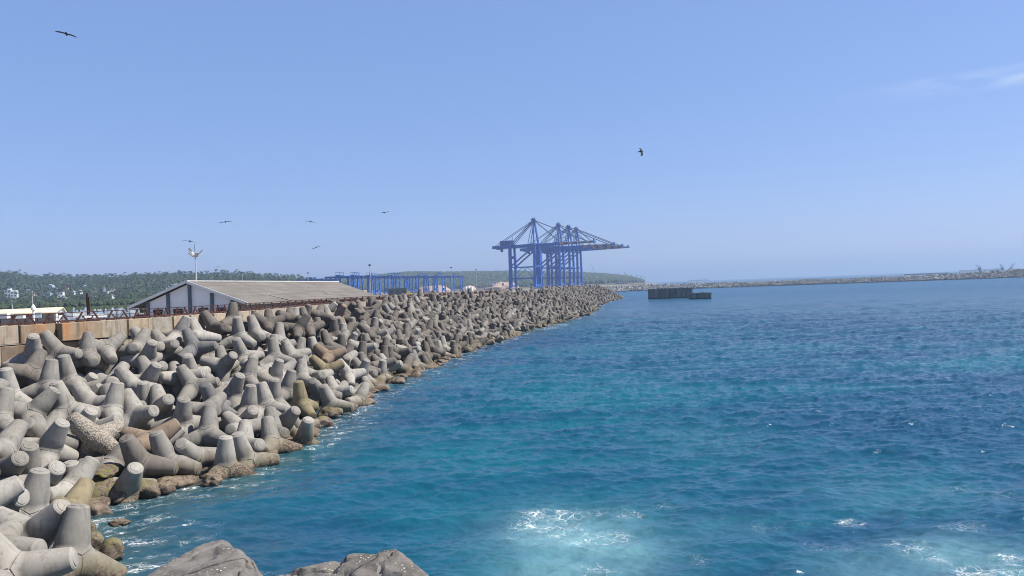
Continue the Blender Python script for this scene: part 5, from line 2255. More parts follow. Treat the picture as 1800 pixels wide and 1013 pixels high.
M_WATER, t = newmat('sea_water')
pos = t.n('ShaderNodeNewGeometry').outputs['Position']
a_churn = t.n('ShaderNodeAttribute', None, attribute_name='churn').outputs['Fac']
a_foam = t.n('ShaderNodeAttribute', None, attribute_name='foam').outputs['Fac']
a_shal = t.n('ShaderNodeAttribute', None, attribute_name='shallow').outputs['Fac']
dist = t.n('ShaderNodeVectorMath', {0: pos}, operation='LENGTH').outputs['Value']
big = t.noise(t.mapping(pos, (0.028, 0.05, 1.0)), 1.0, 4.0, 0.6, 0.6)
deep = WATER_DEEP; teal = WATER_TEAL
a_teal = t.n('ShaderNodeAttribute', None, attribute_name='teal').outputs['Fac']
c = t.mix(t.math('MULTIPLY', t.maprange(t.math('ADD', big, t.math('MULTIPLY', a_teal, 0.16)), 0.44, 0.72), 0.8), deep, teal)
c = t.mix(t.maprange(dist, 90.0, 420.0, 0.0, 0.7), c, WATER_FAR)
c = t.mix(t.math('MULTIPLY', a_shal, 0.75), c, t.mix(t.maprange(t.noise(pos, 0.9, 5.0, .6), .4, .6), (0.018, 0.055, 0.066), (0.04, 0.085, 0.075)))
cn = t.noise(t.mapping(pos, (0.35, 0.35, 1)), 1.0, 5.0, 0.6, 0.8)
chm = t.math('MULTIPLY', a_churn, t.maprange(cn, 0.25, 0.6, 0.45, 1.0), True)
c = t.mix(chm, c, WATER_CHURN)
# foam: bubbles lie in threads between clear cells
warp = t.n('ShaderNodeVectorMath', {0: pos, 1: t.n('ShaderNodeVectorMath', {0: t.noise(pos, 0.9, 4.0, .6, out='Color'), 1: (1.5, 1.5, 0.0)}, operation='MULTIPLY').outputs[0]}, operation='ADD').outputs[0]
flat = t.mapping(warp, (1.0, 1.0, 0.0))
v1 = t.n('ShaderNodeTexVoronoi', {'Vector': flat, 'Scale': 1.5}, feature='DISTANCE_TO_EDGE').outputs['Distance']
v2 = t.n('ShaderNodeTexVoronoi', {'Vector': flat, 'Scale': 4.6}, feature='DISTANCE_TO_EDGE').outputs['Distance']
fn = t.noise(pos, 1.6, 6.0, 0.7)
thr = t.math('MULTIPLY', a_foam, 0.06)
l1 = t.maprange(t.math('SUBTRACT', t.math('MULTIPLY', thr, t.maprange(fn, .35, .65)), v1), -0.01, 0.03)
l2 = t.maprange(t.math('SUBTRACT', t.math('MULTIPLY', thr, t.maprange(fn, .45, .62, 0.0, 1.25)), v2), -0.005, 0.03)
solid = t.maprange(t.math('ADD', t.math('MULTIPLY', a_foam, 0.55), t.noise(pos, 2.2, 7.0, .75)), 1.12, 1.2)
fo = t.math('MULTIPLY', t.math('MAXIMUM', t.math('MAXIMUM', l1, t.math('MULTIPLY', l2, .6)), t.math('MAXIMUM', solid, t.math('MULTIPLY', a_foam, t.maprange(t.noise(pos, 4.0, 8.0, .75), 0.46, 0.72, 0.0, 0.55)))), t.maprange(a_foam, 0.12, 0.5, 0.0, 0.85), True)
# little bubbles and flecks scattered on the open water
fl = t.math('MULTIPLY', t.maprange(t.noise(pos, 8.5, 3.0, .6), .735, .78), t.maprange(t.noise(pos, .12, 3.0, .6), .54, .66))
fo = t.math('MAXIMUM', fo, t.math('MULTIPLY', fl, t.maprange(dist, 60.0, 20.0)), True)
c = t.mix(fo, c, (0.78, 0.80, 0.80))
rough = t.math('ADD', t.math('MAXIMUM', t.maprange(dist, 28.0, 55.0, 0.24, 0.08), t.maprange(dist, 90.0, 400.0, 0.08, 0.26)), t.math('MULTIPLY', fo, 0.5), True)
r1 = t.noise(t.mapping(pos, (2.6, 4.6, 2.0), rot=(0, 0, 0.25)), 1.0, 4.0, 0.6, 0.3)
r2 = t.noise(t.mapping(pos, (0.35, 0.7, 0.5), rot=(0, 0, -0.2)), 1.0, 5.0, 0.62, 0.4)
r3 = t.noise(t.mapping(pos, (0.07, 0.16, 0.1), rot=(0, 0, 0.12)), 1.0, 4.0, 0.6, 0.4)
b = t.bump(r3, 1.0, t.maprange(dist, 60.0, 300.0, 0.0, 2.6))
b = t.bump(r2, 1.0, t.maprange(dist, 25.0, 160.0, 0.02, 1.0), b)
b = t.bump(r1, 1.0, t.maprange(dist, 25.0, 110.0, 0.018, 0.14), b)
pr = t.surface(c, rough, b, spec=t.maprange(dist, 60.0, 400.0, 0.45, 0.25), IOR=1.333)

V = np.stack([X, Y, Z], -1).reshape(-1, 3)
nr = len(_rad); na = len(_az)
I = np.arange(na * nr).reshape(na, nr)
Fc = np.stack([I[:-1, :-1], I[1:, :-1], I[1:, 1:], I[:-1, 1:]], -1).reshape(-1, 4)
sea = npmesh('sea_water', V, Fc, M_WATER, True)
for nm, arr in (('churn', churn), ('foam', foam), ('shallow', shallow), ('teal', tealm)):
    at = sea.data.attributes.new(nm, 'FLOAT', 'POINT')
    at.data.foreach_set('value', arr.ravel().astype(np.float32))
sea.data.update()
tag(sea, kind='structure')
HAZE, HAZE_COL, HAZE_G = 0.00026, (0.52, 0.71, 1.0), 0.2
# ------------------------------------------------------------------ land: harbour ground and hills
def smooth(x):
    x = np.clip(x, 0, 1)
    return x * x * (3 - 2 * x)


_SKY_A = np.array([(-500, 492), (-200, 486), (0, 480), (22, 479), (50, 486), (110, 487), (200, 487), (260, 484.5), (310, 483), (420, 483), (470, 485), (530, 489), (580, 497), (640, 510)], float)
_SKY_B = np.array([(540, 497), (600, 488), (640, 484.5), (700, 479), (720, 477), (780, 477.5), (850, 476.5), (900, 476), (960, 477), (1030, 478.5), (1060, 480), (1100, 484), (1125, 489), (1142, 495), (1160, 500)], float)
DA, DB = 1300.0, 2400.0


def _tab(T, tree, D):
    us, hs = [], []
    for px, py in T:
        u, v = uv(px, py)
        us.append(u); hs.append(CAMZ - v * D / F - tree)
    return np.array(us), np.array(hs)


_ua, _ha = _tab(_SKY_A, 8.5, DA)
_ub, _hb = _tab(_SKY_B, 9.0, DB)
GZ = 4.4


def terrain(x, y):
    u = x / np.maximum(y, 1) * F
    ha = np.interp(u, _ua, _ha); hb = np.interp(u, _ub, _hb)
    rough = 3.0 * np.sin(x * .013 + y * .007) + 2.2 * np.sin(x * .031 - y * .011 + 1)
    a = GZ + (ha - GZ) * np.where(y < DA, smooth((y - 620) / (DA - 620)), 1 - .4 * smooth((y - DA) / 900))
    a = a + rough * smooth((y - 640) / 200) * (1 - smooth((y - 1000) / 250)) * np.clip((ha - GZ) / 40, 0, 1)
    b = GZ + (hb - GZ) * np.where(y < DB, smooth((y - 1350) / (DB - 1350)), 1 - .5 * smooth((y - DB) / 900))
    h = np.maximum(np.maximum(a, b), GZ - 0.15)
    return np.where((y > 600), h, GZ - 0.15)


_coast = [(-46, 19), (-38, 30.5), (-29.8, 44), (-25.2, 51), (-22.8, 59), (-22.2, 66), (-21.2, 91), (-17.8, 115), (-12.8, 144), (-5.2, 166), (2, 197), (10, 250), (15, 290), (27, 343), (36, 396), (30, 470), (20, 600), (16, 760), (36, 850), (66, 920), (120, 1050), (150, 1150), (190, 1300), (300, 1700), (420, 2200), (460, 2400), (470, 2700)]
M_GROUND = land_mat('yard_ground', (0.20, 0.175, 0.145), (0.30, 0.265, 0.22), 0.03)
mb = MB()
_poly = [Vector((x, y, GZ)) for x, y in _coast] + [Vector((470, 5200, GZ)), Vector((-5200, 5200, GZ)), Vector((-5200, -300, GZ)), Vector((-300, -300, GZ)), Vector((-90, -40, GZ))]
mb.prism([Vector((p.x, p.y, -3.0)) for p in _poly], (0, 0, GZ + 3.0))
o = mb.build('harbour_ground', M_GROUND)
tag(o, kind='structure')

M_HILL = land_mat('hill_soil', (0.075, 0.075, 0.035), (0.14, 0.115, 0.065), 0.02)
_gu = np.linspace(-1150, 262, 150); _gd = np.linspace(620, 3300, 140)
U, D = np.meshgrid(_gu, _gd, indexing='ij')
XX = U * D / F; ZZ = terrain(XX, D)
ZZ = np.where(ZZ <= GZ + .03, -3.5, ZZ)
I = np.arange(U.size).reshape(U.shape)
Fc = np.stack([I[:-1, :-1], I[1:, :-1], I[1:, 1:], I[:-1, 1:]], -1).reshape(-1, 4)
o = npmesh('hills', np.stack([XX, D, ZZ], -1).reshape(-1, 3), Fc, M_HILL, True)
tag(o, kind='structure')


def ground_hit(px, py, d0=640, d1=2500, over=6.0):
    for d in np.arange(d0, d1, 4.0):
        p = P(px, py, d)
        if terrain(np.array([p.x]), np.array([p.y]))[0] + over >= p.z:
            return p
    return None


def flatmat(name, col, rough=0.7):
    return plain(name, col, rough, 0.10, 0.6)


M_WHITE = flatmat('white_wash', (0.72, 0.72, 0.70))
M_CREAM = flatmat('cream_wash', (0.66, 0.58, 0.42))
M_ORANGE = flatmat('orange_wash', (0.62, 0.36, 0.17))
M_PINK = flatmat('pink_wash', (0.58, 0.40, 0.34))
M_BLUEW = flatmat('blue_wash', (0.36, 0.45, 0.55))
M_TILE = flatmat('roof_tile', (0.30, 0.13, 0.08))
M_GREYR = flatmat('grey_roof', (0.40, 0.40, 0.40))
M_GLASS = flatmat('dark_window', (0.03, 0.035, 0.045), 0.2)

# ------------------------------------------------------------------ houses among the trees
_clear = []
_houses = [  # px, py of the middle, w, h in pixels, wall, roof style, label
    (12.7, 516, 10, 12, M_WHITE, 'flat', 'tall white flat roofed house standing by the left edge of the wooded hill'),
    (22.6, 517.5, 10, 10, M_WHITE, 'flat', 'white house with a row of dark windows beside a taller white house'),
    (50.5, 510.5, 9, 4, M_WHITE, 'flat', 'low white house half hidden in palms above the lamp post'),
    (56.5, 518.5, 6, 4, M_PINK, 'gable', 'little pinkish house below a low white house in the palms'),
    (82.5, 517.5, 10, 4, M_BLUEW, 'flat', 'low pale blue house under the white sloping roofed house'),
    (86.5, 504, 11, 8, M_WHITE, 'gable', 'white house with a large sloping pale roof, the brightest on the wooded hill'),
    (92, 508.5, 12, 5, M_BLUEW, 'flat', 'pale blue fronted house just below the brightest white house'),
    (104.7, 516, 9, 5, M_WHITE, 'flat', 'white house below the orange house'),
    (105.5, 521.5, 11, 3.5, M_WHITE, 'flat', 'long low white house, lowest of three below the orange house'),
    (112.7, 506.5, 8, 7, M_ORANGE, 'tile', 'orange house with a tiled roof on the wooded hill'),
    (111, 525, 4, 4, M_CREAM, 'gable', 'small cream hut downhill from the long low white house'),
    (127, 514.5, 4, 7, M_WHITE, 'gable', 'narrow white house right of the orange house'),
    (139, 512, 4, 3.5, M_WHITE, 'gable', 'tiny white house right of the narrow white house'),
    (146, 503, 3.5, 3.5, M_WHITE, 'flat', 'small white house high on the slope above the rusty mast'),
    (164, 523, 5, 4, M_BLUEW, 'flat', 'small bluish house just right of the rusty mast'),
    (180.7, 508, 3.5, 5, M_WHITE, 'gable', 'small upright white house left of the long whitish building'),
    (185, 514, 6, 3, M_WHITE, 'flat', 'low white house under the small upright white house'),
    (195.5, 508.5, 9, 4, M_CREAM, 'flat', 'wide cream house in the woods left of the shed gable'),
    (194.7, 520, 4, 4, M_WHITE, 'gable', 'small white hut low in the woods left of the shed gable'),
    (98.5, 531, 6, 6, M_PINK, 'tile', 'pinkish house with a tiled roof low behind the cream roofed shed'),
    (91.5, 538, 9, 4, M_WHITE, 'flat', 'low white house right behind the cream roofed shed'),
    (305, 503.5, 30, 6.5, M_WHITE, 'flat', 'long white building with a stepped roof rising left of the shed ridge'),
]
for (px, py, w, h, wm, st, lab) in _houses:
    g = ground_hit(px, py + h / 2) or P(px, py + h / 2, 700)
    d = g.y; k = d / F
    bw, bh, bd = w * k, h * k, max(5.0, w * k * .7)
    low = 5.0                       # the storey the trees hide
    rz = math.radians(random.uniform(-14, 14)) + 0.15
    r = thing('hillside_house', (g.x, g.y + bd / 2, g.z - 0.2), lab, 'house', rz, 'houses on the wooded hill')
    mb = MB(); rh = bh if st == 'flat' else bh * .68
    mb.box((0, 0, (rh - low) / 2), (bw, bd, rh + low))
    if st == 'flat' and w > 9:
        mb.box((bw * .18, 0, rh + bh * .12), (bw * .5, bd * .7, bh * .24))
    mb.build('wall', wm, r)
    mb = MB()
    if st == 'flat':
        mb.box((0, 0, rh + .12), (bw * 1.05, bd * 1.05, .24))
        mb.build('roof', M_GREYR if wm is not M_WHITE else M_WHITE, r)
    else:
        e = .5
        mb.prism([(-bw / 2 - e, -bd / 2 - e, rh), (bw / 2 + e, -bd / 2 - e, rh), (0, -bd / 2 - e, bh * 1.02)], (0, bd + 2 * e, 0))
        mb.build('roof', M_TILE if st == 'tile' else M_GREYR, r)
    nfl = max(1, int(round(rh / 3.2))); nw = max(2, min(6, int(bw / 2.2)))
    for f in range(nfl):
        for c in range(nw):
            mb = MB()
            mb.box(((c + .5) / nw * bw - bw / 2, -bd / 2 - .02, (f + .55) / nfl * rh), (min(1.2, bw / nw * .5), .1, min(1.3, rh / nfl * .45)))
            mb.build('window', M_GLASS, r)
    _clear.append((g.x, g.y, bw, px, w))

# ------------------------------------------------------------------ woods
M_LEAF, t = newmat('foliage')
_g = t.n('ShaderNodeNewGeometry')
_c = t.ramp(_g.outputs['Random Per Island'], [(0.0, (0.026, 0.043, 0.017)), (0.5, (0.038, 0.056, 0.02)), (0.85, (0.05, 0.068, 0.026)), (1.0, (0.08, 0.08, 0.038))])
t.surface(_c, 0.7, spec=0.25)
M_BARK = flatmat('palm_bark', (0.16, 0.13, 0.10))


def blob_tpl(seed, lumps):
    from mathutils import noise
    rg = random.Random(seed)
    VV, FF = [], []
    for L in range(lumps):
        bm = bmesh.new(); bmesh.ops.create_icosphere(bm, subdivisions=2 if lumps > 1 else 1, radius=1.0)
        c = Vector((rg.gauss(0, .45), rg.gauss(0, .45), rg.uniform(-.1, .55))) if lumps > 1 else Vector()
        r = rg.uniform(.38, .62) if lumps > 1 else .9
        b = len(VV)
        for v in bm.verts:
            k = 1 + noise.fractal(v.co * 2.6 + Vector((seed, L, 0)), .8, 2, 3) * .55
            VV.append(c + v.co * r * k)
        FF += [[v.index + b for v in f.verts] for f in bm.faces]
        bm.free()
    return np.array(VV), np.array(FF)


def palm_tpl(seed, h=9.0):
    rg = random.Random(seed)
    VV, FF = [], []
    lean = Vector((rg.uniform(-.8, .8), rg.uniform(-.8, .8), 0))
    top = Vector((0, 0, h)) + lean
    b = 0
    for z, r in ((0, .22), (1, .14)):
        for k in range(3):
            a = 2.1 * k
            VV.append((Vector((0, 0, 0)) if z == 0 else top) + Vector((r * math.cos(a), r * math.sin(a), 0)))
    for k in range(3):
        k2 = (k + 1) % 3
        FF += [[k, k2, 3 + k2], [k, 3 + k2, 3 + k]]
    nf = 13
    for f in range(nf):
        a = f / nf * 6.283 + rg.uniform(-.2, .2)
        el = rg.uniform(-.15, .95)
        d = Vector((math.cos(a), math.sin(a), 0)); sd = Vector((-d.y, d.x, 0))
        Lf = rg.uniform(2.6, 3.6)
        prev = None
        for s in range(5):
            q = s / 4
            p = top + d * (Lf * q * math.cos(el * .6)) + Vector((0, 0, Lf * (math.sin(el) * q - 0.62 * q * q)))
            w = .5 * math.sin(math.pi * (q * .8 + .18))
            i = len(VV)
            VV += [p - sd * w - Vector((0, 0, w * .5)), p + Vector((0, 0, .04)), p + sd * w - Vector((0, 0, w * .5))]
            if prev is not None:
                FF += [[prev, i, i + 1], [prev, i + 1, prev + 1], [prev + 1, i + 1, i + 2], [prev + 1, i + 2, prev + 2]]
            prev = i
    return np.array([tuple(v) for v in VV]), np.array(FF)


def scatter(name, tpls, pts, sizes, mat, rng):
    VV, FF, b = [], [], 0
    which = rng.integers(0, len(tpls), len(pts)); rot = rng.uniform(0, 6.283, len(pts))
    for p, s, w, a in zip(pts, sizes, which, rot):
        v, f = tpls[w]
        ca, sa = math.cos(a), math.sin(a)
        q = np.stack([(v[:, 0] * ca - v[:, 1] * sa) * s[0], (v[:, 0] * sa + v[:, 1] * ca) * s[0], v[:, 2] * s[1]], -1) + p
        VV.append(q); FF.append(f + b); b += len(v)
    return npmesh(name, np.concatenate(VV), np.concatenate(FF), mat)


def wood_points(n, u0, u1, d0, d1, rng):
    d = np.sqrt(rng.uniform(d0 * d0, d1 * d1, n)); u = rng.uniform(u0, u1, n)
    x = u * d / F
    ok = np.ones(n, bool)
    for (cx, cy, bw, px, w) in _clear:
        cu = cx / cy * F
        ok &= ~((np.abs(u - cu) < w * .55 + 1.0) & (d > cy - (14 if cy > 700 else 8)) & (d < cy + bw + 4))
    x, d = x[ok], d[ok]
    return np.stack([x, d, terrain(x, d)], -1)


_rg = np.random.default_rng(21)
_b3 = [blob_tpl(i, 4) for i in range(5)]; _pl = [palm_tpl(i, 8.0 + i) for i in range(5)]
pa = wood_points(8200, -1080, -215, 655, 1400, _rg)
pa = pa[pa[:, 2] > GZ + .2]
fl = wood_points(2600, -1080, -470, 400, 690, _rg); fl[:, 2] -= 1.0
pa = np.concatenate([pa, fl])
sz = np.stack([_rg.uniform(2.4, 4.8, len(pa)), _rg.uniform(2.6, 5.0, len(pa))], -1) * np.clip(pa[:, 1:2] / 800, .5, 1)
scr = wood_points(1500, -1080, -470, 210, 430, _rg); scr[:, 2] -= 2.6
pa_ = pa.copy(); pa_[:, 2] += 2.8
pa_ = np.concatenate([pa_, scr]); sz = np.concatenate([sz, np.stack([_rg.uniform(1.2, 2.4, len(scr)), _rg.uniform(1.0, 1.9, len(scr))], -1)])
pa_[-len(scr):, 2] += 2.8
o = scatter('broadleaf_woods', _b3, pa_, sz, M_LEAF, _rg)
tag(o, 'dense green woods covering the nearer hill behind the shed', 'woods', None, 'stuff')
pp = wood_points(2600, -1080, -215, 655, 1330, _rg); pp = pp[pp[:, 2] > GZ + .2]; pp = np.concatenate([pp, wood_points(500, -1080, -470, 430, 690, _rg)])
s1 = _rg.uniform(.7, 1.05, len(pp)) * np.clip(pp[:, 1] / 850, .45, 1)
o = scatter('palm_woods', _pl, pp, np.stack([s1, s1 * _rg.uniform(.9, 1.2, len(pp))], -1), M_LEAF, _rg)
tag(o, 'coconut palms scattered through the woods on the nearer hill', 'palms', None, 'stuff')
_b1 = [blob_tpl(20 + i, 1) for i in range(5)]
pb = wood_points(9000, -380, 262, 1480, 2520, _rg); pb = pb[pb[:, 2] > GZ + 3]
sz = np.stack([_rg.uniform(4.5, 8.5, len(pb)), _rg.uniform(4.5, 8.0, len(pb))], -1); pb[:, 2] += 2.5
o = scatter('far_woods', _b1, pb, sz, M_LEAF, _rg)
tag(o, 'hazy blue green woods on the far headland behind the cranes', 'woods', None, 'stuff')
# palms that stand out against the sky on the headland's shoulder
for i, (px, py) in enumerate(((1101, 484.5), (1110, 487), (1119, 489), (1127, 490.5), (1133, 492), (1088, 482.5))):
    g = P(px, py + 3, DB - 20)
    v, f = _pl[i % 5]
    o = npmesh('palm_tree', v * 1.5, f, M_LEAF)
    o.location = (g.x, g.y, terrain(np.array([g.x]), np.array([g.y]))[0] - 0.5)
    tag(o, 'tiny palm standing up against the sky on the falling end of the headland', 'palm tree', 'palms along the end of the headland')

# ------------------------------------------------------------------ the long shed
M_SHEDW = flatmat('shed_white', (0.88, 0.88, 0.88)); M_PIL = flatmat('shed_pilaster', (0.11, 0.145, 0.19))
M_TRIM = flatmat('barge_board', (0.78, 0.77, 0.74))
M_ROOF, t = newmat('asbestos_roof')
_o = t.n('ShaderNodeTexCoord').outputs['Object']
_n1 = t.noise(t.mapping(_o, (2.6, .12, 1.2)), 1.0, 5.0, .65); _n2 = t.noise(_o, .45, 5.0, .6)
_n3 = t.noise(t.mapping(_o, (.5, 3.5, .5)), 1.0, 4.0, .6)
_c = t.mix(t.maprange(_n1, .38, .64), (0.145, 0.131, 0.118), (0.21, 0.194, 0.176))
_c = t.mix(t.maprange(_n2, .45, .7, 0, .6), _c, (0.125, 0.104, 0.088))
_c = t.mix(t.maprange(_n3, .55, .72, 0, .5), _c, (0.11, 0.096, 0.085))
_wav = t.n('ShaderNodeTexWave', {'Vector': _o, 'Scale': 1.05}, bands_direction='Y').outputs['Fac']
t.surface(_c, .9, t.bump(_wav, .35, .05))
shed = thing('long_shed', (-31.8, 75.0, GZ), 'long shed with a sun bleached corrugated roof and white gable with dark blue pilasters', 'shed', -math.atan2(.152, .988))
HW, RID, EAV, LEN = 6.35, 5.17, 2.78, 39.5
mb = MB(); mb.prism([(-4.55, .45, 0), (4.75, .45, 0), (4.75, .45, 3.25), (0, .45, RID - .12), (-4.55, .45, 3.3)], (0, .2, 0)); mb.build('gable_wall', M_SHEDW, shed)
mb = MB(); mb.box((4.6, LEN / 2, 1.6), (.2, LEN - 1.4, 3.2)); mb.box((-4.45, LEN / 2, 1.6), (.2, LEN - 1.4, 3.2)); mb.build('side_wall', M_SHEDW, shed)
for x in (-4.4, -2.2, 0.12, 2.45, 4.55):
    mb = MB(); hh = RID - .16 - abs(x) * (RID - EAV) / HW
    mb.box((x, .36, hh / 2), (.28, .24, hh)); mb.build('pilaster', M_PIL, shed)
for x in (-3.3, -1.15, 1.5, 3.4):
    mb = MB()
    mb.prism([(x - .48, .40, 2.62), (x + .48, .40, 2.62), (x + .36, .40, 2.02), (x - .36, .40, 2.02)], (0, -.22, 0))
    mb.beam((x - .3, .3, 2.1), (x - .46, .3, 1.5), .06); mb.beam((x + .3, .3, 2.1), (x + .46, .3, 1.5), .06)
    mb.build('rusty_shutter', M_RUST, shed)
for sgn in (1, -1):
    mb = MB()
    rows = 6
    for r_ in range(rows):
        a, b = r_ / rows, (r_ + 1) / rows + .012
        pa0 = Vector((sgn * HW * a, 0, RID - (RID - EAV) * a + .02)); pb0 = Vector((sgn * HW * b, 0, RID - (RID - EAV) * b + .045))
        mb.prism([pa0, pb0, pb0 + Vector((0, 0, .07)), pa0 + Vector((0, 0, .07))], (0, LEN, 0))
    mb.build('roof_slope', M_ROOF, shed)
    mb = MB()
    mb.beam((0, -.04, RID + .08), (sgn * HW, -.04, EAV + .10), .07, .26)
    mb.build('barge_board', M_TRIM, shed)
mb = MB(); mb.beam((0, -.1, RID + .16), (0, LEN, RID + .16), .34, .08); mb.build('ridge_cap', M_TRIM, shed)
mb = MB(); mb.box((5.3, .8, 1.2), (1.4, .15, 2.4)); mb.box((-5.3, .8, 1.1), (1.3, .15, 2.2)); mb.build('low_end_wall', M_RUST, shed)
mb = MB(); mb.beam((3.9, 8.8, 3.75), (6.1, 10.4, 2.98), 1.0, .03); o = mb.build('pale_roof_sheet', M_TRIM, shed)

# ------------------------------------------------------------------ mast with curved white lamp heads behind the shed
M_POLE = flatmat('galvanised_white', (0.48, 0.49, 0.50)); M_DARK = flatmat('dark_metal', (0.05, 0.055, 0.065))
bp = P(346.5, 540, 118.0); bp.z = GZ
lampm = thing('lamp_mast', bp, 'tall white mast with a cluster of upswept lamp heads behind the long shed', 'lamp post')
_kk = 118.0 / F
_top = P(343.2, 449, 118.0).z - GZ
mb = MB(); mb.tube((0, 0, 0), (0, 0, _top), .125, .09, 10); mb.build('pole', M_POLE, lampm)
mb = MB(); mb.tube((0, 0, _top), (-.1, 0, _top + 20 * _kk), .035, .03, 6); mb.build('antenna', M_DARK, lampm)
for (a, r, h0, h1) in ((2.9, 1.05, .1, 1.05), (.25, 1.1, .1, .75), (-.9, .9, -.2, .35), (3.9, .95, -.2, .3)):
    mb = MB()
    dx, dy = math.cos(a), math.sin(a)
    mb.beam((0, 0, _top - .3), (dx * r * .45, dy * r * .45, _top + h0), .10)
    mb.build('arm', M_POLE, lampm)
    mb = MB()
    mb.beam((dx * r * .25, dy * r * .25, _top + h0 - .05), (dx * r, dy * r, _top + h1), .55, .10)
    o = mb.build('lamp_head', M_POLE, lampm)
    mb = MB()
    mb.beam((dx * r * .35, dy * r * .35, _top + h0 + .1), (dx * r * .98, dy * r * .98, _top + h1 + .07), .45, .04)
    mb.build('dark_panel', M_DARK, o)

# ------------------------------------------------------------------ low shed at the left edge
M_CREAMR = plain('cream_roof', (0.72, 0.64, 0.44), .7, .08, .4)
sh2 = thing('low_shed', P(60, 560, 92), 'low shed with a cream yellow roof and white gable at the left edge', 'shed')
sh2.location.z = GZ
_mx = Matrix.Translation(-Vector(sh2.location))


def wpart(mb, name, mat, root):
    o = mb.build(name, mat, root)
    o.matrix_parent_inverse = Matrix.Translation(-Vector(root.location))
    return o


_e0, _e1 = P(-30, 554.5, 88), P(99, 550.0, 92); _r0, _r1 = P(-18, 547, 91), P(111, 541.5, 95)
_b1_ = P(117.5, 549, 98); _b0_ = P(-12, 553, 94)
mb = MB(); mb.prism([_e0, _e1, _r1, _r0], (0, 0, .12)); mb.prism([_r0 + Vector((0, .05, 0)), _r1 + Vector((0, .05, 0)), _b1_, _b0_], (0, 0, .10)); wpart(mb, 'roof', M_CREAMR, sh2)
mb = MB(); mb.prism([Vector((_e1.x, _e1.y, GZ)) + Vector((-.15, .15, 0)), _e1 + Vector((-.15, .15, -.1)), _r1 + Vector((-.15, 0, -.08)), _b1_ + Vector((-.15, -.1, -.1)), Vector((_b1_.x - .15, _b1_.y - .1, GZ))], (-.2, 0, 0)); wpart(mb, 'gable_wall', M_WHITE, sh2)
mb = MB(); q = P(106, 552, 93.6); mb.box(q, (.34, .4, .34)); wpart(mb, 'window', M_GLASS, sh2)
mb = MB(); _ce = (_e0 + _e1) / 2; mb.box((_ce.x - .6, _ce.y + 2.6, GZ + 1.1), ((_e1 - _e0).length - .6, .2, 2.2)); wpart(mb, 'back_wall', M_GREYR, sh2)
for k in range(6):
    q = _e0.lerp(_e1, (k + .3) / 6); mb = MB(); mb.box((q.x, q.y + .2, (q.z + GZ) / 2 - .05), (.16, .16, q.z - GZ - .1)); wpart(mb, 'post', M_DARK, sh2)
for k, (px, w, h, m_, lab) in enumerate(((8, .9, .5, M_WHITE, 'white bundle lying under the cream roofed shed, the leftmost'), (36, .8, .35, M_WHITE, 'white crate under the cream roofed shed left of the beacon post'), (66, .7, .6, M_BLUEW, 'pale blue crate under the cream roofed shed right of the beacon post'), (135, .55, .3, M_WHITE, 'white crate on the wall head left of the rusty mast'), (166, 1.6, .16, M_WHITE, 'white sheet lying on the wall head near the rusty mast'))):
    q = P(px, 560 if px < 100 else 558, 60 if px > 100 else 84)
    mb = MB(); mb.box((0, 0, h / 2), (w, .6, h), .2 * k); mb.box((0, 0, h + .02), (w * 1.05, .64, .05), .2 * k)
    o = mb.build('crate', m_); o.location = (q.x, q.y, max(GZ, q.z)); tag(o, lab, 'crate')

# white beacon post, thin poles, rusty mast
q = P(59, 560, 72); q.z = GZ
bc = thing('beacon_post', q, 'slim white post with a bulging lantern standing behind the block wall', 'beacon')
zt = P(59, 535, 72).z - GZ
mb = MB(); mb.tube((0, 0, 0), (0, 0, zt - .6), .12, .09, 10); mb.build('post', M_WHITE, bc)
mb = MB(); mb.lathe((0, 0, zt - .6), [(.09, 0), (.2, .06), (.21, .3), (.15, .42), (.05, .6)], 12); mb.build('lantern', M_WHITE, bc)
mb = MB(); mb.box((0, 0, 1.6), (.42, .3, .5)); mb.build('control_box', M_WHITE, bc)
for (px, py, d, lab) in ((57.5, 512, 130, 'thin grey pole with cross arms rising behind the beacon post'), (21.5, 527, 130, 'thin grey pole rising behind the cream roof at the left edge')):
    q = P(px, 545, d); q.z = GZ; zt = P(px, py, d).z - GZ
    r = thing('utility_pole', q, lab, 'pole')
    mb = MB(); mb.tube((0, 0, 0), (0, 0, zt), .09, .06, 8); mb.build('pole', M_GREYR, r)
    mb = MB(); mb.box((0, 0, zt - .3), (.9, .08, .08)); mb.build('cross_arm', M_GREYR, r)
q = P(155.5, 556, 70); q.z = GZ; zt = P(154, 515, 70).z - GZ
r = thing('rusty_mast', q, 'rusty twin steel mast standing above the railing left of the tarpaulin heaps', 'mast')
mb = MB(); mb.beam((0, 0, 0), (-.06, 0, zt), .15); mb.build('upright', M_RUST, r)
mb = MB(); mb.beam((.24, 0, 0), (.08, 0, zt * .62 + 1.3), .07); mb.build('stay', M_RUST, r)

# heaps under blue-grey tarpaulin behind the wall
M_TARP = plain('tarpaulin', (0.17, 0.215, 0.27), .55, .45, 1.6, 0, .4)
for k in range(22):
    px = 116 + k * 5.9
    q = P(px, 552, 79 + (k % 4) * .9); q.z = GZ
    top = P(px, 546.5 - k * .28 - (k * 5 % 3) * .5, 79).z - GZ
    o = rock(q, (.40, .6, 1.0), 300 + k, 'tarpaulin_heap', M_TARP, 3, .3)
    o.scale = (1, 1, 1); o.location.z = GZ + top * .45
    for v in o.data.vertices: v.co.z *= top * .55
    tag(o, 'rounded heap wrapped in blue grey tarpaulin, one of a row beyond the railing', 'heap', 'tarpaulin heaps behind the wall')

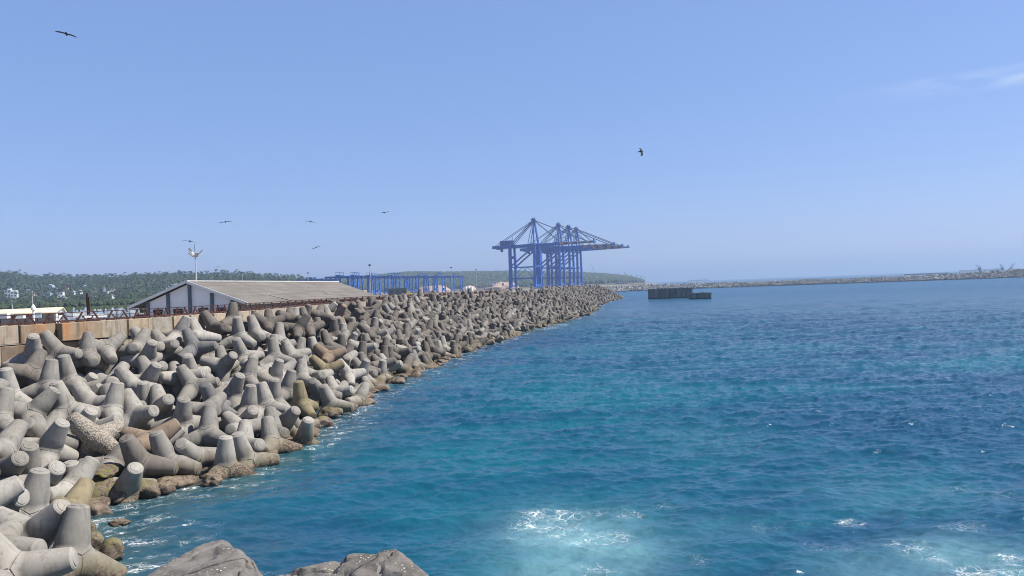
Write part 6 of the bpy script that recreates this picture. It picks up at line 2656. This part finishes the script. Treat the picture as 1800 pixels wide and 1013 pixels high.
# ------------------------------------------------------------------ ship-to-shore cranes
M_BLUE = plain('crane_blue', (0.024, 0.112, 0.46), .5, .12, .1); M_BLUED = plain('crane_dark_blue', (0.034, 0.095, 0.31), .5, .12, .1)
M_BOOMO = plain('boom_orange', (0.62, 0.26, 0.14), .5); M_BOOMW = plain('boom_white', (0.68, 0.68, 0.70), .5)
M_CABLE = flatmat('cable_dark', (0.045, 0.075, 0.18))
QZ = 4.6


def sts(label):
    r = thing('quay_crane', (0, 0, QZ), label, 'crane', 0, 'ship to shore cranes on the quay')
    Wd, Gg, BZ, AZ_ = 8.0, 31.0, 50.0, 79.0          # half width along quay, rail gauge, boom level, apex
    B = lambda name, mat, f: (lambda m: (f(m), m.build(name, mat, r))[1])(MB())
    for x in (0.0, -Gg):
        for y in (-Wd, Wd):
            o = B('leg', M_BLUE, lambda m: (m.beam((x, y, 2.2), (x, y, 14), 3.0, 2.5, (0, 1, 0)), m.beam((x, y, 14), (x, y * .86, BZ - 1), 2.5, 2.2, (0, 1, 0))))
            mb = MB()
            mb.box((x, y, 1.1), (1.4, 7.5, 1.2)); mb.box((x, y - 2.4, .35), (.9, 2.2, .7)); mb.box((x, y + 2.4, .35), (.9, 2.2, .7))
            mb.build('bogie', M_BLUED, o)
        B('sill_beam', M_BLUE, lambda m: m.box((x, 0, 4.2), (1.5, 2 * Wd, 1.8)))
        B('portal_beam', M_BLUE, lambda m: m.box((x, 0, 26.0), (1.3, 2 * Wd * .93, 1.6)))
        B('top_beam', M_BLUE, lambda m: m.box((x, 0, BZ + 1.2), (1.6, 2 * Wd * .9, 2.0)))
    for y in (-Wd, Wd):
        B('lower_tie', M_BLUE, lambda m: m.box((-Gg / 2, y, 12.5), (Gg, 1.1, 1.5)))
        B('upper_tie', M_BLUE, lambda m: m.box((-Gg / 2, y * .95, 25.5), (Gg, 1.0, 1.1)))
        B('brace', M_BLUE, lambda m: m.beam((-Gg, y * .95, 26), (-1.0, y * .88, BZ - 2), 1.5))
        B('brace', M_BLUE, lambda m: m.beam((-Gg, y * .96, 13), (-Gg / 2, y * .96, 25), .5))
        B('brace', M_BLUE, lambda m: m.beam((0, y * .96, 13), (-Gg / 2, y * .96, 25), .5))
        B('mast_leg', M_BLUE, lambda m: m.beam((-.5, y * .86, BZ + 2), (-2.5, y * .22, AZ_), 1.6))
        B('mast_leg', M_BLUE, lambda m: m.beam((-9.0, y * .5, BZ + 2), (-3.0, y * .22, AZ_ - 1), .7))
        B('ladder', M_BLUED, lambda m: [m.beam((1.1, y * .86, z), (1.1, y * .86 + 1.2, z + 4.6), .2) for z in np.arange(6, BZ - 4, 5.5)])
    B('mast_rungs', M_BLUE, lambda m: [m.beam((-1 - 2 * f, -Wd * (.86 - .64 * f), BZ + 2 + (AZ_ - BZ - 2) * f), (-1 - 2 * f, Wd * (.86 - .64 * f), BZ + 2 + (AZ_ - BZ - 2) * f), .5) for f in (.25, .5, .75)])
    B('mast_head', M_BLUED, lambda m: (m.box((-2.7, 0, AZ_ + .6), (4.6, 6.0, 1.0)), m.box((-4.2, 1.4, AZ_ + 1.9), (1.6, 1.6, 1.8)), m.box((-.9, -1.2, AZ_ + 1.7), (1.2, 1.2, 1.5)), m.beam((-2.7, 2.4, AZ_ + 1), (-2.7, 2.4, AZ_ + 4), .18)))
    # girder on land side and boom on sea side, two box beams each
    for y in (-3.2, 3.2):
        B('girder', M_BLUE, lambda m: m.beam((-Gg - 24, y, BZ), (1.5, y, BZ), 1.5, 3.4))
    B('girder_walk', M_BLUED, lambda m: (m.box((-Gg / 2 - 12, 4.6, BZ - .6), (Gg + 24, 1.2, .25)), [m.beam((x, 5.1, BZ - .5), (x, 5.1, BZ + .7), .15) for x in np.arange(-Gg - 24, 0, 3.0)], m.beam((-Gg - 24, 5.1, BZ + .7), (0, 5.1, BZ + .7), .14)))
    bo = thing('boom', (0, 0, 0), None, None); bo.parent = r
    for y in (-2.8, 2.8):
        mb = MB()
        mb.beam((1.5, y, BZ), (30, y, BZ), 1.3, 3.0)
        mb.build('boom_beam', M_BLUE, bo)
        mb = MB()
        n = 0; x = 30.0
        while x < 68:
            mb.cur = n % 2
            x1 = min(70.0, x + 5.0)
            mb.beam((x, y, BZ + .1), (x1, y, BZ + .1 ), 1.2, 2.7 - 1.2 * (x - 30) / 40)
            x = x1; n += 1
        mb.build('striped_boom_beam', [M_BOOMO, M_BLUED], bo)
    mb = MB()
    for x in np.arange(4, 70, 6.0): mb.box((x, 0, BZ + .6), (.5, 5.6, .6))
    mb.box((70.3, 0, BZ), (.8, 7.4, 1.6))
    for x in np.arange(34, 70, 4.0): mb.beam((x, 3.9, BZ + .6), (x, 3.9, BZ + 2.2), .2)
    mb.beam((34, 3.9, BZ + 2.2), (70, 3.9, BZ + 2.2), .16); mb.box((68.5, 2, BZ + 2.0), (1.5, 1.5, 2.2))
    mb.build('boom_deck', M_BLUED, bo)
    for y in (-2.6, 2.6):
        B('fore_stay', M_CABLE, lambda m: (m.beam((-2.4, y * .8, AZ_), (30, y, BZ + 1.4), .5), m.beam((-2.4, y * .8, AZ_), (61, y, BZ + 1.4), .5)))
        B('back_stay', M_CABLE, lambda m: (m.beam((-3, y * .8, AZ_), (-Gg - 2, y * 1.1, BZ + 1.4), .62), m.beam((-3, y * .8, AZ_ - .6), (-Gg - 21, y * 1.1, BZ + 1.4), .5), m.beam((-3, y * .8, AZ_ - 1.2), (-Gg + 1, y * 1.1, BZ + 1.4), .62)))
    mh = B('machinery_house', M_BLUED, lambda m: (m.box((-Gg - 6, 0, BZ + 4.2), (15, 8, 5.2)), m.box((-Gg - 6, 0, BZ + 7.0), (15.6, 8.6, .4))))
    mb = MB(); mb.tube((-Gg + 2.6, -3, BZ + 2), (-Gg + 2.6, -3, BZ + 11), .25, .2, 6); mb.tube((-Gg - 1, 3, BZ + 7), (-Gg - 1, 3, BZ + 13), .15, .12, 6); mb.build('vent_pipe', M_BLUED, mh)
    tr = B('trolley', M_BLUED, lambda m: (m.box((-Gg - 16, 0, BZ - 2.0), (6, 6.2, 1.2)), m.box((-Gg - 14, 1.5, BZ - 4.0), (2.6, 2.4, 2.8))))
    mb = MB(); mb.box((-Gg - 14, .26, BZ - 3.9), (2.2, .1, 1.4)); mb.build('cab_window', M_GLASS, tr)
    B('cable_loops', M_CABLE, lambda m: [m.beam((x, -4.4, BZ - 1.2), (x + .7, -4.4, BZ - 3.2), .16) or m.beam((x + .7, -4.4, BZ - 3.2), (x + 1.4, -4.4, BZ - 1.2), .16) for x in np.arange(-Gg - 12, -2, 1.6)])
    B('lift_tower', M_BLUED, lambda m: (m.box((-Gg + 1.6, -Wd * .9, 26), (1.5, 1.5, 44)), m.box((-Gg + 3.0, -Wd * .9, 37), (3.4, 2.4, 3.0))))
    return r


_apex = [(945.5, 882.0), (988.5, 962.0), (1006.0, 1005.0), (1019.5, 1046.0)]
_slab = ['nearest and tallest looking blue quay crane, its machinery house at the left end', 'second blue quay crane from the left, behind the tallest looking one', 'third blue quay crane, between the second one and the rightmost', 'rightmost blue quay crane, its orange striped boom reaching farthest right']
_bd = Vector((.907, -.42))
_c0 = sts(_slab[0])
for i, (px, d) in enumerate(_apex):
    c = _c0 if i == 0 else copy_tree(_c0)
    c['label'] = _slab[i]
    q = P(px, 500, d)
    c.location = (q.x, q.y, QZ)
    c.rotation_euler = (0, 0, math.atan2(_bd.y, _bd.x))

# ------------------------------------------------------------------ yard gantries
def rtg(label):
    r = thing('yard_gantry', (0, 0, GZ), label, 'gantry crane', 0, 'blue yard gantries between the shed and the quay cranes')
    B = lambda name, mat, f: (lambda m: (f(m), m.build(name, mat, r))[1])(MB())
    S, Dp, Ht = 13.5, 5.5, 19.5
    for x in (-S, S):
        for y in (-Dp, Dp):
            o = B('leg', M_BLUE, lambda m: m.beam((x, y, 1.4), (x * .97, y * .8, Ht), 1.3, 1.1, (0, 1, 0)))
            mb = MB(); mb.tube((x - .35, y - 1, .75), (x + .35, y - 1, .75), .75, None, 12); mb.tube((x - .35, y + 1, .75), (x + .35, y + 1, .75), .75, None, 12); mb.build('wheel', M_DARK, o)
        B('sill_beam', M_BLUE, lambda m: m.box((x, 0, 2.2), (1.0, 2 * Dp + 2.5, 1.2)))
        B('brace', M_BLUE, lambda m: m.beam((x, -Dp, 9), (x, Dp, Ht - 2), .5))
        B('machine_box', M_BLUED, lambda m: m.box((x * 1.02, 0, 4.2), (1.8, 4.5, 2.4)))
    for y in (-Dp * .8, Dp * .8):
        B('girder', M_BLUE, lambda m: m.box((0, y, Ht + .7), (2 * S + 3, 1.1, 1.9)))
    tr = B('trolley', M_BLUED, lambda m: m.box((4, 0, Ht + 2.2), (5, 9, 1.4)))
    mb = MB()
    for x in (1.8, 6.2):
        for y in (-4, 4): mb.beam((x, y, Ht + 2.8), (x, y, Ht + 5.6), .3)
    mb.beam((1.8, -4, Ht + 5.6), (6.2, -4, Ht + 5.6), .35); mb.beam((1.8, 4, Ht + 5.6), (6.2, 4, Ht + 5.6), .35)
    mb.build('hoist_frame', M_BLUE, tr)
    return r


_yd = [(545, 900, .3), (578, 950, .25)] + [(p_, 800 + 22 * k, .30 + .02 * (k % 3)) for k, p_ in enumerate((598, 614, 634, 645, 668, 682, 697, 712, 734, 750, 764, 780, 796))]
_g0 = None
_strip = []
_ylab = ['blue yard gantry half hidden behind the shed ridge, leftmost of the row', 'blue yard gantry just left of the end of the shed roof', 'blue yard gantry with a hoist frame, above the falling end of the shed roof', 'blue yard gantry with a hoist frame on top, clear of the shed roof end'] + ['blue yard gantry within the crowded middle of the row'] * 10 + ['rightmost blue yard gantry, standing clear at the end of the row']
for i, (px, d, rz) in enumerate(_yd):
    if _g0 is None:
        c = _g0 = rtg(_ylab[0])
    else:
        c = copy_tree(_g0)
    q = P(px, 510, d)
    c['label'] = _ylab[i]
    c.location = (q.x, q.y, GZ); c.rotation_euler = (0, 0, -rz)
    for ch in c.children:
        if ch.name.startswith('trolley'):
            if i < 2: _strip.append(ch)
            ch.location.x = (0, -12, -4, 3, -9, 0, -10, 2, -6, -12, 0, -3, 1, -8, -2, 3, -11, -5)[i]

for ch in _strip:
    for hf in list(ch.children): bpy.data.objects.remove(hf)

# ------------------------------------------------------------------ floodlight masts
for (px, py, d, w, lab) in ((427, 479.5, 620, 5, 'thin floodlight mast rising over the middle of the shed ridge'), (542.5, 480, 700, 4, 'thin floodlight mast near the right end of the shed ridge'), (651.5, 466, 500, 6, 'tallest floodlight mast, its ring of lamps floating above the yard gantries'), (654.5, 482.5, 800, 3, 'short floodlight mast among the left yard gantries'), (794.5, 470.5, 700, 5, 'floodlight mast by the right end of the yard gantries'), (838, 474.5, 800, 4, 'floodlight mast standing between the gantries and the quay cranes'), (1099, 480, 1100, 2, 'faint light mast right of the quay cranes')):
    q = P(px, 515, d); q.z = GZ; zt = P(px, py, d).z - GZ; k = d / F
    r = thing('floodlight_mast', q, lab, 'light mast')
    q2 = P(px, py, d)
    mb = MB(); mb.tube((0, 0, 0), (0, 0, zt), .24, .12, 8); mb.build('pole', M_GREYR, r)
    mb = MB(); mb.lathe((0, 0, zt - .6), [(.3, 0), (w * k * .42, .25), (w * k * .42, .75), (.3, 1.3)], 14); mb.build('lamp_ring', M_DARK, r)

# ------------------------------------------------------------------ low buildings, tanks and heaps on the quay
M_EARTH = land_mat('cut_earth', (0.36, 0.24, 0.175), (0.46, 0.36, 0.29), 0.05)


def mound(px0, px1, pyt, d, seed, label):
    a, b = P(px0, pyt, d), P(px1, pyt, d)
    h = max(2.0, a.z - GZ + (b.z - a.z) / 2)
    o = rock(((a.x + b.x) / 2, d, GZ), ((b.x - a.x) / 2, 30, h), seed, 'earth_bank', M_EARTH, 4, .22)
    tag(o, label, 'earth bank')


mound(812, 836, 500, 960, 1, 'pinkish earth bank by the right end of the yard gantries')
mound(848, 912, 493, 1250, 2, 'wide pinkish cut bank below the woods left of the quay cranes')
mound(720, 800, 503, 1120, 3, 'pinkish stone heap seen between the legs of the yard gantries')
mound(600, 668, 510, 1000, 4, 'tan earth heap behind the left yard gantries')


def block(px, pyb, w, h, d, m_, label, name='port_building', roof=None, cat='building', nw=4):
    k = d / F; q = P(px, pyb, d); q.z = max(GZ, q.z)
    r = thing(name, q, label, cat)
    bw, bh = w * k, h * k
    mb = MB(); mb.box((0, 0, bh / 2), (bw, max(6, bw * .5), bh)); mb.build('wall', m_, r)
    mb = MB(); mb.box((0, 0, bh + .2), (bw * 1.06, max(6, bw * .5) * 1.06, .4)); mb.build('roof', roof or M_GREYR, r)
    for c in range(nw):
        mb = MB(); mb.box(((c + .5) / nw * bw - bw / 2, -max(6, bw * .5) / 2 - .04, bh * .55), (bw / nw * .5, .1, bh * .3)); mb.build('window', M_GLASS, r)


block(866, 500, 13, 5, 1150, M_WHITE, 'white port building against the pinkish cut bank')
block(884, 503, 4, 5, 1080, M_WHITE, 'narrow white port building left of the quay crane legs', nw=2)
block(846, 506, 40, 4, 1060, M_GREYR, 'long low grey port building between gantries and quay cranes', nw=8)
block(700, 519, 32, 11, 560, flatmat('green_sheet', (0.085, 0.105, 0.085)), 'dark green sheet walled store in front of the yard gantries', 'store', flatmat('green_roof', (0.10, 0.12, 0.10)), nw=3)
block(970, 505, 26, 5, 1150, M_WHITE, 'white low building seen between the legs of the quay cranes', nw=5)
block(1092, 501, 22, 4, 1500, M_GREYR, 'low grey shed at the foot of the headland right of the quay cranes', nw=4)
block(1120, 496, 18, 3, 2000, M_WHITE, 'pale low building near the end of the headland', nw=4)
for i, (px, lab) in enumerate(((819, 'leftmost of three white tanks near the right end of the gantries'), (824, 'middle one of three white tanks near the right end of the gantries'), (829, 'rightmost of three white tanks near the right end of the gantries'))):
    q = P(px, 508, 860); q.z = GZ
    r = thing('white_tank', q, lab, 'tank')
    mb = MB(); mb.lathe((0, 0, 0), [(1.4, 0), (1.4, 5.0), (1.1, 5.4), (.2, 5.7)], 16); mb.build('tank_shell', M_WHITE, r, True)
    mb = MB(); mb.tube((1.5, 0, 0), (1.5, 0, 5.6), .1, None, 6); mb.build('pipe', M_GREYR, r)

# a yellow digger at work behind the railing
M_YEL = plain('digger_yellow', (0.62, 0.40, 0.03), .5)
q = P(703, 520, 210); q.z = GZ
dg = thing('digger', q, 'small yellow digger standing behind the railing by the green store', 'digger', .4)
mb = MB(); mb.box((0, -.8, .4), (2.6, .5, .8)); mb.box((0, .8, .4), (2.6, .5, .8)); mb.build('track', M_DARK, dg)
mb = MB(); mb.box((-.2, 0, 1.3), (2.2, 1.9, 1.0), taper=.92); mb.build('body', M_YEL, dg)
mb = MB(); mb.box((.3, .4, 2.3), (1.1, .9, 1.2), taper=.85); mb.build('cab', M_GLASS, dg)
mb = MB(); mb.beam((.8, -.3, 1.5), (2.4, -.3, 3.4), .3); mb.beam((2.4, -.3, 3.4), (3.9, -.3, 1.6), .22); mb.build('arm', M_YEL, dg)
mb = MB(); mb.prism([(3.6, -.7, 1.6), (4.2, -.7, 1.7), (4.1, -.7, .9), (3.7, -.7, .9)], (0, .8, 0)); mb.build('bucket', M_DARK, dg)

# lattice crane on the headland
q = P(1047, 478, 1900); q.z = terrain(np.array([q.x]), np.array([q.y]))[0]
lc = thing('crawler_crane', q, 'small lattice boom crane leaning left against the sky over the headland', 'crane')
tip = P(1038.5, 462.5, 1900) - q
mb = MB(); mb.box((0, 0, 2), (6, 5, 3)); mb.box((0, 0, .5), (8, 6, 1)); mb.build('body', M_DARK, lc)
mb = MB()
for oy in (-.7, .7):
    for oz in (-.7, .7): mb.beam((0, oy, 3 + oz), tip + Vector((0, oy * .4, oz * .4)), .35)
for k in range(8): mb.beam(Vector((0, -.7, 3)).lerp(tip, k / 8), Vector((0, .7, 3)).lerp(tip, (k + 1) / 8), .25)
mb.build('lattice_boom', M_GREYR, lc)
mb = MB(); mb.beam((3, 0, 4), (2, 0, 12), .3); mb.beam((2, 0, 12), tip, .15); mb.build('stay', M_DARK, lc)

# ------------------------------------------------------------------ far breakwater across the harbour mouth
_fb = [(1050, 515.0, 506.0), (1090, 513.0, 503.5), (1150, 510.0, 500.5), (1250, 506.5, 497.0), (1350, 503.2, 494.5), (1450, 499.6, 491.0), (1550, 496.5, 487.0), (1650, 493.0, 483.0), (1720, 490.5, 478.5), (1800, 487.5, 472.5), (1870, 485, 469.5)]
_fd = 700.0
_line = []
for px, pw, pt in _fb:
    g = G(px, pw); _line.append((g.x, g.y, P(px, pt, g.y + 9).z))
_line = np.array(_line)
_line[:, 1] = np.convolve(np.r_[_line[0, 1], _line[:, 1], _line[-1, 1]], np.ones(3) / 3, 'valid')
_ln = np.r_[0, np.cumsum(np.hypot(*np.diff(_line[:, :2], axis=0).T))]
_fp, _fq = [], []
_rgf = np.random.default_rng(5)
s = 0.0
while s < _ln[-1]:
    x, y, zt = [np.interp(s, _ln, _line[:, k]) for k in range(3)]
    zt -= 1.1
    for r_ in range(6):
        t_ = (r_ + _rgf.uniform(-.3, .3)) / 5
        _fp.append((x + _rgf.uniform(-.8, .8), y + 9 * t_, .4 + max(0, t_) ** .9 * (zt - .4) + _rgf.uniform(-.6, .6)))
        q_ = _rgf.normal(size=4); _fq.append(q_ / np.linalg.norm(q_))
    s += 2.0
_xv, _xq = tetra_np(6, False)
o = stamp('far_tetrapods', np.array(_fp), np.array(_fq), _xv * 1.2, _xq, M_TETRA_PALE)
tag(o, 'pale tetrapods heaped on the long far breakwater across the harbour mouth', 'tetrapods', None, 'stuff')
mb = MB(); vs = []
for (x, y, zt) in _line:
    vs += [(x, y - 3, -2), (x, y + .5, -.3), (x, y + 9, zt - 2.2), (x, y + 16, zt - 2.2), (x, y + 28, -3)]
mb.add(vs, [(i * 5 + j, i * 5 + j + 1, i * 5 + 6 + j, i * 5 + 5 + j) for i in range(len(_line) - 1) for j in range(4)])
tag(mb.build('far_rubble_slope', M_RUBBLE), kind='structure')

# two concrete caissons in the harbour mouth
M_CAIS = block_mat(); M_CAIS.name = 'caisson_concrete'
M_CAIS, t = newmat('caisson_concrete')
_p = t.n('ShaderNodeNewGeometry').outputs['Position']; _z = t.n('ShaderNodeSeparateXYZ', {'Vector': _p}).outputs[2]
_n = t.noise(t.mapping(_p, (1.1, 1.1, .12)), 1.0, 5.0, .6)
_c = t.mix(t.maprange(_n, .38, .64), (0.085, 0.08, 0.076), (0.20, 0.185, 0.172))
_c = t.mix(t.maprange(_z, .7, .3), _c, (.04, .036, .028))
t.surface(_c, .9)


def caisson(px0, px1, pyw, pyt, dep, label):
    a = G(px0, pyw); b = G(px1, pyw); b.y = a.y - .4 if dep > 8 else a.y; 
    b = Vector((uv(px1, pyw)[0] * b.y / F, b.y, 0))
    zt = P((px0 + px1) / 2, pyt, a.y).z
    r = thing('concrete_caisson', ((a.x + b.x) / 2, a.y, 0), label, 'caisson')
    L = b.x - a.x
    mb = MB(); mb.box((0, dep / 2, zt / 2 - .75), (L, dep, zt + 1.5 )); mb.build('body', M_CAIS, r)
    mb = MB()
    for (cx, cy, sx, sy) in ((0, .2, L + .3, .5), (0, dep - .2, L + .3, .5), (-L / 2 + .1, dep / 2, .5, dep - .9), (L / 2 - .1, dep / 2, .5, dep - .9)):
        mb.box((cx, cy, zt + .22), (sx, sy, .5))
    for k in range(int(L / 1.6)):
        if random.random() < .6: mb.box((-L / 2 + .8 + k * 1.6 + random.uniform(-.4, .4), random.uniform(.1, .5), zt + .5), (random.uniform(.3, 1.1), .4, random.uniform(.2, .75)))
    mb.build('parapet', M_CAIS, r)
    for k in range(int(L / 2.3)):
        mb = MB(); mb.box((-L / 2 + 1.2 + k * 2.3, -.06, zt * .5), (.35, .12, zt * .9)); mb.build('fender_rib', M_CAIS, r)


caisson(1149, 1218, 526, 509.3, 14, 'long dark concrete caisson standing in the water off the breakwater tip')
caisson(1217.5, 1250.5, 526.3, 517.0, 7, 'low short concrete caisson in the water right beside the long one')

# ------------------------------------------------------------------ vessels on the horizon
M_HULL = flatmat('hull_grey', (0.10, 0.11, 0.13)); M_HULLR = flatmat('hull_rust', (0.15, 0.10, 0.09))


def ship(px0, px1, pyw, hh, label, cat, name, kind):
    g0, g1 = G(px0, pyw), G(px1, pyw)
    d = (g0.y + g1.y) / 2; k = d / F
    L = (px1 - px0) * k
    r = thing(name, (P((px0 + px1) / 2, pyw, d).x, d, 0), label, cat)
    h = hh * k
    mb = MB()
    mb.prism([(-L / 2, -6, -1), (L / 2 * .96, -6, -1), (L / 2, -6, h), (-L / 2 * 1.03, -6, h * (1.25 if kind == 'ship' else 1.0))], (0, 12, 0))
    mb.build('hull', M_HULL if kind != 'rust' else M_HULLR, r)
    if kind == 'ship':
        mb = MB(); mb.box((L * .33, 0, h + 1.3 * k), (L * .14, 9, 3.0 * k)); mb.build('bridge', M_WHITE, r)
        for fx in (-.42, -.2, -.05, .1):
            mb = MB(); mb.beam((L * fx, 0, h), (L * (fx + .05), 0, h + 4.0 * k), .35 * k); mb.build('derrick', M_GREYR, r)
    elif kind == 'crane':
        for fx in (-.1, .35):
            mb = MB(); mb.box((L * fx, 0, h + .8 * k), (L * .12, 7, 1.8 * k)); mb.build('deck_house', M_GREYR, r)
    return r, L, h, k


ship(1211, 1245, 494.5, 2.0, 'hazy cargo ship far out beyond the breakwater', 'ship', 'cargo_ship', 'ship')
ship(1592, 1666, 483.5, 2.6, 'long low barge lying behind the far breakwater', 'barge', 'barge', 'rust')
r, L, h, k = ship(1688, 1765, 477.5, 3.0, 'long working barge with deck houses behind the right end of the far breakwater', 'barge', 'work_barge', 'crane')
ship(1411, 1443, 491.8, 1.6, 'short dark barge just showing over the far breakwater', 'barge', 'barge', 'rust')
for (px, tip, lab) in ((1722, (1716, 466.5), 'short crane on the working barge, leftmost of three'), (1762, (1757, 464), 'crane with a left leaning jib on the far breakwater, middle of three'), (1777, (1783, 463), 'crane with a right leaning jib on the far breakwater, rightmost of three')):
    d = 760.0; q = P(px, 473.5, d); tp = P(tip[0], tip[1], d) - q
    r = thing('jib_crane', q, lab, 'crane')
    mb = MB(); mb.box((0, 0, .4), (2.2, 2.2, 1.5)); mb.tube((0, 0, -6), (0, 0, 0), .7, None, 8); mb.build('body', M_GREYR, r)
    mb = MB(); mb.beam((0, -.5, 1), tp, .32); mb.beam((0, .5, 1), tp, .32); mb.build('jib', M_GREYR, r)
    mb = MB(); mb.beam((1.2 if tp.x < 0 else -1.2, 0, 1), (0.6 if tp.x < 0 else -.6, 0, 3.6), .2); mb.beam((.6 if tp.x < 0 else -.6, 0, 3.6), tp, .12); mb.build('stay', M_DARK, r)

# ------------------------------------------------------------------ birds
M_BIRD = plain('bird_feathers', (0.022, 0.019, 0.018), .8)


def bird(px, py, d, span, roll, yaw, arch, label, pitch=0.0, fold=1.0, name='flying_kite', cat='bird'):
    """one closed skin lofted from wing tip through the body to wing tip; nose along +y"""
    st = []
    for s in (-1, -.93, -.8, -.62, -.45, -.3, -.18, -.1, -.06, -.03, 0, .03, .06, .1, .18, .3, .45, .62, .8, .93, 1):
        a = abs(s)
        if a <= .1:
            q = 1 - a / .1
            le = .12 + .17 * q ** .5; te = -.12 - .26 * (q ** .35) - (.02 if 0 < a < .07 else 0)
            th = .012 + .062 * q ** .6
        else:
            le = .12 + .05 * math.sin((a - .1) / .5 * 1.57) - max(0, a - .55) ** 1.4 * .42
            te = -.12 + .02 * a - max(0, a - .5) ** 1.2 * .16
            if a > .99: te = le - .05
            th = .016 * (1.1 - a)
        z = arch[0] * a - arch[1] * a * a
        st.append((s * fold, le, te, z, th))
    bm = bmesh.new()
    rings = []
    for (s, le, te, z, th) in st:
        ring = []
        for k in range(10):
            t = 2 * math.pi * k / 10
            y = (le + te) / 2 + (le - te) / 2 * math.cos(t)
            ring.append(bm.verts.new((s * span / 2, y * span / 2 * 1.25, z * span / 2 + th * span / 2 * math.sin(t) * 2)))
        rings.append(ring)
    for a, b in zip(rings, rings[1:]):
        for k in range(10): bm.faces.new((a[k], a[(k + 1) % 10], b[(k + 1) % 10], b[k]))
    bm.faces.new(rings[0]); bm.faces.new(rings[-1])
    bmesh.ops.recalc_face_normals(bm, faces=bm.faces)
    me = bpy.data.meshes.new(name); bm.to_mesh(me); bm.free(); me.materials.append(M_BIRD)
    me.polygons.foreach_set('use_smooth', [True] * len(me.polygons))
    o = bpy.data.objects.new(name, me); COL.objects.link(o)
    o.location = P(px, py, d)
    o.rotation_euler = (Matrix.Rotation(-TH, 3, 'Y').inverted() @ Matrix.Rotation(roll, 3, 'Y') @ Matrix.Rotation(pitch, 3, 'X') @ Matrix.Rotation(yaw, 3, 'Z')).to_euler()
    tag(o, label, cat)


R_ = math.radians
bird(117, 60.5, 62, 1.55, R_(8), .35, (.30, .38), 'dark kite gliding alone high in the upper left of the sky', R_(-12))
bird(1127, 267, 66, 1.15, R_(14), -1.3, (.25, .35), 'black crow banking with spread wings, alone in the sky right of the cranes', R_(52), .85, 'flying_crow')
bird(396, 390.5, 95, 1.55, R_(-11), .3, (.18, .22), 'dark kite gliding with its right wing raised above the lamp mast', R_(-4))
bird(546, 390, 98, 1.35, R_(9), .2, (.25, .42), 'dark kite with drooping wing tips over the middle of the shed', R_(-8))
bird(675.5, 374, 98, 1.25, R_(-3), -.2, (.05, -.12), 'dark kite with shallow raised wings, the farthest right of the kites', R_(-3))
bird(555.5, 435.5, 100, 1.25, R_(-27), .4, (.1, .1), 'dark kite banking steeply low over the shed roof', R_(-6))
bird(334, 424.5, 85, 1.6, R_(9), .2, (.12, .2), 'dark kite skimming past the antenna of the lamp mast', R_(-3))
bird(383, 469.5, 170, 1.6, R_(-2), .2, (.1, .15), 'tiny faint kite low over the woods right of the lamp mast', R_(-3))

# ------------------------------------------------------------------ haze
if HAZE > 0:
    M_HAZE = bpy.data.materials.new('haze'); M_HAZE.use_nodes = True
    t = NT(M_HAZE.node_tree)
    vp = t.n('ShaderNodeVolumePrincipled', {'Color': HAZE_COL, 'Density': HAZE, 'Anisotropy': HAZE_G})
    oo = t.n('ShaderNodeOutputMaterial'); t.t.links.new(vp.outputs[0], oo.inputs['Volume'])
    mb = MB(); mb.box((0, 0, 63.5), (40000, 40000, 145)); hz = mb.build('haze', M_HAZE)
    tag(hz, 'thin pale sea haze over the harbour', 'haze', None, 'stuff')
